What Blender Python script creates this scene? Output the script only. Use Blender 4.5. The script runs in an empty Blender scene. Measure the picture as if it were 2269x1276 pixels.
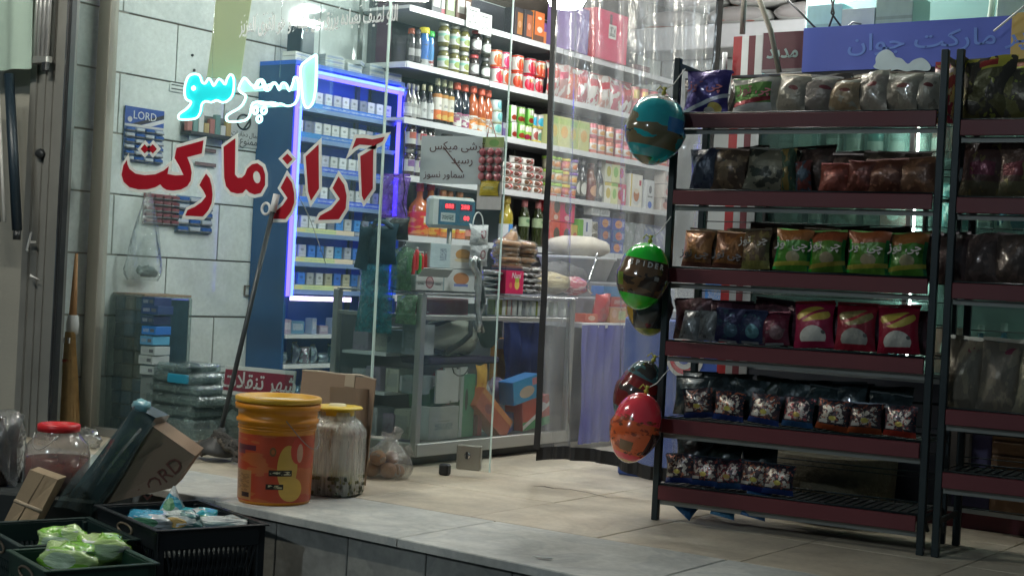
import bpy, math, random
from mathutils import Vector, Matrix
random.seed(7)
sc = bpy.context.scene
COL = sc.collection
rad = math.radians

# ------------------------------------------------------------------ camera
H = 0.95; TH = rad(35.3); RHO = rad(2.9); PIT = rad(.26); F = 3300.0
CAMP = Vector((0, 0, H))
f0 = Vector((-math.sin(TH), math.cos(TH), 0)); r0 = Vector((math.cos(TH), math.sin(TH), 0)); u0 = Vector((0, 0, 1))
cf = f0*math.cos(PIT) - u0*math.sin(PIT); cu = u0*math.cos(PIT) + f0*math.sin(PIT)
cR = r0*math.cos(RHO) + cu*math.sin(RHO); cU = cu*math.cos(RHO) - r0*math.sin(RHO)
cam = bpy.data.cameras.new('camera'); camo = bpy.data.objects.new('camera', cam); COL.objects.link(camo)
m = Matrix(((cR.x, cU.x, -cf.x, 0), (cR.y, cU.y, -cf.y, 0), (cR.z, cU.z, -cf.z, H), (0, 0, 0, 1)))
camo.matrix_world = m
cam.sensor_width = 36; cam.lens = 36*F/2269.0; cam.clip_end = 200; cam.clip_start = .05
sc.camera = camo
def ray(px, py): return cf + cR*((px-1134.5)/F) + cU*((638-py)/F)
def onX(px, py, X): d = ray(px, py); return CAMP + d*(X/d.x)
def onY(px, py, Y): d = ray(px, py); return CAMP + d*(Y/d.y)
def onZ(px, py, Z=0): d = ray(px, py); return CAMP + d*((Z-H)/d.z)
def depth(p): return (Vector(p)-CAMP).dot(cf)

# ------------------------------------------------------------------ world, view
w = bpy.data.worlds.new('World'); sc.world = w; w.use_nodes = True
nt = w.node_tree; bg = nt.nodes['Background']
bg.inputs[0].default_value = (.42, .60, .70, 1); bg.inputs[1].default_value = .085
sc.view_settings.view_transform = 'Standard'; sc.view_settings.look = 'None'
sc.view_settings.gamma = 1; sc.view_settings.exposure = .38
sc.cycles.use_denoising = True
sc.cycles.max_bounces = 10; sc.cycles.transparent_max_bounces = 24; sc.cycles.diffuse_bounces = 3; sc.cycles.glossy_bounces = 3
sc.cycles.sample_clamp_indirect = 3; sc.cycles.caustics_reflective = False; sc.cycles.caustics_refractive = False

# ------------------------------------------------------------------ materials
MC = {}
def newmat(key):
    mt = bpy.data.materials.new(key); mt.use_nodes = True
    return mt, mt.node_tree, mt.node_tree.nodes['Principled BSDF']
def rgb(c): return (c[0], c[1], c[2], 1)
def mat(name, col, rough=.5, metal=0., var=.12, scale=12, bump=.0, bscale=60, spec=.5, trans=0, coat=0, alpha=1):
    if name in MC: return MC[name]
    mt, nt, b = newmat(name)
    tc = nt.nodes.new('ShaderNodeTexCoord')
    n = nt.nodes.new('ShaderNodeTexNoise'); n.inputs['Scale'].default_value = scale; n.inputs['Detail'].default_value = 5
    nt.links.new(tc.outputs['Object'], n.inputs['Vector'])
    mr = nt.nodes.new('ShaderNodeMapRange'); mr.inputs[3].default_value = 1-var; mr.inputs[4].default_value = 1+var
    nt.links.new(n.outputs['Fac'], mr.inputs[0])
    mx = nt.nodes.new('ShaderNodeMix'); mx.data_type = 'RGBA'; mx.blend_type = 'MULTIPLY'; mx.inputs[0].default_value = 1
    mx.inputs[6].default_value = rgb(col); nt.links.new(mr.outputs[0], mx.inputs[7]); nt.links.new(mx.outputs[2], b.inputs['Base Color'])
    mr2 = nt.nodes.new('ShaderNodeMapRange'); mr2.inputs[3].default_value = max(0, rough-.08); mr2.inputs[4].default_value = min(1, rough+.12)
    nt.links.new(n.outputs['Fac'], mr2.inputs[0]); nt.links.new(mr2.outputs[0], b.inputs['Roughness'])
    b.inputs['Metallic'].default_value = metal; b.inputs['Specular IOR Level'].default_value = spec
    b.inputs['Transmission Weight'].default_value = trans; b.inputs['Coat Weight'].default_value = coat
    b.inputs['Alpha'].default_value = alpha
    if bump:
        n2 = nt.nodes.new('ShaderNodeTexNoise'); n2.inputs['Scale'].default_value = bscale; n2.inputs['Detail'].default_value = 3
        nt.links.new(tc.outputs['Object'], n2.inputs['Vector'])
        bp = nt.nodes.new('ShaderNodeBump'); bp.inputs['Strength'].default_value = bump; bp.inputs['Distance'].default_value = .01
        nt.links.new(n2.outputs['Fac'], bp.inputs['Height']); nt.links.new(bp.outputs[0], b.inputs['Normal'])
    MC[name] = mt; return mt
def sheet(name, col, t=.45, rough=.8):
    """thin paper, cloth or vinyl that lets some light through"""
    if name in MC: return MC[name]
    mt = mat(name, col, rough, 0, var=.07, scale=6, bump=.1, bscale=40); nt = mt.node_tree; b = nt.nodes['Principled BSDF']
    tl = nt.nodes.new('ShaderNodeBsdfTranslucent'); nt.links.new(b.inputs['Base Color'].links[0].from_socket, tl.inputs[0])
    mx = nt.nodes.new('ShaderNodeMixShader'); mx.inputs[0].default_value = t
    nt.links.new(b.outputs[0], mx.inputs[1]); nt.links.new(tl.outputs[0], mx.inputs[2]); nt.links.new(mx.outputs[0], nt.nodes['Material Output'].inputs[0])
    return mt
def emit(name, col, s):
    if name in MC: return MC[name]
    mt, nt, b = newmat(name)
    b.inputs['Base Color'].default_value = rgb(col); b.inputs['Emission Color'].default_value = rgb(col); b.inputs['Emission Strength'].default_value = s
    MC[name] = mt; return mt
def film(name, tint=(1, 1, 1), veil=.1, veilcol=(.8, .85, .85), rough=.08, bump=0, bscale=20, gloss=1.0, stretch=None):
    """thin clear sheet: transparent + a little milky diffuse + fresnel gloss"""
    if name in MC: return MC[name]
    mt, nt, b = newmat(name); N = nt.nodes; L = nt.links
    out = N['Material Output']; N.remove(b)
    tr = N.new('ShaderNodeBsdfTransparent'); tr.inputs[0].default_value = rgb(tint)
    df = N.new('ShaderNodeBsdfDiffuse'); df.inputs[0].default_value = rgb(veilcol)
    tl = N.new('ShaderNodeBsdfTranslucent'); tl.inputs[0].default_value = rgb(veilcol)
    add = N.new('ShaderNodeMixShader'); add.inputs[0].default_value = .5; L.new(df.outputs[0], add.inputs[1]); L.new(tl.outputs[0], add.inputs[2])
    m1 = N.new('ShaderNodeMixShader'); L.new(tr.outputs[0], m1.inputs[1]); L.new(add.outputs[0], m1.inputs[2])
    tc = N.new('ShaderNodeTexCoord'); mp = N.new('ShaderNodeMapping'); L.new(tc.outputs['Object'], mp.inputs[0])
    if stretch: mp.inputs['Scale'].default_value = stretch
    n = N.new('ShaderNodeTexNoise'); n.inputs['Scale'].default_value = bscale; n.inputs['Detail'].default_value = 4
    L.new(mp.outputs[0], n.inputs['Vector'])
    mr = N.new('ShaderNodeMapRange'); mr.inputs[1].default_value = .3; mr.inputs[2].default_value = .75
    mr.inputs[3].default_value = veil*.35; mr.inputs[4].default_value = veil*1.8
    L.new(n.outputs['Fac'], mr.inputs[0]); L.new(mr.outputs[0], m1.inputs[0])
    gl = N.new('ShaderNodeBsdfGlossy'); gl.inputs['Roughness'].default_value = rough
    fr = N.new('ShaderNodeLayerWeight'); fr.inputs[0].default_value = .5
    pw = N.new('ShaderNodeMath'); pw.operation = 'POWER'; pw.inputs[1].default_value = 4.5; L.new(fr.outputs['Facing'], pw.inputs[0])
    ma = N.new('ShaderNodeMath'); ma.operation = 'MULTIPLY_ADD'; ma.inputs[1].default_value = .85; ma.inputs[2].default_value = .035; L.new(pw.outputs[0], ma.inputs[0])
    ml = N.new('ShaderNodeMath'); ml.operation = 'MULTIPLY'; ml.inputs[1].default_value = gloss; ml.use_clamp = True; L.new(ma.outputs[0], ml.inputs[0])
    m2 = N.new('ShaderNodeMixShader'); L.new(ml.outputs[0], m2.inputs[0]); L.new(m1.outputs[0], m2.inputs[1]); L.new(gl.outputs[0], m2.inputs[2])
    if bump:
        bp = N.new('ShaderNodeBump'); bp.inputs['Strength'].default_value = bump; bp.inputs['Distance'].default_value = .02
        L.new(n.outputs['Fac'], bp.inputs['Height']); L.new(bp.outputs[0], gl.inputs['Normal']); L.new(bp.outputs[0], fr.inputs['Normal'])
    L.new(m2.outputs[0], out.inputs[0])
    MC[name] = mt; return mt
def pm(base, shapes=(), rough=.4, metal=0, bump=0, var=.1, coat=0):
    """printed packaging: flat print laid out in the UVs of the pack"""
    key = 'print_%s' % abs(hash((base, tuple(shapes), rough, metal, bump, coat)))
    if key in MC: return MC[key]
    mt, nt, b = newmat('print_material'); N = nt.nodes; L = nt.links
    tc = N.new('ShaderNodeTexCoord'); sp = N.new('ShaderNodeSeparateXYZ'); L.new(tc.outputs['UV'], sp.inputs[0])
    U, V = sp.outputs[0], sp.outputs[1]
    nz = N.new('ShaderNodeTexNoise'); nz.inputs['Scale'].default_value = 6; nz.inputs['Detail'].default_value = 6
    oi = N.new('ShaderNodeObjectInfo'); wv = N.new('ShaderNodeMath'); wv.operation = 'MULTIPLY'; wv.inputs[1].default_value = 20; L.new(oi.outputs['Random'], wv.inputs[0])
    nz.noise_dimensions = '4D'; L.new(wv.outputs[0], nz.inputs['W'])
    L.new(tc.outputs['UV'], nz.inputs['Vector'])
    def mth(op, a, bb):
        x = N.new('ShaderNodeMath'); x.operation = op
        for i, q in enumerate((a, bb)):
            if isinstance(q, (int, float)): x.inputs[i].default_value = q
            else: L.new(q, x.inputs[i])
        return x.outputs[0]
    cur = None
    for s in shapes:
        k = s[0]
        if k == 'r':
            _, x0, x1, y0, y1, c = s
            mk = mth('MULTIPLY', mth('LESS_THAN', mth('ABSOLUTE', mth('SUBTRACT', U, (x0+x1)/2), 0), (x1-x0)/2),
                     mth('LESS_THAN', mth('ABSOLUTE', mth('SUBTRACT', V, (y0+y1)/2), 0), (y1-y0)/2))
        elif k == 'e':
            _, cx, cy, rx, ry, c = s
            a = mth('POWER', mth('DIVIDE', mth('SUBTRACT', U, cx), rx), 2); bb = mth('POWER', mth('DIVIDE', mth('SUBTRACT', V, cy), ry), 2)
            mk = mth('LESS_THAN', mth('ADD', a, bb), 1)
        elif k == 'd':   # diagonal band  v > a + b*u  and v < a2 + b*u
            _, a1, sl, wd, c = s
            mk = mth('LESS_THAN', mth('ABSOLUTE', mth('SUBTRACT', V, mth('ADD', mth('MULTIPLY', U, sl), a1)), 0), wd)
        elif k == 'n':
            _, scl, thr, c = s
            n3 = N.new('ShaderNodeTexNoise'); n3.noise_dimensions = '4D'; L.new(wv.outputs[0], n3.inputs['W']); n3.inputs['Scale'].default_value = scl; n3.inputs['Detail'].default_value = 3
            L.new(tc.outputs['UV'], n3.inputs['Vector']); mk = mth('GREATER_THAN', n3.outputs['Fac'], thr)
        elif k == 't':   # rows of small print
            _, x0, x1, y0, y1, c = s
            n3 = N.new('ShaderNodeTexNoise'); n3.inputs['Scale'].default_value = 30; n3.inputs['Detail'].default_value = 2
            L.new(tc.outputs['UV'], n3.inputs['Vector'])
            mk = mth('MULTIPLY', mth('MULTIPLY', mth('LESS_THAN', mth('ABSOLUTE', mth('SUBTRACT', U, (x0+x1)/2), 0), (x1-x0)/2),
                     mth('LESS_THAN', mth('ABSOLUTE', mth('SUBTRACT', V, (y0+y1)/2), 0), (y1-y0)/2)), mth('GREATER_THAN', n3.outputs['Fac'], .5))
        mx = N.new('ShaderNodeMix'); mx.data_type = 'RGBA'
        L.new(mk, mx.inputs[0])
        if cur is None: mx.inputs[6].default_value = rgb(base)
        else: L.new(cur, mx.inputs[6])
        mx.inputs[7].default_value = rgb(c); cur = mx.outputs[2]
    mx = N.new('ShaderNodeMix'); mx.data_type = 'RGBA'; mx.blend_type = 'MULTIPLY'; mx.inputs[0].default_value = 1
    if cur is None: mx.inputs[6].default_value = rgb(base)
    else: L.new(cur, mx.inputs[6])
    mr = N.new('ShaderNodeMapRange'); mr.inputs[3].default_value = 1-var*2; mr.inputs[4].default_value = 1+var*2
    L.new(nz.outputs['Fac'], mr.inputs[0]); L.new(mr.outputs[0], mx.inputs[7])
    hs = N.new('ShaderNodeHueSaturation'); L.new(mx.outputs[2], hs.inputs['Color']); L.new(hs.outputs[0], b.inputs['Base Color'])
    r1 = N.new('ShaderNodeMapRange'); r1.inputs[3].default_value = .975; r1.inputs[4].default_value = 1.025; r1.inputs[3].default_value -= .5; r1.inputs[4].default_value -= .5
    L.new(oi.outputs['Random'], r1.inputs[0]); L.new(r1.outputs[0], hs.inputs['Hue'])
    r2 = N.new('ShaderNodeMapRange'); r2.inputs[3].default_value = .78; r2.inputs[4].default_value = 1.15
    fr_ = N.new('ShaderNodeMath'); fr_.operation = 'FRACT'; L.new(wv.outputs[0], fr_.inputs[0]); L.new(fr_.outputs[0], r2.inputs[0]); L.new(r2.outputs[0], hs.inputs['Value'])
    b.inputs['Roughness'].default_value = rough; b.inputs['Metallic'].default_value = metal; b.inputs['Coat Weight'].default_value = coat
    if bump:
        bp = N.new('ShaderNodeBump'); bp.inputs['Strength'].default_value = bump; bp.inputs['Distance'].default_value = .02
        L.new(nz.outputs['Fac'], bp.inputs['Height']); L.new(bp.outputs[0], b.inputs['Normal'])
    MC[key] = mt; return mt

# ------------------------------------------------------------------ mesh makers (cached data)
ME = {}
def mk(name, verts, faces, uvs=None, smooth=False):
    me = bpy.data.meshes.new(name); me.from_pydata([tuple(v) for v in verts], [], faces)
    if uvs:
        lay = me.uv_layers.new(name='UVMap')
        i = 0
        for fi, f_ in enumerate(faces):
            for j in range(len(f_)):
                lay.data[i].uv = uvs[fi][j]; i += 1
    if smooth: me.polygons.foreach_set('use_smooth', [True]*len(me.polygons))
    me.materials.append(None); me.update(); return me
SQ = [(0, 0), (1, 0), (1, 1), (0, 1)]
def boxm(sx, sy, sz, c=0.0, name='box'):
    """box standing on z=0, centred in x,y; chamfer c; every face has its own 0..1 UV"""
    key = ('b', round(sx, 4), round(sy, 4), round(sz, 4), round(c, 4))
    if key in ME: return ME[key]
    x, y = sx/2, sy/2
    if c <= 0:
        v = [(-x, -y, 0), (x, -y, 0), (x, y, 0), (-x, y, 0), (-x, -y, sz), (x, -y, sz), (x, y, sz), (-x, y, sz)]
        f = [(0, 1, 5, 4), (1, 2, 6, 5), (2, 3, 7, 6), (3, 0, 4, 7), (4, 5, 6, 7), (3, 2, 1, 0)]
        ME[key] = mk(name, v, f, [SQ]*6); return ME[key]
    c = min(c, x*.45, y*.45, sz*.45)
    V = []; idx = {}
    for a, sxn in enumerate((-1, 1)):
        for b_, syn in enumerate((-1, 1)):
            for d, szn in enumerate((0, 1)):
                X, Y, Z = sxn*x, syn*y, szn*sz; zi = c if szn == 0 else -c
                idx[(sxn, syn, szn, 'x')] = len(V); V.append((X, Y-syn*c, Z+zi))
                idx[(sxn, syn, szn, 'y')] = len(V); V.append((X-sxn*c, Y, Z+zi))
                idx[(sxn, syn, szn, 'z')] = len(V); V.append((X-sxn*c, Y-syn*c, Z))
    g = lambda a, b_, d, k: idx[(a, b_, d, k)]
    F_ = []; UVS = []
    def add(f, uv=SQ): F_.append(f); UVS.append(uv[:len(f)])
    add((g(-1, -1, 0, 'y'), g(1, -1, 0, 'y'), g(1, -1, 1, 'y'), g(-1, -1, 1, 'y')))
    add((g(1, -1, 0, 'x'), g(1, 1, 0, 'x'), g(1, 1, 1, 'x'), g(1, -1, 1, 'x')))
    add((g(1, 1, 0, 'y'), g(-1, 1, 0, 'y'), g(-1, 1, 1, 'y'), g(1, 1, 1, 'y')))
    add((g(-1, 1, 0, 'x'), g(-1, -1, 0, 'x'), g(-1, -1, 1, 'x'), g(-1, 1, 1, 'x')))
    add((g(-1, -1, 1, 'z'), g(1, -1, 1, 'z'), g(1, 1, 1, 'z'), g(-1, 1, 1, 'z')))
    add((g(-1, 1, 0, 'z'), g(1, 1, 0, 'z'), g(1, -1, 0, 'z'), g(-1, -1, 0, 'z')))
    for s1 in (-1, 1):
        for s2 in (-1, 1):
            q = (g(s1, s2, 0, 'x'), g(s1, s2, 0, 'y'), g(s1, s2, 1, 'y'), g(s1, s2, 1, 'x')); add(q if s1*s2 > 0 else q[::-1], [(0, 0), (.01, 0), (.01, 1), (0, 1)])
    for s in (-1, 1):
        for d in (0, 1):
            q = (g(-1, s, d, 'y'), g(1, s, d, 'y'), g(1, s, d, 'z'), g(-1, s, d, 'z')); add(q, [(0, .99*d), (1, .99*d), (1, d), (0, d)])
            q = (g(s, -1, d, 'x'), g(s, 1, d, 'x'), g(s, 1, d, 'z'), g(s, -1, d, 'z')); add(q, [(0, .99*d), (1, .99*d), (1, d), (0, d)])
            for t in (-1, 1): add((g(s, t, d, 'x'), g(s, t, d, 'y'), g(s, t, d, 'z')), [(0, 0), (.01, 0), (0, .01)])
    import bmesh
    me = mk(name, V, F_, UVS)
    bm = bmesh.new(); bm.from_mesh(me); bmesh.ops.recalc_face_normals(bm, faces=bm.faces); bm.to_mesh(me); bm.free()
    ME[key] = me; return me
def lathem(prof, n=16, name='lathe', closed_bottom=True, closed_top=True, sq=0, smooth=True):
    key = ('l', tuple((round(r, 4), round(z, 4)) for r, z in prof), n, sq)
    if key in ME: return ME[key]
    V = []; Fc = []; UV = []
    z0 = prof[0][1]; zz = max(1e-6, max(p[1] for p in prof)-z0)
    for r, z in prof:
        for i in range(n):
            a = 2*math.pi*i/n + math.pi/n
            ca, sa = math.cos(a), math.sin(a)
            k = 1.0
            if sq: k = 1/(abs(ca)**sq+abs(sa)**sq)**(1/sq)
            V.append((r*k*ca, r*k*sa, z))
    for j in range(len(prof)-1):
        for i in range(n):
            i2 = (i+1) % n
            Fc.append((j*n+i, j*n+i2, (j+1)*n+i2, (j+1)*n+i))
            # u: front (-y) is at .5
            ua = ((i+.5)/n+.75) % 1; ub = ua+1/n
            va = (prof[j][1]-z0)/zz; vb = (prof[j+1][1]-z0)/zz
            UV.append([(ua, va), (ub, va), (ub, vb), (ua, vb)])
    if closed_bottom: Fc.append(tuple(range(n))[::-1]); UV.append([(.5, 0)]*n)
    if closed_top: Fc.append(tuple((len(prof)-1)*n+i for i in range(n))); UV.append([(.5, 1)]*n)
    me = mk(name, V, Fc, UV, smooth)
    if smooth:
        for p in me.polygons:
            if len(p.vertices) > 4: p.use_smooth = False
    ME[key] = me; return me
def bagm(wd, ht, dp, seed=0, name='bag', crimp=True, nx=9, ny=11, slump=0):
    key = ('g', round(wd, 3), round(ht, 3), round(dp, 3), seed % 5, crimp, slump)
    if key in ME: return ME[key]
    R = random.Random(seed % 5*13+3); V = []; Fc = []; UV = []
    ph = [R.uniform(0, 6) for _ in range(6)]
    for s in (-1, 1):
        for j in range(ny+1):
            v = j/ny
            for i in range(nx+1):
                u = i/nx
                e = (max(0, math.sin(math.pi*u))**.55)*(max(0, math.sin(math.pi*min(1, max(0, (v-.05)/.9))))**.5)
                pinch = 1-.07*e+.05*math.sin(math.pi*v)*0
                x = (u-.5)*wd*(1-.10*math.sin(math.pi*v))
                wr = .10*math.sin(9*u+ph[0]+3*v)*math.sin(5*v*2+ph[1])+.07*math.sin(17*u+ph[2])*math.cos(13*v+ph[3])
                y = s*dp/2*e*(1+wr*1.6)
                if v < .001 or v > .999: x += .004*math.sin(i*3.1)
                z = v*ht + .006*math.sin(6*u+ph[4])*(1 if v > .5 else 0)*ht/.2 - slump*ht*e*.0
                y += (.018*ht/.2)*math.sin(3*v+ph[5])*(v**2) + slump*v*v*ht
                V.append((x, y, z))
    M = (nx+1)*(ny+1)
    for s in (0, 1):
        for j in range(ny):
            for i in range(nx):
                a = s*M+j*(nx+1)+i; q = (a, a+1, a+nx+2, a+nx+1)
                uv = [(i/nx, j/ny), ((i+1)/nx, j/ny), ((i+1)/nx, (j+1)/ny), (i/nx, (j+1)/ny)]
                if s: q = q[::-1]; uv = uv[::-1]
                Fc.append(q); UV.append(uv)
    me = mk(name, V, Fc, UV, True); ME[key] = me; return me
def blobm(sx, sy, sz, seed=0, rough=.12, n=14, m_=10, name='blob', pw=1.0, flat=0.0):
    key = ('o', round(sx, 3), round(sy, 3), round(sz, 3), seed, rough, n)
    if key in ME: return ME[key]
    R = random.Random(seed); ph = [R.uniform(0, 6.3) for _ in range(8)]
    V = []; Fc = []; UV = []
    for j in range(m_+1):
        t = math.pi*j/m_
        for i in range(n):
            a = 2*math.pi*i/n
            k = 1+rough*(math.sin(3*a+ph[0]+2*t)*.5+math.sin(5*a+ph[1]-3*t)*.35+math.cos(7*t+ph[2]+2*a)*.4)
            st = math.sin(t)**pw
            z = -math.cos(t)*k
            V.append((sx/2*st*math.cos(a)*k, sy/2*st*math.sin(a)*k, max(sz/2*(z+1), flat*sz)))
    for j in range(m_):
        for i in range(n):
            i2 = (i+1) % n; Fc.append((j*n+i, j*n+i2, (j+1)*n+i2, (j+1)*n+i))
            ua = (i/n+.75) % 1; UV.append([(ua, j/m_), (ua+1/n, j/m_), (ua+1/n, (j+1)/m_), (ua, (j+1)/m_)])
    me = mk(name, V, Fc, UV, True); ME[key] = me; return me
def tubem(pts, r, n=6, name='tube', r2=None, closed=False):
    pts = [Vector(p) for p in pts]; V = []; Fc = []; UV = []
    N_ = len(pts)
    up = Vector((0, 0, 1)); prev = None
    for k, p in enumerate(pts):
        if closed: d = pts[(k+1) % N_]-pts[(k-1) % N_]
        else: d = pts[min(k+1, N_-1)]-pts[max(k-1, 0)]
        d.normalize()
        a = d.cross(up) if prev is None else prev - d*prev.dot(d)
        if a.length < 1e-4: a = d.cross(Vector((0, 1, 0)))
        a.normalize(); prev = a; b_ = d.cross(a)
        rr = r if r2 is None else r+(r2-r)*k/(N_-1)
        for i in range(n):
            t = 2*math.pi*i/n; V.append(p+a*rr*math.cos(t)+b_*rr*math.sin(t))
    K = N_ if closed else N_-1
    for k in range(K):
        for i in range(n):
            i2 = (i+1) % n; k2 = (k+1) % N_
            Fc.append((k*n+i, k*n+i2, k2*n+i2, k2*n+i)); UV.append([(i/n, k/N_), ((i+1)/n, k/N_), ((i+1)/n, (k+1)/N_), (i/n, (k+1)/N_)])
    if not closed:
        Fc.append(tuple(range(n))[::-1]); UV.append([(0, 0)]*n); Fc.append(tuple((N_-1)*n+i for i in range(n))); UV.append([(0, 1)]*n)
    return mk(name, V, Fc, UV, True)
def polym(loops, extrude=.001, offset=0, name='letter'):
    """flat filled outline(s) in x,y with a little thickness"""
    cu_ = bpy.data.curves.new('c', 'CURVE'); cu_.dimensions = '2D'; cu_.fill_mode = 'BOTH'; cu_.extrude = extrude; cu_.offset = offset
    for lp in loops:
        s = cu_.splines.new('POLY'); s.points.add(len(lp)-1); s.use_cyclic_u = True
        for p, q in zip(s.points, lp): p.co = (q[0], q[1], 0, 1)
    o = bpy.data.objects.new('c', cu_); COL.objects.link(o); bpy.context.view_layer.update()
    me = bpy.data.meshes.new_from_object(o); bpy.data.objects.remove(o); bpy.data.curves.remove(cu_)
    me.name = name; me.materials.clear(); me.materials.append(None); return me
def smooth_loop(lp, k=3):
    """closed Catmull-Rom through the points"""
    out = []; n = len(lp)
    for i in range(n):
        p0, p1, p2, p3 = [Vector((*lp[(i+j-1) % n][:2], 0)) for j in range(4)]
        for s in range(k):
            t = s/k
            q = .5*((2*p1)+(-p0+p2)*t+(2*p0-5*p1+4*p2-p3)*t*t+(-p0+3*p1-3*p2+p3)*t**3)
            out.append((q.x, q.y))
    return out
FM = {'ا': 'FE8D FE8E', 'آ': 'FE81 FE82', 'ب': 'FE8F FE90 FE91 FE92', 'پ': 'FB56 FB57 FB58 FB59', 'ت': 'FE95 FE96 FE97 FE98', 'ج': 'FE9D FE9E FE9F FEA0',
      'چ': 'FB7A FB7B FB7C FB7D', 'ح': 'FEA1 FEA2 FEA3 FEA4', 'خ': 'FEA5 FEA6 FEA7 FEA8', 'د': 'FEA9 FEAA', 'ذ': 'FEAB FEAC', 'ر': 'FEAD FEAE', 'ز': 'FEAF FEB0',
      'س': 'FEB1 FEB2 FEB3 FEB4', 'ش': 'FEB5 FEB6 FEB7 FEB8', 'ط': 'FEC1 FEC2 FEC3 FEC4', 'ع': 'FEC9 FECA FECB FECC', 'ف': 'FED1 FED2 FED3 FED4',
      'ق': 'FED5 FED6 FED7 FED8', 'ک': 'FB8E FB8F FB90 FB91', 'گ': 'FB92 FB93 FB94 FB95', 'ل': 'FEDD FEDE FEDF FEE0', 'م': 'FEE1 FEE2 FEE3 FEE4',
      'ن': 'FEE5 FEE6 FEE7 FEE8', 'و': 'FEED FEEE', 'ه': 'FEE9 FEEA FEEB FEEC', 'ی': 'FBFC FBFD FBFE FBFF', 'ء': 'FE80', 'ص': 'FEB9 FEBA FEBB FEBC'}
FM = {k: [chr(int(x, 16)) for x in v.split()] for k, v in FM.items()}
def shape(s):
    s = s.replace('لا', '\u0001'); out = []
    def dual(c): return c in FM and len(FM[c]) == 4
    def joins(c): return c == '\u0001' or (c in FM and len(FM[c]) > 1)
    for i, c in enumerate(s):
        pj = i > 0 and dual(s[i-1]); nj = i+1 < len(s) and joins(s[i+1])
        if c == '\u0001': out.append('\uFEFC' if pj else '\uFEFB'); continue
        if c not in FM: out.append(c); continue
        v = FM[c]
        if len(v) == 4: out.append(v[3] if pj and nj else v[1] if pj else v[2] if nj else v[0])
        elif len(v) == 2: out.append(v[1] if pj else v[0])
        else: out.append(v[0])
    return ''.join(out[::-1])
def textm(s, size, extrude=.0006, offset=0, arabic=False, name='lettering', sx=1.0, shear=0):
    key = ('t', s, size, extrude, offset, sx, shear)
    if key in ME: return ME[key]
    c = bpy.data.curves.new('t', 'FONT'); c.body = shape(s) if arabic else s; c.size = size; c.extrude = extrude; c.offset = offset
    c.align_x = 'CENTER'; c.align_y = 'CENTER'; c.resolution_u = 2; c.shear = shear
    o = bpy.data.objects.new('t', c); COL.objects.link(o); bpy.context.view_layer.update()
    me = bpy.data.meshes.new_from_object(o); bpy.data.objects.remove(o); bpy.data.curves.remove(c)
    if sx != 1: me.transform(Matrix.Diagonal((sx, 1, 1, 1)))
    me.name = name; me.materials.clear(); me.materials.append(None); ME[key] = me; return me

# ------------------------------------------------------------------ objects
def thing(name, label, cat, loc=(0, 0, 0), rz=0, group=None, me=None, mt=None, rot=None, kind=None):
    o = bpy.data.objects.new(name, me); COL.objects.link(o)
    o.location = loc; o.rotation_euler = rot if rot else (0, 0, rz)
    if me is not None: setm(o, mt)
    if label: o['label'] = label; o['category'] = cat
    if group: o['group'] = group
    if kind: o['kind'] = kind
    return o
def setm(o, mt):
    if mt is not None and o.material_slots:
        o.material_slots[0].link = 'OBJECT'; o.material_slots[0].material = mt
def part(name, me, mt, par, loc=(0, 0, 0), rot=(0, 0, 0), kind=None, label=None):
    o = bpy.data.objects.new(name, me); COL.objects.link(o); o.parent = par
    o.location = loc; o.rotation_euler = rot; setm(o, mt)
    if kind: o['kind'] = kind
    if label: o['label'] = label
    return o
def struct(name, me, mt, loc=(0, 0, 0), rot=(0, 0, 0)):
    o = bpy.data.objects.new(name, me); COL.objects.link(o); o.location = loc; o.rotation_euler = rot; setm(o, mt); o['kind'] = 'structure'; return o
ORD = 'first second third fourth fifth sixth seventh eighth ninth tenth eleventh twelfth thirteenth fourteenth fifteenth'.split()
def ords(i): return ORD[i]
def hx(s):
    r = []
    for i in (0, 2, 4):
        c = int(s[i:i+2], 16)/255; r.append(round(c/12.92 if c <= .04045 else ((c+.055)/1.055)**2.4, 4))
    return tuple(r)
WHITE = hx('dcdcd6'); BLACK = hx('16181a')
m_alu = mat('aluminium', (.42, .42, .40), .38, .75, var=.1, scale=3)
m_alud = mat('aluminium dull', (.20, .21, .20), .5, .6, var=.25, scale=5)
m_chrome = mat('chrome', (.7, .7, .7), .18, 1, var=.05)
m_rail = mat('shutter rail', (.20, .20, .185), .5, .3, var=.3, scale=4)
m_black = mat('black metal', (.012, .022, .026), .42, .3, var=.2)
m_maroon = mat('maroon price strip', (.10, .012, .018), .45, 0, var=.2, scale=5)
m_blackplastic = mat('black plastic', (.018, .02, .022), .4)
m_white = mat('white enamel', (.60, .61, .62), .35, 0, var=.06, scale=4)
m_card = mat('cardboard', (.25, .175, .12), .85, 0, var=.12, scale=7, bump=.15, bscale=90)
m_paper = sheet('paper', (.72, .72, .70), .3)
m_glass = film('window glass', tint=(.95, .98, .975), veil=.022, veilcol=(.45, .7, .7), rough=.02, bscale=1.6, gloss=.9)  # teal haze of reflected ambient put into tint and veil colour
m_clear = film('clear plastic', tint=(.93, .95, .95), veil=.14, veilcol=(.75, .8, .8), rough=.12, bump=.6, bscale=26, gloss=1.6)
m_cleart = film('clear tray plastic', tint=(.78, .86, .86), veil=.30, veilcol=(.5, .58, .56), rough=.15, bump=.3, bscale=30, gloss=1.5)

# ------------------------------------------------------------------ the setting
def edgeY(X): return 4.30-.075*(X+4.42)
m_street = mat('asphalt', (.035, .04, .042), .85, 0, var=.35, scale=3, bump=.5, bscale=50)
struct('ground', mk('ground', [(-40, -30, 0), (30, -30, 0), (30, 30, 0), (-40, 30, 0)], [(0, 1, 2, 3)], [SQ]), m_street, (0, 0, -.36))
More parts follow.
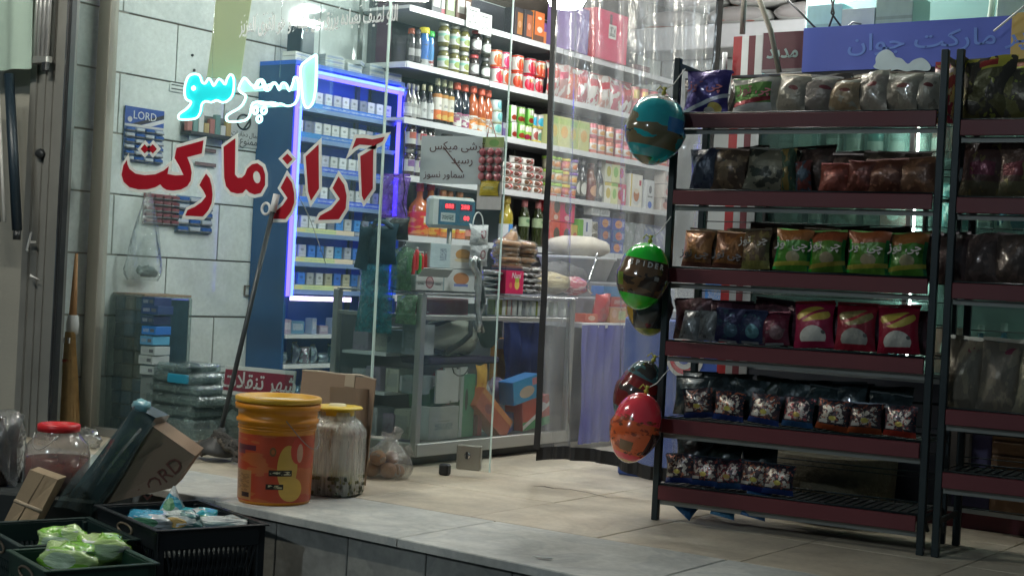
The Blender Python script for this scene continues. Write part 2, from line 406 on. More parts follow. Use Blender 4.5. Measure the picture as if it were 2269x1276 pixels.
# raised platform of the shop: core, stone edge slabs, riser tiles, floor tiles
core = mk('platform', [(-9.5, edgeY(-9.5)+.02, -.37), (3, edgeY(3)+.02, -.37), (3, 12, -.37), (-9.5, 12, -.37),
                       (-9.5, edgeY(-9.5)+.02, -.04), (3, edgeY(3)+.02, -.04), (3, 12, -.04), (-9.5, 12, -.04)],
          [(0, 1, 5, 4), (1, 2, 6, 5), (2, 3, 7, 6), (3, 0, 4, 7), (4, 5, 6, 7)], [SQ]*5)
plat = struct('platform', core, mat('mortar', (.13, .13, .12), .9))
def marble(name, c, vein, rough=.3, vs=2.5, dirt=.30):
    mt, nt, b = newmat(name); N = nt.nodes; L = nt.links
    tc = N.new('ShaderNodeTexCoord'); oi = N.new('ShaderNodeObjectInfo')
    ad = N.new('ShaderNodeVectorMath'); ad.operation = 'ADD'; sc_ = N.new('ShaderNodeVectorMath'); sc_.operation = 'SCALE'; sc_.inputs['Scale'].default_value = 7
    L.new(oi.outputs['Location'], sc_.inputs[0]); L.new(tc.outputs['Object'], ad.inputs[0]); L.new(sc_.outputs[0], ad.inputs[1])
    n = N.new('ShaderNodeTexNoise'); n.inputs['Scale'].default_value = vs; n.inputs['Detail'].default_value = 8; n.inputs['Distortion'].default_value = 1.5
    L.new(ad.outputs[0], n.inputs['Vector'])
    r = N.new('ShaderNodeValToRGB'); r.color_ramp.elements[0].position = .35; r.color_ramp.elements[0].color = rgb(c)
    r.color_ramp.elements[1].position = .5; r.color_ramp.elements[1].color = rgb(vein); e = r.color_ramp.elements.new(.56); e.color = rgb(c)
    e = r.color_ramp.elements.new(.8); e.color = rgb([x*.86 for x in c])
    L.new(n.outputs['Fac'], r.inputs[0])
    n2 = N.new('ShaderNodeTexNoise'); n2.inputs['Scale'].default_value = 45; n2.inputs['Detail'].default_value = 4; L.new(tc.outputs['Object'], n2.inputs['Vector'])
    mr = N.new('ShaderNodeMapRange'); mr.inputs[3].default_value = .82; mr.inputs[4].default_value = 1.15; L.new(n2.outputs['Fac'], mr.inputs[0])
    mx = N.new('ShaderNodeMix'); mx.data_type = 'RGBA'; mx.blend_type = 'MULTIPLY'; mx.inputs[0].default_value = 1
    L.new(r.outputs[0], mx.inputs[6]); L.new(mr.outputs[0], mx.inputs[7]); L.new(mx.outputs[2], b.inputs['Base Color'])
    n4 = N.new('ShaderNodeTexNoise'); n4.inputs['Scale'].default_value = 1.9; n4.inputs['Detail'].default_value = 9; n4.inputs['Roughness'].default_value = .68
    g4 = N.new('ShaderNodeNewGeometry'); L.new(g4.outputs['Position'], n4.inputs['Vector'])
    m4 = N.new('ShaderNodeMapRange'); m4.inputs[1].default_value = .38; m4.inputs[2].default_value = .62; m4.inputs[3].default_value = 1-dirt; m4.inputs[4].default_value = 1.04; L.new(n4.outputs['Fac'], m4.inputs[0])
    x4 = N.new('ShaderNodeMix'); x4.data_type = 'RGBA'; x4.blend_type = 'MULTIPLY'; x4.inputs[0].default_value = 1
    L.new(mx.outputs[2], x4.inputs[6]); L.new(m4.outputs[0], x4.inputs[7]); L.new(x4.outputs[2], b.inputs['Base Color'])
    mr3 = N.new('ShaderNodeMapRange'); mr3.inputs[3].default_value = rough; mr3.inputs[4].default_value = min(1, rough+(.3 if rough > .2 else .04))
    L.new(n.outputs['Fac'], mr3.inputs[0]); L.new(mr3.outputs[0], b.inputs['Roughness'])
    return mt
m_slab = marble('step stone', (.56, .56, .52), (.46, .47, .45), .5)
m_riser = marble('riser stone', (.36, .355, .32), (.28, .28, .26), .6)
m_floor = marble('beige floor stone', (.60, .53, .42), (.52, .45, .35), .38, 1.3)
m_tile = marble('glazed wall tile', (.68, .73, .70), (.62, .67, .645), .05, 1.0, .08)
def prism(poly, z0, z1, c=.004, name='tile'):
    """low prism with a worn (chamfered) top edge"""
    n = len(poly); cx = sum(p[0] for p in poly)/n; cy = sum(p[1] for p in poly)/n
    def ins(p, k):
        d = Vector((cx-p[0], cy-p[1])); d.normalize(); return (p[0]+d.x*k-cx, p[1]+d.y*k-cy)
    V = [(p[0]-cx, p[1]-cy, z0) for p in poly]+[(p[0]-cx, p[1]-cy, z1-c) for p in poly]+[(*ins(p, c*1.6), z1) for p in poly]
    Fc = []
    for r in (0, 1):
        for i in range(n): j = (i+1) % n; Fc.append((r*n+i, r*n+j, (r+1)*n+j, (r+1)*n+i))
    Fc.append(tuple(2*n+i for i in range(n)))
    return mk(name, V, Fc, [SQ if len(f) == 4 else SQ for f in Fc]), (cx, cy, 0)
# edge slabs: seams found at the photographed joints
xs = [-8.6, -7.6, -6.55, -5.5, -4.45, -3.42, -2.40, -1.35, -.3, .8]
for a, b_ in zip(xs[:-1], xs[1:]):
    g_ = .0025
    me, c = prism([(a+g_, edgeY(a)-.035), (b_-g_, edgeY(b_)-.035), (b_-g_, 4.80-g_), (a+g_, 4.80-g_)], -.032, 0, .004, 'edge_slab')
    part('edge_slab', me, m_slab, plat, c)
x = -8.5
while x < .8:
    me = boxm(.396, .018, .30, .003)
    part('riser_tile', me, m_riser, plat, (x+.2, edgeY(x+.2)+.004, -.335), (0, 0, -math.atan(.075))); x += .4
tilem = prism([(-.298, -.298), (.298, -.298), (.298, .298), (-.298, .298)], -.03, 0, .002)[0]
for i in range(14):
    for j in range(7):
        X = -8.05+.6*i; Y = 5.102+.6*j
        o = part('floor_tile', tilem, m_floor, plat, (X, Y, -.0004*((i*7+j*3) % 4)), (random.uniform(-.0006, .0006), random.uniform(-.0006, .0006), 0))
struct('floor', boxm(10, 3.2, .03), m_floor, (-3.4, 10.9, -.033))
# cracked joint with a chip
cp = [onZ(px, py, .0012) for px, py in [(1182, 1076), (1205, 1077), (1226, 1081), (1262, 1083), (1300, 1090), (1345, 1101), (1400, 1104), (1440, 1098), (1456, 1096)]]
wv = [.004, .012, .007, .0035, .003, .003, .003, .003, .002]
V = []; Fc = []
for p, w_ in zip(cp, wv): V += [(p.x, p.y-w_, .0012), (p.x, p.y+w_, .0012)]
for i in range(len(cp)-1): Fc.append((2*i, 2*i+2, 2*i+3, 2*i+1))
part('floor_crack', mk('crack', V, Fc, [SQ]*len(Fc)), mat('dirt', (.05, .04, .03), .9), plat)
o = thing('paper_scrap', 'small white scrap of paper lying on the step edge slab', 'litter', onZ(1204, 1236, .004), .3, me=blobm(.075, .022, .006, 3, .2, 10, 4), mt=m_paper)

# side wall: glazed tiles
wme = boxm(.12, 6.5, 3.6).copy(); wme.transform(Matrix.Translation((-6.722, 8.31, 0)))
wall = struct('side_wall', wme, mat('grout', (.10, .085, .07), .9))
tile_me = boxm(.792, .330, .009, .0025)
zr = [.304-.34, .304, .645, .984, 1.323, 1.663, 2.002, 2.342, 2.682, 3.02]
for k, z in enumerate(zr[:-1]):
    off = 5.504 if k % 2 == 1 else 5.91
    for q in range(-1, 4 if k < 4 else 7):
        y0 = off+.8*q
        if y0+.8 <= 5.06: continue
        a = max(y0, 5.06); b_ = y0+.8
        if b_-a < .05: continue
        me = tile_me if b_-a > .79 else boxm(b_-a-.008, .330, .009, .0025)
        if b_ > 8.8 and k < 7: continue
        part('wall_tile', me, m_tile, wall, (-6.662+.0006*((q*5+k*3) % 3), (a+b_)/2, z+.17), (rad(90), random.uniform(-.0012, .0012), rad(90)))
wallL = struct('pillar_wall', boxm(3.0, .5, 3.6), mat('pillar render', (.30, .29, .25), .85, 0, var=.15, scale=2, bump=.1), (-8.16, 5.30, 0))
m_back = mat('back wall paint', (.33, .35, .35), .7, var=.1, scale=1.5)
struct('back_wall', boxm(10, .1, 3.6), m_back, (-2, 11.6, 0))
struct('right_wall', boxm(.1, 6.5, 3.6), m_back, (.9, 8.6, 0))
struct('ceiling', boxm(8, 6.6, .08), mat('ceiling', (.6, .6, .58), .8), (-3, 8.6, 3.45))
# fascia above the glazing, keeps the shop front closed above the picture
struct('fascia', boxm(8.2, .12, .7), m_alud, (-3.0, 5.50, 3.10))

# ------------------------------------------------------------------ lamps: seen or inferred ones, and added fill
m_lamp = emit('lamp white', (.97, 1.0, .97), 92)
def ceiling_lamp(X, Y, label, z=2.85, r=.13, m_lamp=m_lamp):
    t = thing('ceiling_lamp', label, 'lamp', (X, Y, z), group='white ceiling lamps of the shop')
    part('bulb', lathem([(.04, 0), (r*.8, .015), (r, .07), (r*.9, .13), (.05, .17)], 16), m_lamp, t, (0, 0, -.085))
    part('socket', lathem([(.05, 0), (.045, .08), (.02, .10)], 10), m_white, t, (0, 0, .085))
    part('cord', tubem([(0, 0, .18), (0, 0, .6)], .005), m_black, t)
ceiling_lamp(-5.49, 8.21, 'round white lamp glaring above the curtain, half cut by picture top')
ceiling_lamp(-3.35, 6.75, 'added white fill lamp over the counter aisle, above the picture', m_lamp=emit('lamp white bright', (.97, 1.0, .97), 150))  # unseen lamp added as fill for the counter and shelves
ceiling_lamp(-4.3, 9.9, 'added white fill lamp deep in the shop, above the picture')  # unseen lamp added as fill for the back of the shop

def tube_lamp(X, Y, z, L_, s, label, vertical=False, col=(1, .98, .92), rz=0):
    t = thing('tube_lamp', label, 'lamp', (X, Y, z), rz)
    rot = (0, 0, 0) if vertical else (0, rad(90), 0)
    part('tube', tubem([(0, 0, -L_/2), (0, 0, L_/2)], .014, 8), emit('tube %s' % label[:12], col, s), t, rot=rot)
    part('housing', boxm(.05, .03, L_+.04), m_white, t, (0, .028, -L_/2-.02) if vertical else (-L_/2-.02, 0, .028), (0, 0, 0) if vertical else (rad(90), 0, rad(90)))
    return t
tube_lamp(-3.95, 5.66, 2.98, 1.2, 150, 'tube lamp above the shop doorway, just behind the fascia', col=(1, .93, .80))
tube_lamp(-5.6, 3.3, 2.75, 1.2, 320, 'tube lamp under the neighbouring canopy, above and left of the picture', col=(1.0, .97, .84))  # unseen tube added as front fill for lettering and pail
tube_lamp(-2.1, 6.72, 3.0, 1.0, 45, 'greenish tube lamp above the fridge top', col=(.70, 1.0, .92))
tube_lamp(-5.1, 5.95, 3.05, 1.0, 115, 'tube lamp on the ceiling just inside the fixed window', col=(.96, 1.0, .98), rz=rad(90))  # unseen tube added to brighten the tiles behind the window
# unseen street lamp added behind the viewer to light the front
t = thing('added_street_lamp', 'tall street lamp added behind the viewer, unseen, to light the front', 'street lamp', (-2.6, -7, -.36))
part('pole', lathem([(.09, 0), (.06, 5.2)], 10), m_alud, t)
part('arm', tubem([(0, 0, 5.2), (0, .3, 5.5), (-.3, .9, 5.6)], .035), m_alud, t)
part('lamp_head', boxm(.35, .7, .1, .03), m_alud, t, (-.4, 1.1, 5.56))
part('lamp_lens', boxm(.3, .6, .03), emit('added lamp lens', (.80, .93, 1.0), 500), t, (-.4, 1.1, 5.53))

# ------------------------------------------------------------------ shop front glazing
GY = 5.35
gl = thing('window', 'tall fixed shop window carrying the red lettering and neon word', 'window', (0, 0, 0))
part('pane', boxm(2.03, .010, 2.60), m_glass, gl, (-5.585, GY, .045))
part('frame', boxm(.10, .06, 2.8, .004), mat('beige aluminium', (.36, .35, .30), .5, .2, var=.1, scale=3), gl, (-6.585, GY, 0), label='vertical grey aluminium frame post')
part('bottom_rail', boxm(1.95, .05, .045, .004), m_alu, gl, (-5.56, GY, 0))
part('edge_strip', boxm(.006, .014, 2.6), mat('glass edge', (.62, .8, .76), .2, coat=1), gl, (-4.569, GY, .045))
a = math.atan2(5.79-5.50, -4.21+5.3)
dr = thing('glass_door', 'frameless glass door leaf standing open in front of the counter', 'door', (-5.27, 5.50, 0), a)
part('leaf', boxm(1.13, .010, 2.55), m_glass, dr, (.565, 0, .03))
part('leaf_edge', boxm(.005, .013, 2.55), MC['glass edge'], dr, (1.131, 0, .03))
lk = part('lock_plate', boxm(.125, .03, .12, .006), mat('steel lock', (.36, .35, .31), .3, .85), dr, (1.03, -.02, .035))
part('keyhole', lathem([(.014, 0), (.016, .012), (.01, .016)], 12), m_chrome, lk, (.0, -.015, .07), (rad(90), 0, 0))
part('lock_tongue', boxm(.012, .006, .035, .002), m_blackplastic, lk, (0, -.032, .055))
thing('door_stop', 'small black rubber door stop under the open glass door', 'door stop', onZ(985, 1052, 0), .2, me=boxm(.05, .045, .055, .008), mt=m_blackplastic)

# roller shutter rail on the pillar and what hangs there
t = thing('shutter_rail', 'ribbed grey roller shutter guide rail left of the shop window', 'rail', (-6.56, 5.02, 0))
prof = [(-.17, 0), (-.17, -.05), (-.12, -.05), (-.12, -.035), (-.085, -.035), (-.085, -.05), (-.045, -.05), (-.045, -.04), (-.01, -.04), (-.01, -.06), (.03, -.06), (.03, -.05), (.07, -.05), (.07, -.075), (.145, -.075), (.145, 0)]
V = [(x_, y_, z_) for z_ in (0, 2.8) for x_, y_ in prof]; n = len(prof)
part('channel', mk('channel', V, [(i, (i+1) % n, n+(i+1) % n, n+i) for i in range(n)], [SQ]*n), m_rail, t)
part('bright_edge', boxm(.006, .012, 2.8), m_chrome, t, (.152, -.075, 0))
part('seal', boxm(.018, .03, 2.75), m_blackplastic, t, (.166, -.055, .02))
hk = part('hook', tubem([(0, 0, .05), (.012, -.012, .03), (0, -.02, -.045), (.01, -.02, -.05)], .007), m_paper, t, (-.075, -.07, 1.03), label='small white hook')
part('hook_arm', boxm(.055, .008, .014, .003), m_paper, hk, (.03, -.01, -.01))
part('handle', blobm(.07, .04, .05, 2), m_blackplastic, t, (-.03, -.07, 1.47))
part('sticker', mk('flap', [(0, 0, 0), (.10, -.01, -.03), (.015, -.015, -.012)], [(0, 1, 2)], [SQ]), m_paper, t, (-.05, -.08, .86))
t = thing('rod_bundle', 'row of bright chrome tubes hanging beside the shutter rail', 'rod holder', (-6.56, 4.90, 1.97))
for i in range(4): part('tube', tubem([(i*.034-.05, 0, .02), (i*.034-.05+.003, 0, .7)], .0125, 8), mat('satin chrome', (.72, .72, .72), .32, .8, var=.05), t)
part('bracket', boxm(.15, .04, .035, .003), m_alu, t, (0, 0, -.01)); part('clip', boxm(.04, .03, .05, .006), m_blackplastic, t, (.06, -.01, -.055))
t = thing('fabric_banner', 'pale green cloth hanging at the top left corner', 'cloth', (-6.80, 4.86, 1.93))
V = []; Fc = []
for j in range(9):
    for i in range(15):
        V.append(((i/14-.5)*.42, .012*math.sin(i*1.1+j*.3)+.01*math.sin(i*.5), j*.1))
for j in range(8):
    for i in range(14): k = j*15+i; Fc.append((k, k+1, k+16, k+15))
part('cloth', mk('cloth', V, Fc, [SQ]*len(Fc), True), sheet('pale green cloth', (.46, .60, .52), .3), t)
t = thing('black_pole', 'slanting black pole hanging below the pale green cloth', 'pole', (0, 0, 0))
p1 = onY(20, 165, 4.8); p2 = onY(38, 510, 4.8)
part('shaft', tubem([p1, p2], .026, 10), mat('navy black', (.01, .02, .03), .4), t); part('end_cap', tubem([p2, p2+Vector((.0, 0, -.05))], .02, 8), m_blackplastic, t)
t = thing('striped_sheet', 'white and black striped awning roll at the left picture edge', 'awning', (0, 0, 0))
for i, dx in enumerate((-34, -22, -10, 2)):
    part('stripe', tubem([onY(dx-6, 200, 4.83), onY(dx+8, 492, 4.83)], .009, 6), m_paper if i % 2 else m_blackplastic, t)
# broom standing in the corner between rail and window
t = thing('straw_broom', 'straw broom leaning in the corner by the window frame', 'broom', (-6.515, 5.14, 0))
straw = mat('straw', (.52, .36, .17), .8, var=.35, scale=30)
part('handle', tubem([(-.01, .02, .62), (-.005, .02, .98)], .022, 8, r2=.008), mat('straw dark', (.45, .24, .11), .8), t)
part('binding', lathem([(.03, 0), (.034, .05), (.026, .10)], 10), m_paper, t, (-.008, .02, .55))
part('label_band', boxm(.05, .01, .03), m_paper, t, (0, -.02, .50))
V = []; Fc = []
R_ = random.Random(4)
for i in range(1100):
    a_ = R_.uniform(0, 6.28); r_ = R_.uniform(0, .026); r2_ = r_/.026*R_.uniform(.03, .075)
    x0, y0 = r_*math.cos(a_), r_*math.sin(a_); x1, y1 = r2_*math.cos(a_)+.03, r2_*math.sin(a_)*.7; zb = R_.uniform(0.0, .06)
    w_ = .0022; k = len(V)
    xm, ym = (x0+x1)/2+.012*math.cos(a_), (y0+y1)/2
    V += [(x0-w_, y0, .56), (x0+w_, y0, .56), (xm+w_, ym, .3), (xm-w_, ym, .3), (x1+w_, y1, zb), (x1-w_, y1, zb)]
    Fc += [(k, k+1, k+2, k+3), (k+3, k+2, k+4, k+5)]
part('bristles', mk('bristles', V, Fc, [SQ]*len(Fc)), straw, t, kind='stuff')
part('stitching', lathem([(.036, .40), (.038, .415)], 12, 'stitch', False, False), mat('broom thread', (.35, .08, .05), .7), t)

# ------------------------------------------------------------------ kinds of goods (local front is -Y)
def g_can(h, r, main, shapes, lidc=None):
    def f(loc, rz, label, cat, grp, s=1):
        t = thing('can', label, cat, loc, rz, grp)
        part('body', lathem([(r*.96, 0), (r, .006), (r, h-.006), (r*.96, h)], 14, 'can'), pm(main, shapes, .3, .2), t)
        part('lid', lathem([(r*.93, h+.0005), (r*.97, h+.003), (r*.90, h+.003), (r*.9, h+.001)], 14, 'lid'), m_alu, t)
        return t
    return f
def g_jar(h, r, content, lid, shapes, base=(.58, .58, .54)):
    def f(loc, rz, label, cat, grp, s=1):
        t = thing('jar', label, cat, loc, rz, grp)
        part('glass_body', lathem([(r*.8, 0), (r, .012), (r, h*.70), (r*.9, h*.78), (r*.72, h*.82), (r*.72, h*.86)], 14, 'jar'), mat('jar %s' % (content,), content, .12, coat=.6, var=.5, scale=60), t)
        part('paper_label', lathem([(r*1.01, h*.18), (r*1.01, h*.62)], 14, 'label', False, False), pm(base, shapes, .45), t)
        part('lid', lathem([(r*.8, h*.85), (r*.82, h*.87), (r*.82, h*.99), (r*.74, h)], 14, 'lid'), mat('lid %s' % (lid,), lid, .3, .2), t)
        return t
    return f
def g_bottle(h, r, body, cap, lab, shapes, base=(.58, .58, .54), neck=.30, sh=.56, lo=.10, hi=.46, clear=False, capr=1.0):
    def f(loc, rz, label, cat, grp, s=1):
        t = thing('bottle', label, cat, loc, rz, grp)
        m_ = mat('bottle %s' % (body,), body, .10, coat=.8, var=.3, scale=40)
        part('body', lathem([(r*.86, 0), (r, .01), (r, h*sh), (r*.82, h*(sh+.08)), (r*neck*1.05, h*(sh+.2)), (r*neck, h*.9)], 14, 'bottle'), m_, t)
        part('paper_label', lathem([(r*1.015, h*lo), (r*1.015, h*hi)], 14, 'label', False, False), pm(base, shapes, .45), t)
        part('cap', lathem([(r*neck*1.25*capr, h*.84), (r*neck*1.3*capr, h*.86), (r*neck*1.2*capr, h*.99), (r*neck*.9*capr, h)], 12, 'cap'), mat('cap %s' % (cap,), cap, .35), t)
        return t
    return f
def g_tub(h, r, body, lid, shapes):
    def f(loc, rz, label, cat, grp, s=1):
        t = thing('tub', label, cat, loc, rz, grp)
        part('cup', lathem([(r*.86, 0), (r*.97, h*.8)], 14, 'tub'), pm(body, shapes, .35), t)
        part('lid', lathem([(r, h*.78), (r*1.03, h*.82), (r*1.02, h), (r*.9, h)], 14, 'lid'), mat('tub lid %s' % (lid,), lid, .35), t)
        return t
    return f
def g_box(w_, d_, h, main, shapes, side=None, nm='carton'):
    def f(loc, rz, label, cat, grp, s=1):
        t = thing(nm, label, cat, loc, rz, grp)
        part('body', boxm(w_, d_, h, .002), mat('side %s' % (side or main,), side or main, .55), t)
        part('front_print', boxm(w_*.985, .0016, h*.985), pm(main, shapes, .4), t, (0, -d_/2-.0004, h*.008))
        return t
    return f
def g_bag(w_, h, d_, main, shapes, metal=.35, rough=.3, nm='snack_bag', slump=0):
    def f(loc, rz, label, cat, grp, s=1, seed=None, rot=None):
        seed = random.randint(0, 4) if seed is None else seed
        t = thing(nm, label, cat, loc, rz, grp)
        if rot: t.rotation_euler = rot
        part('pouch', bagm(w_, h, d_, seed, slump=slump), pm(main, shapes, rough, metal, bump=.25, coat=.3), t)
        part('crimped_seal', boxm(w_*.97, .003, h*.04), mat('seal %s' % (tuple(round(q*.8, 3) for q in main),), tuple(q*.8 for q in main), .3, .5), t, (0, .004+(.018*h/.2)*.0+slump*h*.8, h*.985))
        return t
    return f

R90 = rad(90)
# ------------------------------------------------------------------ cigarette cabinet
CX = -6.35; CY0 = 6.60; CY1 = 7.60
m_navy = mat('blue cabinet panel', (.008, .11, .55), .35, 0, var=.2, scale=3)
m_navyd = mat('dark teal cabinet side', (.006, .06, .17), .4, 0, var=.25, scale=3)
cab = thing('cigarette_cabinet', 'tall blue lit cabinet of cigarette packs edged by a violet light strip', 'cabinet', (0, 0, 0))
def bx(x0, x1, y0, y1, z0, z1, mt, par, name, c=0, **k):
    return part(name, boxm(x1-x0, y1-y0, z1-z0, c), mt, par, ((x0+x1)/2, (y0+y1)/2, z0), **k)
bx(-6.65, CX, CY0-.02, CY0, 0, 2.20, m_navyd, cab, 'side_panel')
bx(-6.65, CX, CY1, CY1+.02, 0, 2.20, m_navyd, cab, 'side_panel')
bx(-6.648, -6.62, CY0, CY1, 0, 2.20, m_navy, cab, 'back_panel')
bx(-6.65, CX+.004, CY0-.02, CY1+.02, 2.20, 2.225, m_navy, cab, 'top_panel')
m_led = emit('violet light strip', (.07, .045, 1.0), 6)
m_ledc = emit('cyan light strip', (.07, .12, 1.0), 6)
m_ledw = emit('white light strip', (.85, .62, 1.0), 2.6)
ls = part('light_strip', boxm(.012, .030, 1.40), m_led, cab, (CX+.012, CY0+.002, .79))
part('light_strip', boxm(.012, .018, 1.40), m_ledc, cab, (CX+.014, CY0+.028, .79))
part('light_strip', boxm(.012, CY1-CY0, .018), m_ledc, cab, (CX+.012, (CY0+CY1)/2, 2.165))
part('light_strip', boxm(.012, CY1-CY0, .022), m_led, cab, (CX+.010, (CY0+CY1)/2, 2.14))
part('light_strip', boxm(.012, .028, 1.40), m_led, cab, (CX+.012, CY1-.035, .79))
part('light_strip', boxm(.012, .55, .028), m_ledw, cab, (CX+.012, CY0+.30, .765))
part('post', boxm(.02, .05, 2.2), m_navy, cab, (CX, CY1-.0, 0))
m_shelfb = mat('cabinet shelf edge', (.20, .30, .52), .35, .2)
m_stripb = pm((.012, .16, .62), (('t', .02, .98, .3, .7, (.5, .6, .75)), ('r', 0, .25, 0, 1, (.06, .3, .7))), .3)
m_stripy = pm((.62, .66, .30), (('r', 0, .2, .2, .7, (.75, .68, .20)), ('t', .22, .98, .3, .6, (.35, .5, .3)), ('r', .7, 1, 0, 1, (.75, .62, .42))), .3)
rows = [1.955, 1.768, 1.570, 1.372, 1.185, 1.004, .833]
packcols = [((.62, .63, .62), (.10, .10, .12)), ((.70, .71, .70), (.15, .12, .12)), ((.45, .46, .55), (.1, .1, .1)), ((.05, .22, .60), (.08, .08, .1)), ((.68, .70, .72), (.30, .08, .08)), ((.50, .46, .34), (.3, .2, .05)), ((.22, .24, .30), (.4, .4, .4))]
counts = [9, 9, 5, 4, 8, 7, 7]
rowname = ['top row', 'second row from the top', 'third row from the top', 'fourth row from the top', 'fifth row from the top', 'sixth row from the top', 'bottom lit row']
for r, z in enumerate(rows):
    bx(-6.62, CX-.005, CY0, CY1, z-.012, z, m_shelfb, cab, 'shelf')
    bx(CX-.008, CX+.002, CY0+.05, CY1-.06, z-.028, z-.004, m_shelfb, cab, 'shelf_edge')
    bx(CX-.030, CX-.026, CY0+.05, CY1-.08 if r < 4 else CY0+.62, z, z+.034 if r < 4 else z+.03, m_stripb if r < 4 else m_stripy, cab, 'price_strip')
    y = CY0+.085
    n_ = 11 if r in (0, 1, 4) else 10
    for i in range(n_):
        if r == 2 and i > 7: break
        if r > 4 and i > 8: break
        pc = packcols[random.choice([0, 0, 1, 1, 4, 2, 5, 6])] if r < 4 or i not in (5, 7) else packcols[3]
        if r > 4 and random.random() < .35: pc = packcols[3]
        if r in (1, 4) and i >= n_-2: pc = packcols[3]
        t = thing('cigarette_pack', '%s cigarette pack, %s from left, %s of blue cabinet' % ('blue' if pc is packcols[3] else 'grey' if pc is packcols[2] else 'white', ords(i), rowname[r]),
                  'cigarette pack', (CX-.055+random.uniform(-.006, .004), y, z+.001), R90+random.uniform(-.05, .05), 'cigarette packs on display')
        part('box', boxm(.062, .024, .105, .001), mat('pack side %s' % (pc[0],), pc[0], .35), t)
        part('front_print', boxm(.0612, .001, .104), pm(pc[0], (('r', 0, 1, .0, .30, pc[1]), ('e', .5, .72, .22, .08, tuple(q*.5 for q in pc[0])), ('t', .1, .9, .05, .25, (.6, .6, .6)), ('r', 0, 1, .46, .50, tuple(q*.75 for q in pc[0]))), .3), t, (0, -.0125, .0005))
        y += .083 if r != 3 or i != 1 else .17
# boxes lying on top of the cabinet and dark box
g = g_box(.16, .10, .028, (.55, .58, .55), (('t', .1, .9, .2, .8, (.1, .2, .4)), ('r', 0, 1, .4, .5, (.1, .15, .3))), nm='carton')
k = 0
for (y, zz, n_, dr_) in ((6.68, 2.226, 2, .1), (6.98, 2.226, 3, -.06), (7.16, 2.226, 2, .15), (7.22, 2.284, 1, .5), (7.38, 2.226, 3, .04), (7.55, 2.226, 2, -.05)):
    for j in range(n_):
        g((-6.44, y, zz+j*.0292), R90+dr_+random.uniform(-.06, .06), ['flat cigarette carton on the cabinet top, %s pile from the left, %s up' % (ords(['6.68', '6.98', '7.16', '7.22', '7.38', '7.55'].index('%.2f' % y)), ords(j))][0], 'carton', 'flat cartons on top of the cabinet'); k += 1
thing('speaker_box', 'small dark upright box standing on the blue cigarette cabinet', 'box', (-6.47, 6.74, 2.285), R90+.1, me=boxm(.13, .12, .17, .008), mt=mat('teal black', (.01, .03, .05), .4))
# lower open part of the cabinet: two shelves with small stock
for q, z in enumerate((.555, .37, .17)):
    bx(-6.62, CX+.01, CY0, CY1, z-.022, z, m_white if q < 2 else m_shelfb, cab, 'shelf')
R_ = random.Random(9)
for q, z in enumerate((.556, .371, .171)):
    y = CY0+.07
    i = 0
    while y < CY1-.06:
        c = [(.25, .33, .45), (.45, .5, .5), (.10, .25, .35), (.35, .28, .35)][R_.randrange(4)]
        h_ = R_.uniform(.04, .12); w_ = R_.uniform(.05, .10)
        if q == 0:
            g_box(w_, .05, h_, c, (('t', .1, .9, .3, .8, (.6, .6, .6)),))((-6.42, y, z+.001), R90+R_.uniform(-.3, .3), 'small stock carton on the upper shelf under the lit bottom strip, %s from left' % ords(i), 'carton', 'stock under the cabinet')
        else:
            g_bag(w_*1.3, h_+.02, .05, tuple(v*.5 for v in c), (('n', 4, .55, (.3, .4, .42)),))((-6.42, y, z+.001), R90+R_.uniform(-.4, .4), 'small wrapped pouch, %s shelf of the lower blue cabinet, %s from left' % (['', 'middle', 'lowest'][q], ords(i)), 'pouch', 'pouches under the cabinet')
        y += w_*1.25+R_.uniform(0, .03); i += 1

# ------------------------------------------------------------------ wall shelving
SX = -6.20
shf = thing('wall_shelving', 'long white metal wall shelving crowded with groceries', 'shelving', (0, 0, 0))
m_shback = mat('dark shelf back board', (.085, .085, .10), .6, 0, var=.2, scale=4)
m_shend = mat('plum end board', (.10, .035, .075), .5)
SY0, SY1 = 7.47, 11.0
SZ = [2.705, 2.34, 1.978, 1.605, 1.215, .82, .45]
bx(-6.655, -6.62, SY0+.1, SY1, .0, 3.0, m_shback, shf, 'back_board')
bx(-6.64, -6.52, 7.62, 7.66, .0, 2.95, m_shend, shf, 'end_board')
seams = [7.45, 8.36, 9.27, 10.15, 11.0]
for q, z in enumerate(SZ):
    for a_, b_ in zip(seams[:-1], seams[1:]):
        dz = -.004 if a_ > 8 else 0
        bx(-6.62, SX-.006, a_+.003, b_-.003, z-.02+dz, z+dz, m_white, shf, 'shelf_board')
        bx(SX-.005, SX, a_+.004, b_-.004, z-.038+dz, z+.002+dz, m_white, shf, 'shelf_lip')
for yy in seams: bx(-6.62, -6.60, yy-.015, yy+.015, 0, 2.95, m_alud, shf, 'upright')
sidebracket = bx(-6.56, SX, 7.435, 7.445, 2.30, 2.335, m_white, shf, 'end_lip')
shelfname = {0: 'top shelf', 1: 'second shelf', 2: 'third shelf', 3: 'fourth shelf', 4: 'fifth shelf'}
cnt = {}
def wm(px, wpx, py): return wpx/F*depth(onX(px, py, SX-.06))
def shelf_item(q, px, py, maker, phrase, cat, grp, zoff=0, xo=-.07, extra=0, tier=None, behind=''):
    """stand an item on shelf q so that its front is near the lip"""
    P = onX(px, py, SX+xo)
    key = (q, phrase, tier, behind); i = cnt.get(key, 0); cnt[key] = i+1
    lab = '%s, %s from left%s, %s%s' % (phrase, ords(i), '' if tier is None else (', upper layer' if tier else ', lower layer'), shelfname[q], behind)
    dz = -.004 if P.y > 8.36 else 0
    return maker((SX+xo+random.uniform(-.012, .008), P.y+random.uniform(-.004, .004), SZ[q]+zoff+.0008+dz), R90+random.uniform(-.30, .30)*(1 if cat in ('can', 'jar', 'bottle', 'tin', 'tub') else .35), lab, cat, grp)
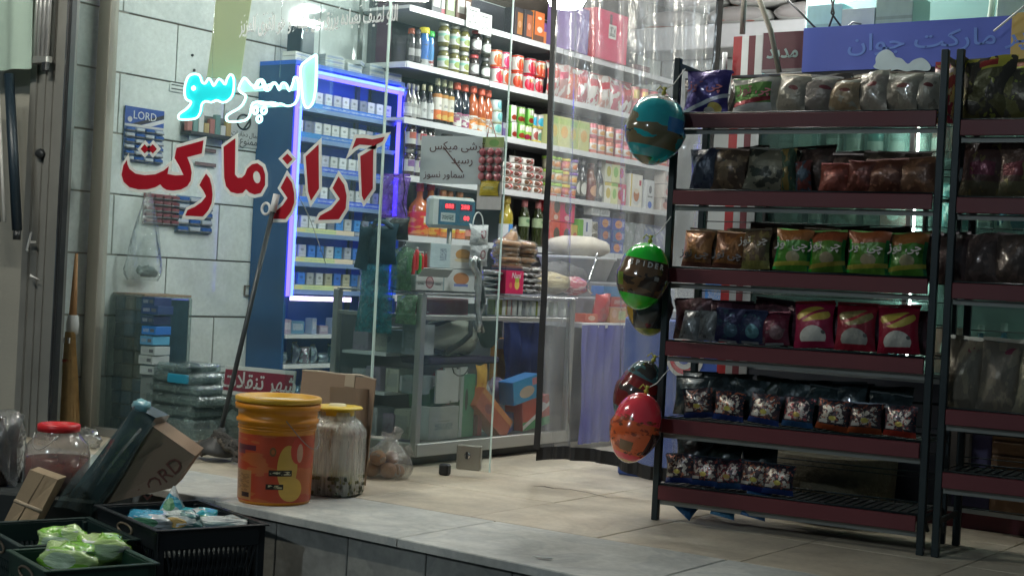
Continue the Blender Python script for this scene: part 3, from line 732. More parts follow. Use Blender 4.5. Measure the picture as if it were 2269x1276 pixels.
RED = (.55, .02, .03); CRM = (.58, .56, .52); GRN = (.10, .35, .06); ORG = (.62, .20, .03); DK = (.03, .03, .035)
# top shelf
it = shelf_item
for px, c in ((962, DK), (976, (.35, .05, .08)), (991, (.2, .22, .12)), (1014, (.12, .06, .04)), (1028, (.12, .06, .04))):
    it(0, px, 20, g_box(.10, .06, .24, c, (('r', .15, .85, .2, .6, CRM), ('e', .5, .75, .2, .1, (.4, .3, .1)))), 'dark upright carton', 'carton', 'dark cartons on the top shelf')
for i, px in enumerate((1040, 1068)):
    P = onX(px+9, 40 if i == 0 else 48, SX+.02)
    t = thing('picture_card', ['white card with a sketched mosque, left one of the pair on the top shelf lip', 'white card with a sketched mosque, right one of the pair on the top shelf lip'][i], 'card', (SX+.015, P.y, SZ[0]-.045-.02*i), R90)
    part('sheet', boxm(.145, .004, .145, .001), m_paper, t)
    part('drawing', tubem([(-.04, -.003, .04), (-.01, -.003, .05), (0, -.003, .10), (.01, -.003, .05), (.04, -.003, .045), (-.045, -.003, .035), (.05, -.003, .03)], .0018, 4), mat('ink', (.08, .09, .09), .8), t)
    part('caption', boxm(.09, .001, .006), mat('ink', (.08, .09, .09), .8), t, (0, -.0028, .118))
for px, c in ((1140, (.16, .06, .03)), (1158, (.16, .06, .03))):
    it(0, px, 60, g_box(.10, .10, .21, DK, (('r', .30, .95, .1, .85, (.36, .12, .04)), ('e', .6, .45, .2, .12, (.5, .25, .15)))), 'black box with brown picture', 'box', 'coffee boxes')
it(0, 1180, 60, g_box(.14, .10, .22, (.62, .20, .03), (('r', 0, .12, 0, 1, DK), ('r', 0, 1, 0, .22, (.12, .06, .03)), ('e', .6, .42, .25, .10, (.7, .6, .5)), ('e', .55, .80, .2, .05, (.75, .65, .5)))), 'orange and black coffee box', 'box', 'coffee boxes')
it(0, 1197, 72, g_box(.07, .08, .16, (.5, .16, .05), (('r', 0, 1, .6, 1, (.12, .05, .2)),)), 'small orange and purple box', 'box', 'coffee boxes')
# second shelf: sprays, jars, tomato cans
for px, c, cap in ((912, DK, (.25, .05, .02)), (921, DK, DK)):
    it(1, px, 110, g_bottle(.24, .030, c, cap, 0, (('r', .3, .7, .3, .7, (.3, .3, .3)),), base=DK, neck=.6, sh=.7, lo=.1, hi=.6), 'black spray can', 'spray can', 'spray cans', xo=-.09)
it(1, 937, 100, g_bottle(.26, .036, (.02, .16, .45), (.66, .58, .04), 0, (('r', 0, 1, .0, .25, (.45, .46, .45)), ('n', 5, .6, (.1, .1, .1))), base=(.02, .2, .5), neck=.78, sh=.68, lo=.02, hi=.66), 'blue spray can with yellow cap', 'spray can', 'spray cans')
it(1, 954, 105, g_bottle(.25, .032, (.02, .2, .45), (.05, .42, .08), 0, (('r', 0, 1, .0, .3, (.5, .5, .5)), ('n', 5, .58, (.25, .04, .05))), base=(.04, .25, .5), neck=.8, sh=.7, lo=.02, hi=.66), 'blue spray can with green cap', 'spray can', 'spray cans')
olive = (.13, .12, .035)
for px in (983, 1006, 1028):
    for tr in (0, 1): it(1, px, 132, g_jar(.165, .040, olive, (.45, .46, .42), (('r', 0, 1, .55, .8, (.25, .5, .42)), ('e', .5, .4, .12, .3, (.2, .25, .06)))), 'pickle jar with pale green label', 'jar', 'pickle jars', zoff=tr*.167, tier=tr)
for tr in (0, 1): it(1, 1051, 140, g_jar(.165, .040, (.03, .02, .02), (.42, .06, .06), (('e', .5, .5, .2, .4, (.6, .6, .6)),), base=(.2, .18, .18)), 'dark jar with dull red lid', 'jar', 'pickle jars', zoff=tr*.167, tier=tr)
for tr in (0, 1): it(1, 1075, 148, g_jar(.165, .036, (.03, .03, .02), (.1, .1, .1), (('e', .5, .5, .25, .4, (.6, .62, .58)),), base=(.08, .08, .07)), 'dark jar with white oval label', 'jar', 'pickle jars', zoff=tr*.167, tier=tr)
canred = (('r', 0, 1, .9, 1, RED), ('e', .42, .45, .11, .34, RED), ('e', .58, .30, .12, .22, (.5, .03, .04)), ('r', 0, 1, 0, .12, RED), ('t', .42, .62, .55, .8, (.4, .3, .1)))
for px in (1098, 1118, 1144, 1171, 1192):
    for tr in (0, 1): it(1, px, 165, g_can(.118, .049, CRM, canred), 'red and white tomato paste can', 'can', 'tomato paste cans', zoff=tr*.120, tier=tr)
# third shelf: bottles and cans
for px, c in ((905, (.05, .04, .04)), (913, (.35, .33, .3)), (925, (.03, .03, .03))):
    it(2, px, 230, g_bottle(.24, .030, c, (.2, .2, .18), 0, (('r', 0, 1, .2, .7, (.5, .5, .48)),), base=(.3, .3, .28), neck=.35), 'slim dark sauce bottle', 'bottle', 'sauce bottles', xo=-.09)
for px in (939, 952):
    it(2, px, 238, g_bottle(.25, .028, DK, (.35, .33, .2), 0, (('r', 0, 1, .0, 1, (.55, .56, .55)), ('t', .4, .6, .4, .6, (.1, .1, .1))), base=(.5, .5, .5), neck=.4, hi=.52), 'small black bottle with white label', 'bottle', 'sauce bottles')
for px in (968, 982, 997):
    it(2, px, 244, g_bottle(.31, .034, (.02, .02, .015), (.36, .36, .22), 0, (('r', 0, 1, 0, .38, ORG), ('e', .5, .12, .16, .10, (.65, .45, .1)), ('r', 0, 1, .86, 1, (.5, .25, .05)), ('t', .42, .6, .5, .6, (.2, .2, .2))), base=(.68, .66, .58), neck=.42, hi=.66, sh=.64, capr=1.05), 'tall black bottle with white and orange label', 'bottle', 'tall syrup bottles')
for px in (1010, 1029):
    it(2, px, 258, g_bottle(.31, .043, (.015, .018, .03), (.60, .10, .05), 0, (('n', 3, .52, (.30, .08, .15)), ('t', .3, .7, .6, .9, (.2, .2, .2))), neck=.42, sh=.60, lo=.03, hi=.33, capr=1.25), 'black syrup bottle with red cap', 'bottle', 'syrup bottles')
for px in (1045, 1063, 1079):
    it(2, px, 264, g_bottle(.31, .042, (.42, .09, .02), (.55, .09, .04), 0, (('n', 3, .5, (.62, .28, .05)), ('t', .3, .7, .6, .9, (.2, .1, .05))), neck=.42, sh=.60, lo=.03, hi=.33, capr=1.25), 'orange syrup bottle with red cap', 'bottle', 'syrup bottles')
for tr in (0, 1, 2):
    P = it(2, 1097, 268, g_can(.082, .046, (.55, .65, .62), (('e', .48, .6, .1, .35, (.18, .5, .5)), ('r', 0, 1, 0, .15, (.5, .5, .3)))), ['pale teal can at the bottom of its stack', 'pale teal can in the middle of its stack', 'pale teal can on top of its stack'][tr], 'can', 'pale teal cans', zoff=tr*.084)
it(2, 1112, 272, g_box(.06, .06, .10, (.18, .10, .28), (('r', 0, 1, .6, 1, (.4, .4, .45)),)), 'small violet carton', 'carton', 'small cartons')
for px in (1133, 1151, 1169):
    for tr in (0, 1): it(2, px, 285, g_can(.118, .038, CRM if px == 1133 else (.25, .50, .08), (('e', .42, .28, .10, .16, (.28, .01, .02)), ('e', .58, .25, .10, .16, (.22, .01, .02)), ('r', .35, .65, .6, .92, (.6, .58, .5)), ('r', 0, .3, 0, 1, (.14, .35, .05)))), 'white cherry compote can' if px == 1133 else 'green cherry compote can', 'can', 'cherry cans', zoff=tr*.120, tier=tr)
for px, c in ((1183, (.3, .08, .06)), (1194, (.15, .3, .2))):
    for tr in (0, 1): it(2, px, 292, g_can(.105, .030, CRM, (('e', .5, .5, .2, .3, c if not tr else (.05, .35, .6)), ('r', 0, 1, 0, .2, (.6, .55, .1)))), 'small mixed can', 'can', 'small cans', zoff=tr*.107, tier=tr)
# fourth shelf: jam jars, pastry packs
for px in (905, 928, 950):
    for tr in (0, 1):
        lab = (('r', .36, .64, .45, .98, (.45, .08, .07)),) if tr else (('r', .36, .64, .4, .95, (.22, .10, .30)),)
        it(3, px, 366, g_jar(.178, .040, (.04, .02, .02), (.12, .11, .10), lab), 'dark jam jar with white label', 'jar', 'jam jars', zoff=tr*.18, tier=tr)
it(3, 986, 390, g_jar(.32, .05, (.03, .02, .02), (.10, .09, .08), (('e', .5, .5, .15, .3, (.3, .3, .3)),)), 'tall dark jar behind the grey note', 'jar', 'jam jars')
pastry = (('e', .25, .5, .13, .3, (.13, .05, .03)), ('r', .42, .62, .15, .85, (.45, .08, .07)), ('e', .8, .5, .12, .25, (.3, .15, .12)))
for px in (1120, 1143, 1166, 1189):
    for tr in range(5 if px in (1143, 1166) else 4):
        it(3, px, 395, g_bag(.15, .055, .10, (.70, .68, .64), pastry, metal=0, rough=.3, nm='pastry_pack'), 'white wrapped pastry %s' % ['at the stack bottom', 'second in its stack', 'third in its stack', 'fourth in its stack', 'topmost in its stack'][tr], 'pastry', 'white wrapped pastries', zoff=tr*.050)
# fifth shelf: oils and juices
it(4, 926, 490, g_bottle(.36, .075, (.40, .10, .015), (.5, .05, .03), 0, (('n', 4, .5, (.62, .08, .02)), ('r', .45, .62, .5, .8, (.7, .66, .5)), ('r', .45, .62, .42, .5, (.6, .45, .05))), base=(.65, .30, .04), neck=.28, sh=.52, lo=.05, hi=.46), 'big orange oil bottle', 'bottle', 'oil bottles', xo=-.10)
it(4, 950, 496, g_bottle(.38, .080, (.42, .13, .02), (.5, .05, .03), 0, (('n', 4, .5, (.60, .07, .02)), ('r', .45, .6, .5, .85, (.7, .66, .5)), ('r', .45, .6, .4, .5, (.6, .45, .05))), base=(.65, .32, .05), neck=.28, sh=.52, lo=.05, hi=.46), 'big orange oil bottle', 'bottle', 'oil bottles', xo=-.10)
for px in (976, 996, 1016):
    it(4, px, 505, g_bottle(.33, .052, (.36, .15, .03), (.35, .12, .03), 0, (('r', .35, .65, .55, 1, (.7, .68, .6)), ('r', .35, .65, .35, .55, (.6, .42, .05)), ('n', 4, .6, (.55, .08, .02))), base=(.5, .18, .05), neck=.4, sh=.62, lo=.03, hi=.33), 'amber oil bottle with white label', 'bottle', 'oil bottles')
it(4, 1034, 510, g_bottle(.30, .05, (.22, .09, .03), (.3, .1, .03), 0, (('e', .5, .6, .15, .3, (.55, .05, .04)),), base=(.6, .3, .2), neck=.4, lo=.1, hi=.4), 'amber bottle behind the shop scale', 'bottle', 'oil bottles')
it(4, 1119, 530, g_bottle(.35, .052, (.30, .24, .02), (.4, .3, .05), 0, (('r', .4, .6, 0, 1, (.05, .15, .5)), ('e', .5, .5, .07, .2, (.6, .45, .05))), base=(.5, .52, .55), neck=.45, sh=.60, lo=.10, hi=.42), 'golden oil bottle with blue label', 'bottle', 'oil bottles')
for px in (1160, 1187, 1205): it(4, px, 540, g_bottle(.34, .042, (.022, .030, .008), (.45, .16, .16), 0, (('r', 0, 1, .1, .9, (.32, .42, .25)), ('e', .56, .6, .1, .2, (.1, .2, .1))), base=(.3, .4, .25), neck=.45, sh=.66, lo=.42, hi=.62), 'dark green bottle with pale label', 'bottle', 'oil bottles')
# ---- behind the plastic curtain
bh = ' behind curtain'
it(0, 1256, 108, g_box(.30, .2, .34, (.20, .13, .32), (('n', 4, .6, (.3, .22, .4)),)), 'purple carton beside the red box', 'carton', 'cartons behind the curtain', behind=bh)
P_ = it(0, 1328, 128, g_box(.46, .22, .38, (.50, .03, .06), (('r', .40, .64, .45, .74, (.6, .6, .55)), ('t', .42, .62, .5, .7, (.1, .1, .1)), ('r', .42, .5, .74, .95, (.1, .02, .03)))), 'big red box with white label', 'box', 'cartons behind the curtain', behind=bh)
it(0, 1412, 150, g_box(.20, .12, .05, (.2, .12, .12), ()), 'dark tray at the shelf end', 'tray', 'cartons behind the curtain', behind=bh)
for k_, px in enumerate((1222, 1240, 1262, 1285, 1310, 1335, 1362, 1388)):
    c = [(.42, .06, .08), (.5, .3, .25), (.48, .08, .08), (.35, .05, .06)][k_ % 4]
    it(1, px, 215, g_bag(.20, .26, .08, c, (('n', 3, .5, CRM), ('r', .2, .8, .6, .8, (.55, .05, .05))), metal=.1), 'red and white sweet bag', 'bag', 'sweet bags', behind=bh)
for k_, px in enumerate((1405, 1425, 1446, 1466)):
    for tr in (0, 1): it(1, px, 245, g_can(.12, .045, (.55, .12, .12), (('r', .35, .65, .2, .8, (.62, .42, .12)),)), 'small red and gold tin', 'tin', 'red tins', zoff=tr*.122, tier=tr, behind=bh)
for k_, px in enumerate((1216, 1238, 1260, 1282)):
    it(2, px, 340, g_box(.15, .08, .23, (.45, .48, .22), (('e', .5, .5, .3, .2, (.6, .42, .12)), ('r', 0, 1, .75, .95, (.32, .45, .15)))), 'pale green biscuit carton', 'carton', 'biscuit cartons', behind=bh)
for k_, px in enumerate((1306, 1326, 1346, 1366, 1386, 1406, 1426, 1446, 1466, 1486)):
    for tr in (0, 1): it(2, px, 355, g_can(.115, .048, (.55, .15, .13), (('r', .3, .7, .25, .7, CRM), ('e', .5, .45, .12, .15, (.6, .3, .1)))), 'small pink and white tin', 'tin', 'pink tins', zoff=tr*.117, tier=tr, behind=bh)
for px, lid in ((1214, (.30, .48, .08)), (1228, (.30, .48, .08)), (1246, (.62, .50, .06)), (1264, (.20, .12, .35))):
    for tr in range(3):
        it(3, px, 430, g_tub(.098, .052, (.5, .15, .12) if lid[0] > .5 else (.5, .45, .35), lid, (('e', .5, .5, .15, .3, (.6, .25, .08)), ('r', .3, .7, .1, .3, CRM))), '%s %s' % ({.30: 'green lidded tub', .62: 'yellow lidded tub', .20: 'violet lidded tub'}[lid[0]], ['at stack bottom', 'in stack middle', 'on stack top'][tr]), 'tub', 'stacked tubs', zoff=tr*.10, behind=bh)
for px in (1276, 1290, 1324): it(3, px, 436, g_bottle(.33, .038, DK, (.25, .25, .25), 0, (('e', .5, .5, .14, .4, (.5, .5, .45)),), base=(.1, .1, .08), neck=.4), 'black sauce bottle with pale label', 'bottle', 'dark sauce bottles', behind=bh)
it(3, 1307, 440, g_bottle(.30, .052, (.13, .04, .02), (.08, .03, .02), 0, (('e', .5, .5, .15, .4, (.6, .4, .2)),), base=(.15, .05, .03), neck=.5), 'brown chocolate sauce bottle', 'bottle', 'dark sauce bottles', behind=bh)
for px, c, c2, n_ in ((1340, (.6, .6, .5), (.45, .4, .1), 'cream and yellow packet'), (1354, (.62, .6, .35), (.3, .45, .15), 'yellow green packet'), (1368, (.6, .5, .42), (.5, .04, .04), 'cream and red packet')):
    for tr in (0, 1): it(3, px, 445, g_box(.11, .06, .17, c, (('e', .5, .5, .3, .25, c2), ('r', 0, 1, .85, 1, (.5, .08, .06) if tr else c2))), n_, 'packet', 'small packets', zoff=tr*.172, tier=tr, behind=bh)
it(3, 1374, 448, g_box(.07, .07, .17, (.5, .05, .05), (('r', .3, .7, .2, .8, CRM),)), 'red cup noodle', 'packet', 'small packets', behind=bh)
it(3, 1402, 452, g_box(.21, .07, .27, (.68, .66, .58), (('e', .52, .30, .34, .24, (.55, .56, .55)), ('e', .52, .38, .24, .20, (.42, .16, .03)), ('e', .52, .50, .20, .08, (.65, .55, .4)), ('r', .72, .9, .68, .84, (.4, .03, .04)), ('r', 0, .12, 0, 1, (.55, .45, .12)))), 'cake mix box showing a slice of cake', 'box', 'cake mix boxes', behind=bh)
it(3, 1432, 456, g_box(.13, .07, .24, (.6, .62, .62), (('e', .5, .15, .25, .12, (.05, .2, .55)), ('r', .2, .8, .4, .46, (.2, .2, .2)), ('e', .5, .68, .18, .14, (.12, .12, .14)))), 'white box with blue corner', 'box', 'cake mix boxes', behind=bh)
for tr in range(3): it(3, 1466, 460, g_box(.16, .10, .11, (.62, .56, .50), (('e', .5, .45, .35, .3, (.50, .25, .18)), ('r', .3, .7, .7, .95, (.15, .1, .1)))), 'cupcake pack %s' % ['at stack bottom', 'in stack middle', 'on stack top'][tr], 'cake', 'cupcake packs', zoff=tr*.113, behind=bh)
for px, n_ in ((1217, 2), (1243, 2)):
    for tr in range(n_): it(4, px, 548, g_box(.19, .10, .20, (.55, .025, .035), (('e', .55, .55, .25, .25, (.08, .05, .03)), ('e', .5, .15, .18, .1, (.6, .4, .35)))), 'red box with dark picture', 'box', 'red boxes', zoff=tr*.205, tier=tr, behind=bh)
it(4, 1262, 552, g_box(.10, .08, .19, (.60, .42, .08), (('e', .5, .5, .35, .2, (.6, .1, .05)),)), 'yellow pouch above the red boxes', 'packet', 'small packets', zoff=.002, behind=bh)
it(4, 1272, 553, g_box(.06, .10, .24, (.16, .40, .08), ()), 'narrow green box', 'box', 'boxes on the oil shelf', behind=bh)
it(4, 1287, 556, g_box(.13, .10, .25, (.68, .69, .70), (('r', .42, .58, .6, .9, (.1, .12, .3)), ('t', .3, .7, .2, .5, (.3, .3, .4)))), 'narrow white box', 'box', 'boxes on the oil shelf', behind=bh)
for tr in range(3): it(4, 1306, 560, g_can(.075, .055, (.35, .34, .28), (('e', .5, .5, .12, .4, (.1, .09, .05)),)), 'flat grey tin %s' % ['at stack bottom', 'in stack middle', 'on stack top'][tr], 'tin', 'flat grey tins', zoff=tr*.078, behind=bh)
for px in (1330, 1358):
    for tr in range(3): it(4, px, 562, g_box(.17, .08, .092, (.03, .06, .26), (('e', .5, .5, .30, .36, (.5, .2, .06)), ('r', .3, .7, .42, .5, (.3, .05, .03)), ('t', .75, .95, .3, .8, (.5, .5, .6)))), 'blue burger box %s' % ['at stack bottom', 'in stack middle', 'on stack top'][tr], 'box', 'blue burger boxes', zoff=tr*.094, behind=bh)
for px in (1308, 1330):
    for tr in (0, 1): it(4, px, 520, g_box(.13, .07, .055, (.5, .52, .52), (('t', .1, .9, .2, .8, (.1, .1, .1)),)), 'white tea packet %s' % ['below', 'above'][tr], 'packet', 'white tea packets', zoff=.287+tr*.057, behind=bh)
for px, c in ((1392, (.25, .28, .28)), (1415, (.30, .32, .33)), (1440, (.22, .25, .35)), (1465, (.3, .3, .4))):
    it(4, px, 572, g_bag(.20, .26, .07, c, (('n', 4, .55, (.4, .42, .45)),), metal=.3), 'grey wrapped pack', 'pack', 'grey packs', behind=bh)

# ------------------------------------------------------------------ glass display counter
KX = -4.64; KY0 = 5.80; KY1 = 7.20; KXb = -5.22
ctr = thing('display_counter', 'glass display counter with aluminium posts running into the shop', 'counter', (0, 0, 0))
m_cglass = film('counter glass', tint=(.965, .98, .98), veil=.03, veilcol=(.6, .65, .65), rough=.03, bscale=3, gloss=.8)
for x_ in (KX-.02, KXb):
    for y_ in (KY0+.01, KY1-.02): bx(x_-.018, x_+.018, y_-.02, y_+.02, 0.05, .865, m_alu, ctr, 'post', .004)
bx(KX-.04, KX-.006, KY0+.03, KY1-.04, .735, .757, m_alu, ctr, 'middle_rail', .003)
bx(KXb, KX-.04, KY0+.0, KY0+.03, .735, .757, m_alu, ctr, 'middle_rail', .003)
bx(KX-.04, KX+.006, KY0, KY1, .862, .872, m_chrome, ctr, 'top_rail', .002)
bx(KXb, KX-.04, KY0, KY0+.02, .862, .872, m_chrome, ctr, 'top_rail', .002)
bx(KX-.04, KX+.002, KY0, KY1, .05, .115, m_alu, ctr, 'bottom_rail', .003)
bx(KXb, KX-.04, KY0, KY0+.03, .05, .115, m_alu, ctr, 'bottom_rail', .003)
bx(KXb, KX-.07, KY0+.05, KY1-.05, 0, .05, m_blackplastic, ctr, 'plinth')
bx(KXb, KX, KY0-.005, KY1, .873, .881, m_cglass, ctr, 'top_glass')
bx(KX-.022, KX-.016, KY0+.03, KY1-.04, .115, .735, m_cglass, ctr, 'front_glass')
bx(KX-.022, KX-.016, KY0+.03, KY1-.04, .757, .862, m_cglass, ctr, 'front_glass')
bx(KXb+.02, KX-.04, KY0+.012, KY0+.018, .115, .735, m_cglass, ctr, 'end_glass')
bx(KXb, KX-.03, KY0+.03, KY1-.04, .742, .748, m_cglass, ctr, 'inner_shelf')
bx(KXb, KXb+.012, KY0+.03, KY1-.04, .115, .735, mat('counter back', (.12, .13, .15), .6), ctr, 'back_board')
bx(KXb+.02, KX-.26, KY0+.04, KY0+.6, .335, .350, m_white, ctr, 'inner_shelf')
bx(KXb+.02, KX-.26, KY0+.04, KY0+.6, .535, .550, m_white, ctr, 'inner_shelf')
# things inside the upper tray
def inC(px, py, X=-4.72): return onX(px, py, X)
def atY(px, py, X): return onX(px, py, X).y
bxm = lambda *a, **k: g_box(*a, **k)
thing('maroon_tray_card', 'flat maroon card box lying under the counter glass', 'box', (-4.76, 6.05, .760), R90, me=boxm(.40, .12, .085, .002), mt=pm((.20, .02, .035), (('r', .0, 1, .9, 1, (.4, .2, .2)), ('e', .15, .12, .02, .04, (.6, .5, .5))), .35))
for i, (px, c) in enumerate(((1086, (.22, .25, .05)), (1101, (.30, .34, .10)), (1113, (.42, .12, .08)), (1124, (.40, .42, .40)), (1137, (.16, .17, .17)), (1152, (.55, .56, .58)), (1166, (.5, .55, .55)), (1180, (.30, .40, .06)), (1195, (.5, .5, .45)), (1215, (.45, .5, .4)), (1236, (.6, .6, .58)), (1254, (.5, .55, .55)))):
    P = inC(px, 690); g_can(.088, .036, c, (('r', .4, .5, 0, 1, (.7, .7, .66)), ('r', 0, 1, .0, .08, (.5, .5, .5))))((-4.70, P.y, .7585), R90, 'small upright tin under the counter glass, %s from the left' % ords(i), 'tin', 'tins under the counter glass')
# lower compartment
def soft(name, label, cat, px, py, pz, sx, sy, sz, mt, seed=0, X=-4.80, rg=.10, zz=None, rz=0):
    P = onX(px, py, X); return thing(name, label, cat, (X, P.y, pz), rz, me=blobm(sx, sy, sz, seed, rg), mt=mt)
def flatbox(name, label, px, py, z, w_, d_, h, c, shapes, X=-4.80, tilt=0, rz=0, cat='box'):
    P = onX(px, py, X)
    t = thing(name, label, cat, (X, P.y, z), 0); t.rotation_euler = (0, 0, R90+rz)
    t.rotation_mode = 'XYZ'
    if tilt: t.matrix_world = Matrix.Translation((X, P.y, z)) @ Matrix.Rotation(R90+rz, 4, 'Z') @ Matrix.Rotation(tilt, 4, 'Y')
    part('body', boxm(w_, d_, h, .003), mat('side %s' % (c,), c, .55), t)
    part('front_print', boxm(w_*.985, .0016, h*.985), pm(c, shapes, .4), t, (0, -d_/2-.0004, h*.008))
    return t
m_cream = mat('cream cloth', (.52, .50, .42), .9, var=.2, scale=14, bump=.4, bscale=25)
t = thing('cloth_bundle', 'cream and dark patterned cloth bundle folded inside the counter', 'cloth bundle', (-4.85, atY(996, 760, -4.85), .535), 0)
part('cloth', blobm(.17, .50, .20, 5, .12), pm((.50, .48, .41), (('d', .25, .9, .07, (.05, .035, .045)), ('d', .95, -1.2, .06, (.05, .035, .045)), ('r', 0, 1, 0, .16, (.07, .045, .09)), ('n', 5, .62, (.40, .37, .30))), .85, bump=.6), t)
part('dark_strap', tubem([(.088, -.16, .02), (.098, -.02, .08), (.092, .06, .12), (.06, .10, .19)], .014, 6), mat('dark strap', (.03, .025, .035), .8), t)
thing('shelf_cloth', 'dark violet cloth strip under the cream bundle in the counter', 'cloth', (-4.83, atY(1000, 795, -4.83), .50), 0, me=boxm(.2, .62, .036, .01), mt=mat('violet cloth', (.035, .02, .06), .9))
for i in range(4): part('sheet', boxm(.012, .10, .17, 0), m_paper, thing('receipt_stack', 'white receipt sheets pinned inside the counter, %s sheet' % ords(i), 'paper', (-4.70-.01*i, atY(975+18*i, 832, -4.72), .305+.01*(i % 2)), rad(8*(i-1)), 'receipt sheets'))
thing('looped_string', 'thin dark string looped over the white receipt sheets', 'cord', (0, 0, 0), me=tubem([onX(px, py, -4.685) for px, py in ((1003, 815), (1006, 826), (1014, 832), (1026, 832), (1034, 824), (1038, 815))], .003, 5), mt=m_blackplastic)
soft('red_bag', 'crumpled pinkish red plastic bag inside the counter', 'plastic bag', 977, 865, .27, .12, .20, .20, mat('red film', (.50, .05, .07), .3, var=.4, scale=15, bump=.6, bscale=30, coat=.5), 2)
flatbox('green_board', 'tall green box standing inside the counter', 1022, 940, .117, .13, .06, .33, (.06, .22, .12), (('r', 0, .22, 0, 1, (.35, .38, .36)), ('e', .45, .6, .1, .18, (.02, .03, .03)), ('n', 4, .66, (.3, .35, .3))), X=-4.74)
flatbox('grey_carton', 'grey white carton low in the counter corner', 960, 990, .117, .25, .12, .17, (.40, .42, .40), (('t', .2, .8, .3, .5, (.15, .2, .25)), ('r', .3, .7, .55, .57, (.2, .2, .2))), X=-4.76)
flatbox('green_carton', 'dark green box above the grey carton in the counter', 957, 925, .29, .22, .14, .10, (.05, .17, .08), (('n', 3, .6, (.10, .2, .10)),), X=-4.80, tilt=-.15)
flatbox('white_carton', 'white flat cartons stacked in the counter corner', 915, 915, .36, .20, .14, .08, (.42, .42, .44), (('r', 0, 1, .45, .5, (.15, .15, .15)),), X=-4.84)
thing('red_book', 'slim red box upright beside the tall green box', 'box', (-4.75, atY(1049, 960, -4.75), .117), R90, me=boxm(.04, .08, .26, .002), mt=mat('side red', (.42, .03, .04), .5))
t = thing('orange_pouch', 'small orange pouch upright inside the counter', 'pouch', (-4.72, atY(1067, 850, -4.72), .325), R90); part('pouch', bagm(.10, .17, .03, 1), pm((.62, .32, .05), (('n', 4, .6, (.5, .2, .03)),), .4), t)
flatbox('orange_box', 'long orange box leaning diagonally inside the counter', 1110, 965, .135, .12, .10, .34, (.50, .12, .05), (('r', .72, 1, 0, 1, (.70, .28, .08)), ('e', .4, .7, .2, .1, (.3, .05, .05))), X=-4.72, tilt=-.95)
flatbox('blue_box', 'tilted blue biscuit box in the counter', 1152, 895, .29, .26, .10, .13, (.02, .20, .52), (('e', .5, .4, .28, .25, (.55, .45, .30)), ('r', .72, .95, .6, .9, (.6, .25, .2))), X=-4.74, tilt=-.18)
flatbox('red_green_pack', 'red and green box in the counter\'s lower right corner', 1168, 965, .135, .27, .12, .17, (.45, .03, .05), (('r', 0, 1, 0, .28, (.05, .28, .08)), ('d', .1, .6, .07, (.65, .62, .6)), ('e', .7, .65, .2, .15, (.62, .55, .55))), X=-4.76, tilt=-.12)
flatbox('blue_violet_box', 'blue box under the leaning orange one', 1120, 985, .118, .22, .08, .10, (.08, .10, .40), (('e', .4, .5, .2, .3, (.3, .3, .5)),), X=-4.80, tilt=-.2)
soft('lilac_pouch', 'lilac crumpled pouch between the counter boxes', 'pouch', 1098, 880, .25, .10, .16, .16, mat('lilac film', (.22, .16, .28), .5, var=.4, bump=.5), 4, X=-4.86)
soft('grey_film_bag', 'pale grey plastic wrap heap beside the tall green box', 'plastic bag', 1075, 910, .117, .12, .16, .26, mat('grey film', (.30, .30, .30), .4, var=.4, bump=.6), 6, X=-4.88)
flatbox('orange_carton', 'orange carton at the back of the counter', 1112, 820, .38, .18, .05, .24, (.50, .20, .03), (('r', 0, 1, .75, 1, (.35, .35, .33)), ('n', 3, .65, (.6, .3, .05))), X=-5.00)
t = thing('blue_cloth', 'deep blue cloth hanging in folds inside the counter', 'cloth', (-4.93, atY(1160, 800, -4.93), .33), 0)
V = []; Fc = []
for j in range(9):
    for i in range(25):
        V.append((.02*math.sin(i*1.0)+.01*math.sin(i*.37+j), (i/24-.5)*.42*(1-.12*math.sin(j*.5)), j*.048))
for j in range(8):
    for i in range(24): k = j*25+i; Fc.append((k, k+1, k+26, k+25))
part('folds', mk('cloth', V, Fc, [SQ]*len(Fc), True), mat('deep blue cloth', (.02, .045, .20), .8, var=.3), t)
t = thing('dark_green_cloth', 'dark green apron hanging beside the blue cloth', 'cloth', (-4.80, atY(1082, 745, -4.80), .58), 0); part('folds', blobm(.04, .22, .20, 8, .15), mat('dark green cloth', (.03, .07, .06), .8), t)
# stuff behind the counter end glass
R_ = random.Random(31)
for q, z in enumerate((.117, .352, .552)):
    for i in range(4):
        c = [(.2, .24, .25), (.45, .46, .48), (.28, .22, .3), (.35, .36, .30)][(i+q) % 4]
        g_box(.10+.02*(i % 2), .12, (.15, .11, .14)[q]*R_.uniform(.7, 1.1), c, (('t', .1, .9, .2, .8, (.2, .2, .22)), ('n', 3, .6, tuple(v*.6 for v in c))))((-5.13+.115*i if q else -5.13+.1*i, 5.95+R_.uniform(0, .04), z), R_.uniform(-.2, .2), 'pale carton behind the counter end glass, %s of the %s row' % (ords(i), ['bottom', 'middle', 'upper'][q]), 'carton', 'cartons behind the counter end')
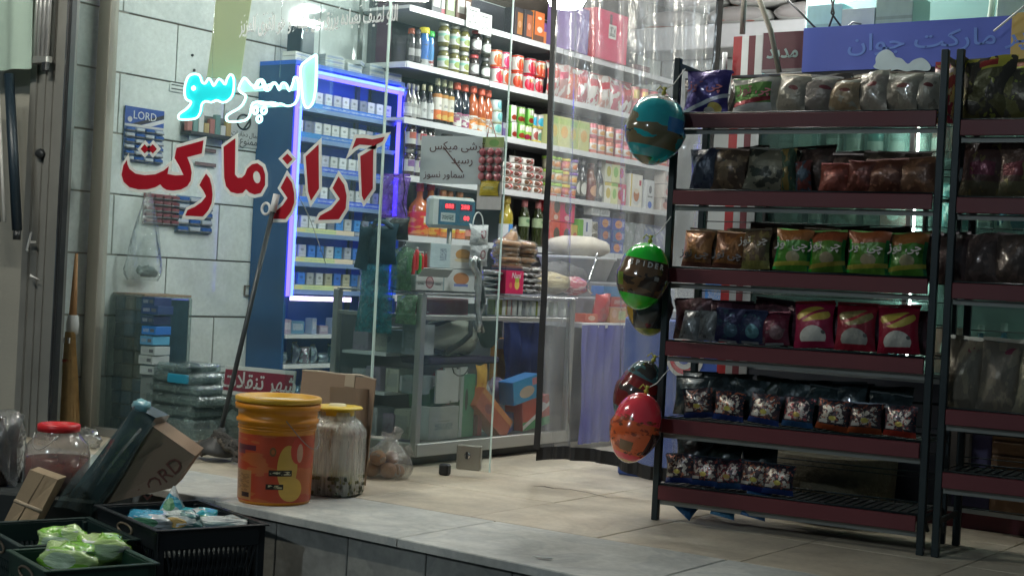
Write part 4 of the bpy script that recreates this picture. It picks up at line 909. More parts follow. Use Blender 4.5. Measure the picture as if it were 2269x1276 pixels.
# hanging thin bags at the counter end
m_teal = film('teal thin bag', tint=(.35, .62, .66), veil=.45, veilcol=(.08, .30, .34), rough=.2, bump=.8, bscale=30, gloss=1.5)
m_greenbag = film('green thin bag', tint=(.6, .75, .65), veil=.45, veilcol=(.25, .42, .26), rough=.2, bump=.8, bscale=30, gloss=1.5)
for nm, lab, px0, px1, py0, py1, mt_, Y in (('shopping_bag_roll', 'teal shopping bags hanging in folds at the counter end', 795, 868, 560, 740, m_teal, 5.74),
                                      ('green_bag', 'green printed plastic bag hanging left of the spice tubes', 868, 912, 548, 645, m_greenbag, 5.76),
                                      ('pale_bag', 'pale green plastic bag hanging below the counter top', 878, 922, 652, 720, m_greenbag, 5.77)):
    a_ = onY(px0, py0, Y); b_ = onY(px1, py1, Y); w_ = abs(b_.x-a_.x); h_ = abs(a_.z-b_.z)
    t = thing(nm, lab, 'plastic bag', ((a_.x+b_.x)/2, Y, b_.z)); part('film', bagm(w_, h_, .06, px0 % 5, nx=14, ny=14), mt_, t)
    part('hanging_loop', tubem([(0, 0, h_), (0, .01, h_+.02), (.01, .02, h_)], .003, 5), m_clear, t)
# on the counter top
t = thing('sandwich_carton', 'upper white carton printed with brown bread, on the counter', 'carton', (-4.80, 6.13, 1.0), R90)
prb = (('r', 0, .42, 0, 1, (.40, .50, .52)), ('e', .70, .55, .15, .26, (.36, .15, .05)), ('r', .54, .86, .28, .36, (.25, .28, .34)), ('t', .2, .34, .3, .8, (.15, .2, .25)), ('r', .44, .98, .04, .96, (.50, .51, .50)), ('e', .70, .60, .17, .24, (.38, .16, .05)), ('e', .70, .36, .19, .08, (.55, .42, .28)))
part('body', boxm(.40, .16, .125, .002), mat('white board', (.5, .52, .52), .6), t); part('front_print', boxm(.396, .002, .123), pm((.50, .51, .50), prb, .45), t, (0, -.0812, .001))
t = thing('sandwich_carton', 'lower white carton printed with brown bread, on the counter', 'carton', (-4.80, 6.16, .882), R90)
part('body', boxm(.34, .16, .116, .002), mat('white board', (.5, .52, .52), .6), t)
part('front_print', boxm(.336, .002, .114), pm((.50, .51, .50), (('r', 0, .2, 0, 1, (.25, .32, .33)), ('e', .62, .58, .20, .28, (.38, .16, .05)), ('r', .44, .80, .22, .34, (.16, .18, .40)), ('t', .05, .15, .5, .8, (.3, .3, .3))), .45), t, (0, -.0812, .001))
t = thing('spice_tube_box', 'open white carton with a round brown badge holding red and green tubes', 'carton', (-4.745, 5.90, .882), R90)
part('body', boxm(.22, .11, .075, .002), mat('white board', (.5, .52, .52), .6), t)
part('front_print', boxm(.218, .002, .073), pm((.52, .52, .50), (('e', .5, .55, .15, .42, (.22, .03, .03)), ('e', .5, .55, .12, .33, (.45, .3, .28)), ('t', .08, .3, .35, .5, (.05, .05, .05)), ('t', .7, .92, .35, .5, (.05, .05, .05))), .45), t, (0, -.0562, .001))
part('flap', boxm(.24, .003, .055), mat('white board', (.5, .52, .52), .6), t, (0, -.075, .070), (.7, 0, 0))
for i, (dx, c) in enumerate(((-.10, (.03, .35, .05)), (-.07, RED), (-.045, (.6, .03, .03)), (-.02, (.03, .3, .05)), (0, (.60, .03, .03)), (.035, (.58, .03, .03)))):
    tt = thing('spice_tube', ['green tube at the left end of the spice carton', 'red tube next to the left green one in the spice carton', 'taller red tube, third from left in the spice carton', 'second green tube, between red ones in the spice carton', 'red tube, second from the right in the spice carton', 'red tube at the right end of the spice carton'][i], 'tube', (-4.745, 5.90+dx, .96+.02*(i == 2)))
    part('tube', lathem([(.010, 0), (.013, .01), (.012, .09), (.006, .11)], 10), mat('tube %s' % (c,), c, .3), tt); part('cap', lathem([(.008, .108), (.007, .118)], 8), m_paper, tt)
# price display of the scale on its pole
t = thing('scale_display', 'grey shop scale display with blue panel and red digits', 'scale', (-4.95, 6.38, .882), rad(62))
part('pole', lathem([(.014, 0), (.014, .36)], 10), m_alud, t); part('base', boxm(.26, .26, .05, .01), mat('scale grey', (.36, .40, .38), .5), t)
bd = part('housing', boxm(.27, .075, .17, .018), mat('scale grey', (.36, .40, .38), .5), t, (0, 0, .335))
part('blue_panel', boxm(.215, .003, .135, .001), pm((.03, .09, .16), (('r', .06, .46, .12, .48, (.32, .38, .38)), ('t', .1, .42, .2, .4, (.03, .05, .06)), ('r', .16, .46, .60, .86, (.12, .02, .03)), ('r', .58, .92, .60, .86, (.12, .02, .03)), ('r', .58, .92, .14, .44, (.06, .1, .14))), .25), bd, (.02, -.0385, .018))
m_dig = emit('red digits', (1, .04, .05), 3)
for nm_, x_, z_, s_ in (('888', -.025, .118, '888'), ('200', .068, .118, '288'), ('8', .078, .058, '00')):
    part('digits', textm(s_, .034), m_dig, bd, (x_, -.0405, z_), (R90, 0, 0))
# white handled bags on hook
for i, (px, py) in enumerate(((1062, 515), (1060, 560))):
    P = onX(px, py, -4.68)
    t = thing('handled_bag', ['upper white plastic bag with brown badge and loop handle', 'lower grey plastic bag with brown badge and loop handle'][i], 'plastic bag', (-4.68, P.y, P.z-.07), R90)
    part('bag', bagm(.17, .11, .05, i+1), pm((.42, .43, .44), (('e', .55, .55, .18, .22, (.2, .03, .04)), ('e', .55, .55, .12, .14, (.45, .4, .4)), ('n', 3, .6, (.28, .29, .3))), .3, bump=.6, coat=.5), t)
    part('handle', tubem([(-.045+.045*math.cos(a_)+.03, 0, .10+.075*math.sin(a_)) for a_ in [math.pi*k/10 for k in range(11)]], .0035, 5), m_paper, t)
# crumpled silvery hanging strip
t = thing('silver_wrap', 'twisted black and silver plastic wrap hanging over the counter front', 'plastic wrap', (0, 0, 0))
for k_, (dx, mt_) in enumerate(((0, mat('silver film', (.5, .5, .5), .2, .7, var=.6, scale=30, bump=1, bscale=40)), (.012, mat('black film', (.02, .02, .02), .15, .2, var=.5, bump=1, coat=1)), (-.010, MC['silver film']))):
    pts = [onX(px, py, -4.60+.012*k_) + Vector((0, dx, 0)) for px, py in ((1050, 572), (1056, 592), (1062, 612), (1060, 640), (1065, 668), (1063, 690), (1060, 715), (1062, 735))]
    pts = [p+Vector((.008*math.sin(i*2+k_), .012*math.sin(i*1.7+k_*2), 0)) for i, p in enumerate(pts)]
    part('strand', tubem(pts, .020, 7, r2=.012), mt_, t)
# bread, silver snack packs and the pink box
m_bread = mat('bread crust', (.38, .19, .08), .7, var=.5, scale=25, bump=.3)
R_ = random.Random(12)
k = 0
for j in range(5):
    for i in range(2):
        P = onX(1128+i*34+R_.uniform(-3, 3), 600-j*13, -4.74)
        t = thing('bread_pack', 'flat wrapped brown loaf, %s layer from the bottom of the heap, %s one' % (ords(j), ['front', 'rear'][i]), 'bread', (-4.76+R_.uniform(-.02, .02), P.y, 1.02+j*.028), R90+R_.uniform(-.2, .2), 'bread heap on the counter')
        part('loaf', blobm(.17, .14, .040, k % 4, .05, pw=.6), m_bread, t); part('wrap', bagm(.20, .055, .16, k % 5), m_clear, t, (0, 0, -.006)); k += 1
t = thing('bread_roll', 'single long bread roll on top of the loaf heap', 'bread', (-4.74, atY(1128, 560, -4.74), 1.13), R90-.3); t.rotation_euler = (0, rad(-38), R90-.1)
part('loaf', blobm(.19, .08, .07, 9, .06, pw=.7), m_bread, t); part('wrap', bagm(.22, .085, .09, 2), m_clear, t, (0, 0, -.008))
m_silver = pm((.48, .48, .48), (('n', 3, .55, (.62, .62, .60)), ('n', 5, .62, (.20, .12, .08))), .2, .55, bump=1.0, coat=.4)
k = 0
for px, zb, n_ in ((1088, .882, 4), (1150, .882, 5), (1166, .882, 4), (1180, .882, 5)):
    for j in range(n_):
        t = thing('silver_pack', 'silver cake pack, %s from the bottom of the %s pile from left' % (ords(j), ords((1088, 1150, 1166, 1180).index(px))), 'snack pack', (-4.72+R_.uniform(-.015, .015), atY(px, 640, -4.72), zb+j*.030), R90+R_.uniform(-.3, .3), 'silver snack packs on the counter')
        part('pouch', bagm(.14 if px == 1088 else .10, .034, .12, k % 5), m_silver, t); k += 1
t = thing('pink_box', 'pink carton with a pineapple picture reading Nani on the counter', 'box', (-4.685, atY(1122, 645, -4.685), .882), R90)
part('body', boxm(.165, .10, .125, .002), mat('side pink', (.30, .01, .06), .5), t)
part('front_print', boxm(.163, .002, .123), pm((.52, .015, .10), (('e', .64, .40, .14, .22, (.62, .45, .10)), ('e', .64, .62, .12, .12, (.35, .45, .05)), ('e', .28, .36, .08, .14, (.60, .12, .10))), .4), t, (0, -.0512, .001))
part('lettering', textm('Nani', .045, shear=.2), m_paper, t, (.01, -.0532, .098), (R90, 0, 0))
part('stacked_sleeve', boxm(.16, .10, .012, .002), mat('navy board', (.03, .03, .07), .5), t, (0, .005, .1255)); part('stacked_sleeve', boxm(.155, .10, .012, .002), mat('brown board', (.14, .06, .05), .5), t, (.003, .005, .138))
# right hand part of the counter top, seen through the curtain
soft('straw_snack_bag', 'bag of pale straw snack sticks behind the curtain', 'snack bag', 1218, 645, .884, .16, .34, .13, pm((.36, .27, .16), (('n', 9, .5, (.5, .40, .25)), ('n', 4, .6, (.2, .16, .12))), .4, bump=1), 3, X=-4.78)
soft('pink_sweet_bag', 'pink and red sweet wrapper heap behind the curtain', 'sweets', 1272, 625, .884, .14, .22, .11, pm((.42, .10, .16), (('n', 6, .52, (.55, .40, .42)), ('n', 4, .6, (.25, .15, .4))), .3, bump=.8), 7, X=-4.78)
t = thing('white_basket', 'white plastic basket holding folded pale bags behind the curtain', 'basket', (-5.2, 8.05, .98), 0)
part('tub', lathem([(.20, 0), (.25, .13), (.265, .135), (.262, .15)], 4, 'basket'), mat('basket white', (.55, .56, .58), .5), t)
part('folded_bags', blobm(.42, .44, .14, 6, .07, pw=.7), mat('cream bags', (.55, .50, .42), .7, var=.15, bump=.3), t, (0, 0, .14))
thing('basket_table', 'low side table under the white basket behind the counter', 'table', (-5.25, 8.05, 0), me=boxm(.5, .6, .975, .01), mt=mat('grey table', (.2, .2, .22), .6))
thing('dark_lump_bag', 'dark wrapped goods behind the straw snack bag', 'bag', (-5.0, 7.55, .88), me=blobm(.3, .4, .2, 3), mt=mat('dark goods', (.05, .05, .055), .6, bump=.5))
thing('lump_table', 'low cupboard behind the counter under the dark goods', 'cupboard', (-5.05, 7.55, 0), me=boxm(.36, .5, .878, .01), mt=MC['grey table'])
# purple cloth covered table with sweets
t = thing('cloth_table', 'table covered by a hanging violet blue cloth behind the curtain', 'table', (-4.85, 7.66, 0))
part('top', boxm(.45, .80, .03, .004), m_white, t, (0, 0, .70))
V = []; Fc = []
nn = 60
for j in range(10):
    for i in range(nn+1):
        V.append((.235+.014*math.sin(i*.9+.4*math.sin(j*.5))+.006*math.sin(i*.31+j*.6), (i/nn-.5)*.82, .03+j*.0765))
for j in range(9):
    for i in range(nn): k = j*(nn+1)+i; Fc.append((k, k+1, k+nn+2, k+nn+1))
part('cloth', mk('cloth', V, Fc, [SQ]*len(Fc), True), mat('violet blue cloth', (.11, .11, .33), .85, var=.15, scale=60, bump=.3, bscale=200), t)
for i, (px, py, z, w_, h_, c, sh_, nm_) in enumerate(((1300, 700, .732, .13, .05, (.55, .10, .05), (('e', .5, .5, .3, .3, (.6, .4, .3)),), 'orange red sweet packet at the table edge'),
        (1330, 704, .732, .17, .17, (.52, .03, .02), (('n', 3, .6, (.35, .02, .02)),), 'bright red sweet bag on the cloth table'),
        (1362, 706, .732, .22, .09, (.45, .25, .12), (('r', .42, .8, .2, .8, (.38, .45, .2)), ('e', .2, .6, .12, .3, (.55, .35, .25))), 'tan sweet carton with a green label'),
        (1360, 690, .826, .20, .06, (.42, .02, .04), (('t', .2, .8, .3, .7, (.6, .5, .5)),), 'red sweet packet on the tan carton'),
        (1345, 668, .905, .20, .06, (.03, .13, .42), (), 'blue carton above the red sweets'))):
    X = -4.70 if z < .8 else -4.74
    P = onX(px, py, X)
    if i == 1: t = thing('sweet_bag', nm_, 'sweets', (X, P.y, z), R90); part('pouch', bagm(w_, h_, .08, 2), pm(c, sh_, .3, bump=.6, coat=.5), t)
    else: g_box(w_, .09, h_, c, sh_)((X-.01, P.y, z if i != 4 else .888), R90, nm_, 'sweets', None)
# silver hanging strips and chain of the curtain area
thing('scoop_chain', 'bright metal chain hanging over the white basket', 'chain', (0, 0, 0), me=tubem([onX(px, py, -4.55) for px, py in ((1322, 560), (1318, 585), (1312, 600), (1305, 620), (1300, 636), (1306, 646), (1312, 650))], .006, 5), mt=m_chrome)

# ------------------------------------------------------------------ items behind / on the fixed window
t = thing('grey_note', 'grey paper note with handwritten lines taped on the glass', 'note', tuple(onY(999, 355, 5.56)), rot=(0, 0, rad(14)))
part('sheet', boxm(.315, .002, .225), sheet('grey note paper', (.58, .64, .65), .45), t, (0, 0, -.1125))
m_ink = mat('brown ink', (.10, .05, .05), .8)
for (s_, x_, z_, sz) in (('ترشی میکس', .03, .065, .055), ('رسید', .06, .0, .055), ('سماور نسوز', -.03, -.07, .045)):
    part('handwriting', textm(s_, sz, arabic=True), m_ink, t, (x_, -.0035, z_), (R90, 0, 0))
part('pen_stroke', boxm(.16, .001, .006), m_ink, t, (.01, -.003, 0), (0, rad(48), 0))
# hanging toy pack
P = onY(1087, 375, 5.62)
t = thing('toy_card', 'hanging pack of pink and yellow sweets below a red string', 'sweets', (P.x, 5.62, P.z), rad(14))
part('card', boxm(.125, .004, .34, .001), pm((.50, .50, .46), (('r', 0, 1, .86, 1, (.35, .45, .16)), ('e', .6, .92, .2, .05, (.2, .4, .1)), ('r', 0, 1, 0, .18, (.6, .6, .6))), .4), t, (0, 0, -.19))
for j in range(4):
    for i in range(3): part('sweet', blobm(.036, .02, .036, (i+j) % 3, .08), mat('sweet %d' % (j % 2), (.42, .14, .16) if j % 2 else (.30, .08, .10), .3, coat=.6), t, (-.04+.04*i, -.012, .06-.038*j))
part('yellow_pouch', bagm(.10, .07, .02, 3), pm((.55, .42, .05), (('t', .2, .8, .4, .6, (.4, .5, .3)),), .3, bump=.4), t, (0, -.008, -.125))
part('string', tubem([(-.025, 0, .15), (-.012, 0, .235), (.02, 0, .15)], .0022, 4), mat('red string', (.35, .06, .05), .7), t)
# violet plastic bag hung on the glass edge
P = onY(875, 390, 5.47)
t = thing('violet_bag', 'thin violet clear bag hanging from the window edge', 'plastic bag', (P.x, 5.47, P.z-.20), rad(8))
part('film', bagm(.165, .20, .03, 4, nx=12, ny=12), film('violet film', tint=(.68, .55, .92), veil=.40, veilcol=(.38, .26, .75), rough=.15, bump=.8, bscale=26, gloss=1.8), t)
part('fold', boxm(.168, .004, .012), MC['violet film'], t, (0, 0, .198))
thing('black_wire', 'thin black wire dangling past the violet bag', 'wire', (0, 0, 0), me=tubem([onY(px, py, 5.44) for px, py in ((897, 290), (896, 340), (893, 380), (897, 420), (892, 450), (900, 480))], .0028, 5), mt=m_blackplastic)
thing('black_bag', 'black bag slung below the violet film at the counter end', 'bag', tuple(onY(878, 532, 5.78)), .1, me=bagm(.15, .12, .07, 3, nx=14, ny=12), mt=MC['black film'])
t = thing('teal_jacket', 'dark teal jacket draped behind the window at the counter end', 'jacket', tuple(onY(845, 572, 5.72)), 0); jk = mat('teal jacket cloth', (.008, .045, .07), .75, bump=.4, bscale=20)
part('body_cloth', bagm(.20, .20, .09, 1, nx=14, ny=12), jk, t, (0, 0, -.03)); part('sleeve', bagm(.09, .22, .05, 2, nx=8, ny=12), jk, t, (-.12, -.02, -.06), (0, rad(12), 0)); part('collar', tubem([(-.06, 0, .16), (-.02, -.03, .185), (.04, -.03, .18), (.07, 0, .15)], .014, 6), jk, t)
thing('grey_thin_cord', 'thin grey cord slanting across the cigarette cabinet glass', 'cord', (0, 0, 0), me=tubem([onY(px, py, 5.40) for px, py in ((662, 435), (685, 480), (705, 535), (722, 585))], .0022, 4), mt=m_alud)
# paper strip high on the tiles
t = thing('yellow_strip', 'pale yellow cloth strip hanging from above by the tiles', 'cloth strip', (0, 0, 0))
q = [onY(px, py, 5.6) for px, py in ((484, -60), (566, -60), (548, 60), (532, 178), (458, 172), (470, 80))]
V = [(p.x, 5.6, p.z) for p in q]+[(p.x, 5.604, p.z) for p in q]
part('cloth', mk('strip', V, [(0, 1, 2, 5), (5, 2, 3, 4), (6, 11, 8, 7), (11, 10, 9, 8), (0, 5, 11, 6), (5, 4, 10, 11), (4, 3, 9, 10), (3, 2, 8, 9), (2, 1, 7, 8)], [SQ]*9), sheet('pale yellow cloth', (.66, .68, .46), .5), t)
part('hem', tubem([q[4]+Vector((0, -.002, 0)), q[3]+Vector((0, -.002, 0))], .003, 5), MC['pale yellow cloth'], t)
WX = -6.648
def onwall(px, py): return onX(px, py, WX)
# blister cards pinned on the tiles
def blister(name, label, quad, base, cell, nx_, ny_, top=None, toplab=None):
    a_ = onwall(quad[0], quad[1]); b_ = onwall(quad[2], quad[3]); w_ = b_.y-a_.y; h_ = a_.z-b_.z
    t = thing(name, label, 'display card', (WX+.004, (a_.y+b_.y)/2, (a_.z+b_.z)/2-h_/2), R90)
    part('card', boxm(w_, .006, h_, .001), mat('card %s' % (base,), base, .5), t)
    th = h_*(.36 if top else 0)
    if top:
        part('header', boxm(w_, .003, th), pm(top, (('d', -.1, .8, .10, (.02, .02, .03)), ('d', -.32, .8, .10, (.6, .6, .6)), ('r', .0, 1, 0, .12, (.5, .5, .5))), .4), t, (0, -.0046, h_-th))
        part('lettering', textm('LORD', .065), m_paper, t, (-.0, -.0072, h_-th*.42), (R90, 0, 0))
        part('emblem', lathem([(.016, 0), (.016, .002)], 14), m_paper, t, (-w_*.38, -.006, h_-th*.65), (R90, 0, 0))
    hh = (h_-th)/ny_
    cm_ = boxm(w_/nx_*.86, .022, hh*.55, .004); fm_ = boxm(w_/nx_*.84, .014, hh*.22, .002)
    for j in range(ny_):
        for i in range(nx_):
            o = part('blister', cm_, cell[(i+j) % len(cell)], t, (-w_/2+w_/nx_*(i+.5), -.012, hh*(j+.28)))
            part('foil', fm_, m_silver, o, (0, -.004, -hh*.12))
mB = mat('blister navy', (.02, .08, .28), .25, coat=.6); mG = mat('blister grey', (.55, .60, .66), .2, .3, coat=.6); mM = mat('blister maroon', (.16, .04, .05), .25, coat=.6)
blister('blister_card', 'blue headed display card lettered LORD pinned on the tiles', (276, 234, 356, 366), (.10, .16, .30), (mG, mB), 4, 6, top=(.01, .07, .30))
blister('blister_card', 'maroon display card of blister packs pinned on the tiles', (318, 427, 391, 502), (.17, .05, .055), (mM,), 4, 5)
blister('blister_card', 'slate blue display card of blister packs beside the maroon one', (390, 432, 465, 520), (.12, .18, .26), (mB, mG), 3, 5)
# no smoking notice
a_ = onwall(498, 262); b_ = onwall(585, 336)
t = thing('no_smoking_notice', 'white no smoking notice with struck circle on the tiles', 'notice', (WX+.004, (a_.y+b_.y)/2, b_.z+.01), R90)
part('sheet', boxm(b_.y-a_.y, .003, .205), mat('notice sheet', (.42, .44, .43), .7), t)
part('ring', tubem([(.055*math.cos(x_)-.02, -.004, .15+.045*math.sin(x_)) for x_ in [2*math.pi*i/20 for i in range(20)]], .006, 5, closed=True), m_blackplastic, t)
part('slash', boxm(.012, .002, .09), m_blackplastic, t, (-.02, -.004, .105), (0, rad(40), 0))
for s_, z_, zz in (('استعمال دخانیات', .075, .042), ('ممنوع', .035, .062)): part('lettering', textm(s_, zz, arabic=True), m_blackplastic, t, (.03, -.003, z_), (R90, 0, 0))
# small wall caddy behind the neon word
a_ = onwall(400, 272); b_ = onwall(497, 312)
t = thing('wall_caddy', 'small wall caddy with combs and packets behind the neon word', 'caddy', (WX+.004, (a_.y+b_.y)/2, b_.z), R90)
W_ = b_.y-a_.y
part('tray', boxm(W_, .09, .02, .003), m_blackplastic, t, (0, -.045, 0)); part('back', boxm(W_, .006, .13), m_alud, t)
for i in range(8): part('packet', boxm(W_/9, .03, .06+.03*((i*7) % 3), .003), mat('packet %d' % (i % 4), [(.30, .12, .10), (.12, .22, .2), (.5, .5, .48), (.35, .25, .1)][i % 4], .4), t, (-W_/2+W_/8*(i+.5), -.04, .021))
part('dangling_card', boxm(.09, .004, .10, .002), mG, t, (-W_*.3, -.05, -.105))
for i, (px0, py0, px1) in enumerate(((445, 336, 476), (430, 366, 476))):
    a_ = onwall(px0, py0); b_ = onwall(px1, py0+2)
    thing('wall_bracket', ['upper maroon metal strip fixed on the tiles', 'lower maroon metal strip fixed on the tiles'][i], 'bracket', (WX+.008, (a_.y+b_.y)/2, a_.z), R90, me=boxm(b_.y-a_.y, .012, .022, .004), mt=mat('dull maroon', (.16, .10, .10), .5))
for i, (px, py) in enumerate(((426, 123), (430, 156), (398, 736), (402, 763))):
    p = onwall(px, py); thing('screw_plug', ['upper screw plug in the tile left of the yellow strip', 'lower screw plug in the tile left of the yellow strip', 'upper screw plug in the low tile by the broom shaft', 'lower screw plug in the low tile by the mop shaft'][i].replace('by the broom shaft', 'beside the mop shaft'), 'plug', tuple(p), rot=(0, R90, 0), me=lathem([(.009, 0), (.008, .006), (.004, .008)], 10), mt=m_blackplastic)
p = onwall(392, 193)
t = thing('small_wall_label', 'small printed strip label on the tile left of the neon', 'label', (WX+.003, p.y, p.z-.03), R90)
part('strip', boxm(.11, .002, .05), m_tile, t)
for i in range(2): part('print_line', boxm(.09, .001, .007), MC['ink'], t, (0, -.002, .012+.022*i))
p = onwall(548, 645); t = thing('switch_frame', 'small empty brown frame on the tile beside the mop shaft', 'frame', (WX+.004, p.y, p.z-.03), R90)
for dx, dz, w_, h_ in ((0, 0, .06, .006), (0, .06, .06, .006), (-.027, .006, .006, .054), (.027, .006, .006, .054)): part('edge', boxm(w_, .01, h_), mat('brown frame', (.10, .07, .05), .6), t, (dx, 0, dz))
# clear bag hung at the wall
p = onwall(292, 620)
t = thing('clear_bag', 'clear plastic bag hanging from a hook on the tiles', 'plastic bag', (WX+.08, p.y+.02, p.z), R90)
V = []; Fc = []; n = 18; m_ = 16
for j in range(m_+1):
    v = j/m_; rr = (.015+.13*(1-v)**.8) if v > .08 else .10+v*.4
    for i in range(n):
        a_ = 2*math.pi*i/n; k_ = 1+.16*math.sin(5*a_+v*3)+.08*math.sin(9*a_-v*5)
        V.append((rr*k_*math.cos(a_), rr*.4*k_*math.sin(a_), v*.50))
for j in range(m_):
    for i in range(n): Fc.append((j*n+i, j*n+(i+1) % n, (j+1)*n+(i+1) % n, (j+1)*n+i))
part('film', mk('bag', V, Fc, [SQ]*len(Fc), True), film('limp clear bag', tint=(.97, .98, .98), veil=.13, veilcol=(.62, .7, .66), rough=.15, bump=.9, bscale=14, gloss=1.6), t)
part('crumpled_scraps', blobm(.13, .07, .06, 4, .45), mat('grey scraps', (.15, .18, .17), .4, .3, var=.6, bump=.8), t, (.02, 0, .02))
part('tie', lathem([(.012, 0), (.016, .02), (.008, .05)], 8), m_clear, t, (0, 0, .49))

# ------------------------------------------------------------------ lettering on the window
m_red = sheet('red vinyl', (.42, .006, .022), .35, .45); m_redl = sheet('grey white vinyl outline', (.80, .80, .77), .5, .5)
LY = GY-.008
def fromA(pts): return [(x/4.254+120, y/4.254+300) for x, y in pts]
def fromB(pts): return [(x/3.19+560, y/3.19+280) for x, y in pts]
def fromC(pts): return [(x/4.254+120, y/4.254) for x, y in pts]
def fromD(pts): return [(x/4.2525+560, y/4.2525) for x, y in pts]
O_ = onY(555, 400, LY)
def onpane(pts, Y=LY): return [(onY(x, y, Y).x-O_.x, onY(x, y, Y).z-O_.z) for x, y in pts]
sgn = thing('window_lettering', 'large red Persian shop name with pale outline stuck on the window', 'lettering', (O_.x, LY, O_.z))
LET = [
 fromA([(690, 235), (658, 285), (640, 370), (660, 440), (715, 490), (800, 512), (880, 510), (960, 490), (1005, 462), (1030, 493), (1065, 515), (1120, 522), (1200, 512), (1258, 480), (1290, 430), (1300, 350), (1288, 285), (1258, 208), (1395, 172), (1412, 50), (1160, 120), (1140, 215), (1185, 290), (1225, 375), (1150, 380), (1072, 365), (1085, 295), (1035, 335), (960, 368), (860, 378), (770, 362), (715, 318), (695, 275)]),
 fromA([(858, 86), (897, 130), (858, 173), (820, 130)]), fromA([(934, 86), (973, 130), (934, 173), (896, 130)]),
 fromA([(1437, 362), (1470, 405), (1490, 480), (1497, 560), (1488, 640), (1455, 710), (1405, 765), (1240, 757), (1262, 705), (1330, 675), (1395, 630), (1438, 575), (1410, 520), (1375, 470), (1400, 420)]),
 None,
 fromB([(245, 350), (280, 400), (295, 470), (296, 540), (272, 605), (232, 655), (148, 655), (160, 605), (215, 560), (250, 508), (225, 470), (200, 435), (222, 395)]),
 fromB([(248, 194), (285, 233), (248, 271), (212, 230)]),
 fromB([(468, 130), (471, 440), (415, 526), (395, 460), (378, 215)]),
 fromB([(610, 355), (650, 415), (666, 490), (660, 580), (612, 657), (465, 662), (480, 632), (560, 588), (620, 515), (568, 437), (590, 395)]),
 fromB([(855, 160), (851, 440), (790, 526), (775, 490), (764, 212)]),
 fromB([(705, 165), (735, 85), (790, 84), (850, 94), (936, 76), (920, 108), (862, 138), (805, 134), (757, 130), (722, 150)]),
]
meem = fromA([(1712, 30), (1708, 370), (1735, 402), (1775, 400), (1805, 370), (1825, 315), (1870, 275), (1920, 265), (1970, 300), (1992, 370), (1992, 470), (1950, 545), (1892, 558), (1845, 540), (1812, 508), (1780, 545), (1730, 550), (1670, 535), (1625, 480), (1608, 400), (1602, 110)])
hole = [(1915+36*math.cos(a_)*1.0+12*math.sin(a_)*0, 396+58*math.sin(a_)+10*math.cos(a_)) for a_ in [2*math.pi*i/14 for i in range(14)]]
LET[4] = meem
for i, lp in enumerate(LET):
    q = onpane(lp); loops = [q]
    if i == 4: loops.append(onpane(fromA(hole)))
    part('letter_outline', polym([q], .0008, .0175), m_redl, sgn, (0, -.001, 0), (R90, 0, 0))
    if i == 4:
        part('letter', polym(loops, .0008), m_red, sgn, (0, -.0035, 0), (R90, 0, 0))
    else: part('letter', polym(loops, .0008), m_red, sgn, (0, -.0035, 0), (R90, 0, 0))
# verse in fine white letters
P = onY(700, 46, LY)
t = thing('verse_lettering', 'fine white Arabic verse lettering along the top of the window', 'lettering', (P.x, LY, P.z))
vw = onY(875, 46, LY).x-onY(527, 50, LY).x
vm = textm('الله لطیف بعباده یرزق من یشاء و هو القوی العزیز', .10, arabic=True, offset=.0016, extrude=.0006)
xs_ = [v.co.x for v in vm.vertices]; k_ = vw/(max(xs_)-min(xs_))
vm2 = vm.copy(); vm2.transform(Matrix.Diagonal((k_, max(k_, .8)*1.3, 1, 1)))
part('lettering', vm2, sheet('white vinyl', (.90, .91, .91), .35), t, (0, -.001, 0), (R90, 0, 0))
R_ = random.Random(5)
for i in range(16): part('vowel_mark', boxm(.012, .001, .004), MC['white vinyl'], t, (R_.uniform(-vw/2, vw/2), -.001, R_.choice((.05, .052, -.045))), (0, rad(-35), 0))
# neon word behind the glass
NY = GY+.11
ON = onY(555, 210, NY)
neon = thing('neon_sign', 'glowing cyan neon word espresso in Persian script behind the glass', 'neon sign', (ON.x, NY, ON.z))
m_neon = emit('neon white', (.50, 1.0, .96), 3.0); m_glowp = emit('glowing acrylic', (.0, .42, .46), .9); m_glowp2 = emit('glowing acrylic pale', (.30, .55, .48), .75)  # panels glow on their own, standing in for acrylic lit by the tubes
NE = [
 (fromC([(1330, 702), (1275, 725), (1245, 800), (1238, 880), (1255, 940), (1300, 965), (1262, 1025), (1188, 1078), (1182, 1118), (1215, 1130), (1340, 1120), (1385, 1062), (1400, 985), (1440, 958), (1490, 968), (1540, 948), (1590, 968), (1640, 955), (1688, 900), (1703, 800), (1695, 728), (1668, 708), (1640, 745), (1620, 800), (1592, 770), (1560, 748), (1530, 790), (1510, 812), (1490, 775), (1465, 743), (1432, 790), (1402, 778), (1380, 718)]), m_glowp),
 (fromC([(1790, 745), (1748, 838), (1775, 880), (1812, 905), (1800, 960), (1755, 1020), (1640, 1088), (1636, 1138), (1680, 1150), (1800, 1140), (1850, 1090), (1872, 992), (1900, 968), (1960, 962), (2000, 978), (2060, 968), (2115, 985)])+fromD([(60, 960), (110, 988), (160, 978), (210, 1002), (270, 980), (330, 1003), (388, 990), (422, 950), (440, 880), (436, 780), (425, 738), (400, 735), (385, 790), (352, 860), (325, 800), (300, 785), (275, 800), (258, 852), (232, 800), (212, 785), (190, 800), (160, 852), (130, 822), (105, 760), (72, 758), (48, 810), (25, 838)])+fromC([(2085, 790), (2060, 790), (2035, 850), (1995, 850), (1965, 775), (1930, 762), (1900, 812), (1862, 800), (1820, 750)]), m_glowp2),
 (fromD([(590, 528), (606, 545), (602, 800), (582, 945), (545, 1010), (508, 1015), (482, 950), (472, 850), (460, 645), (520, 575)]), m_glowp2),
]
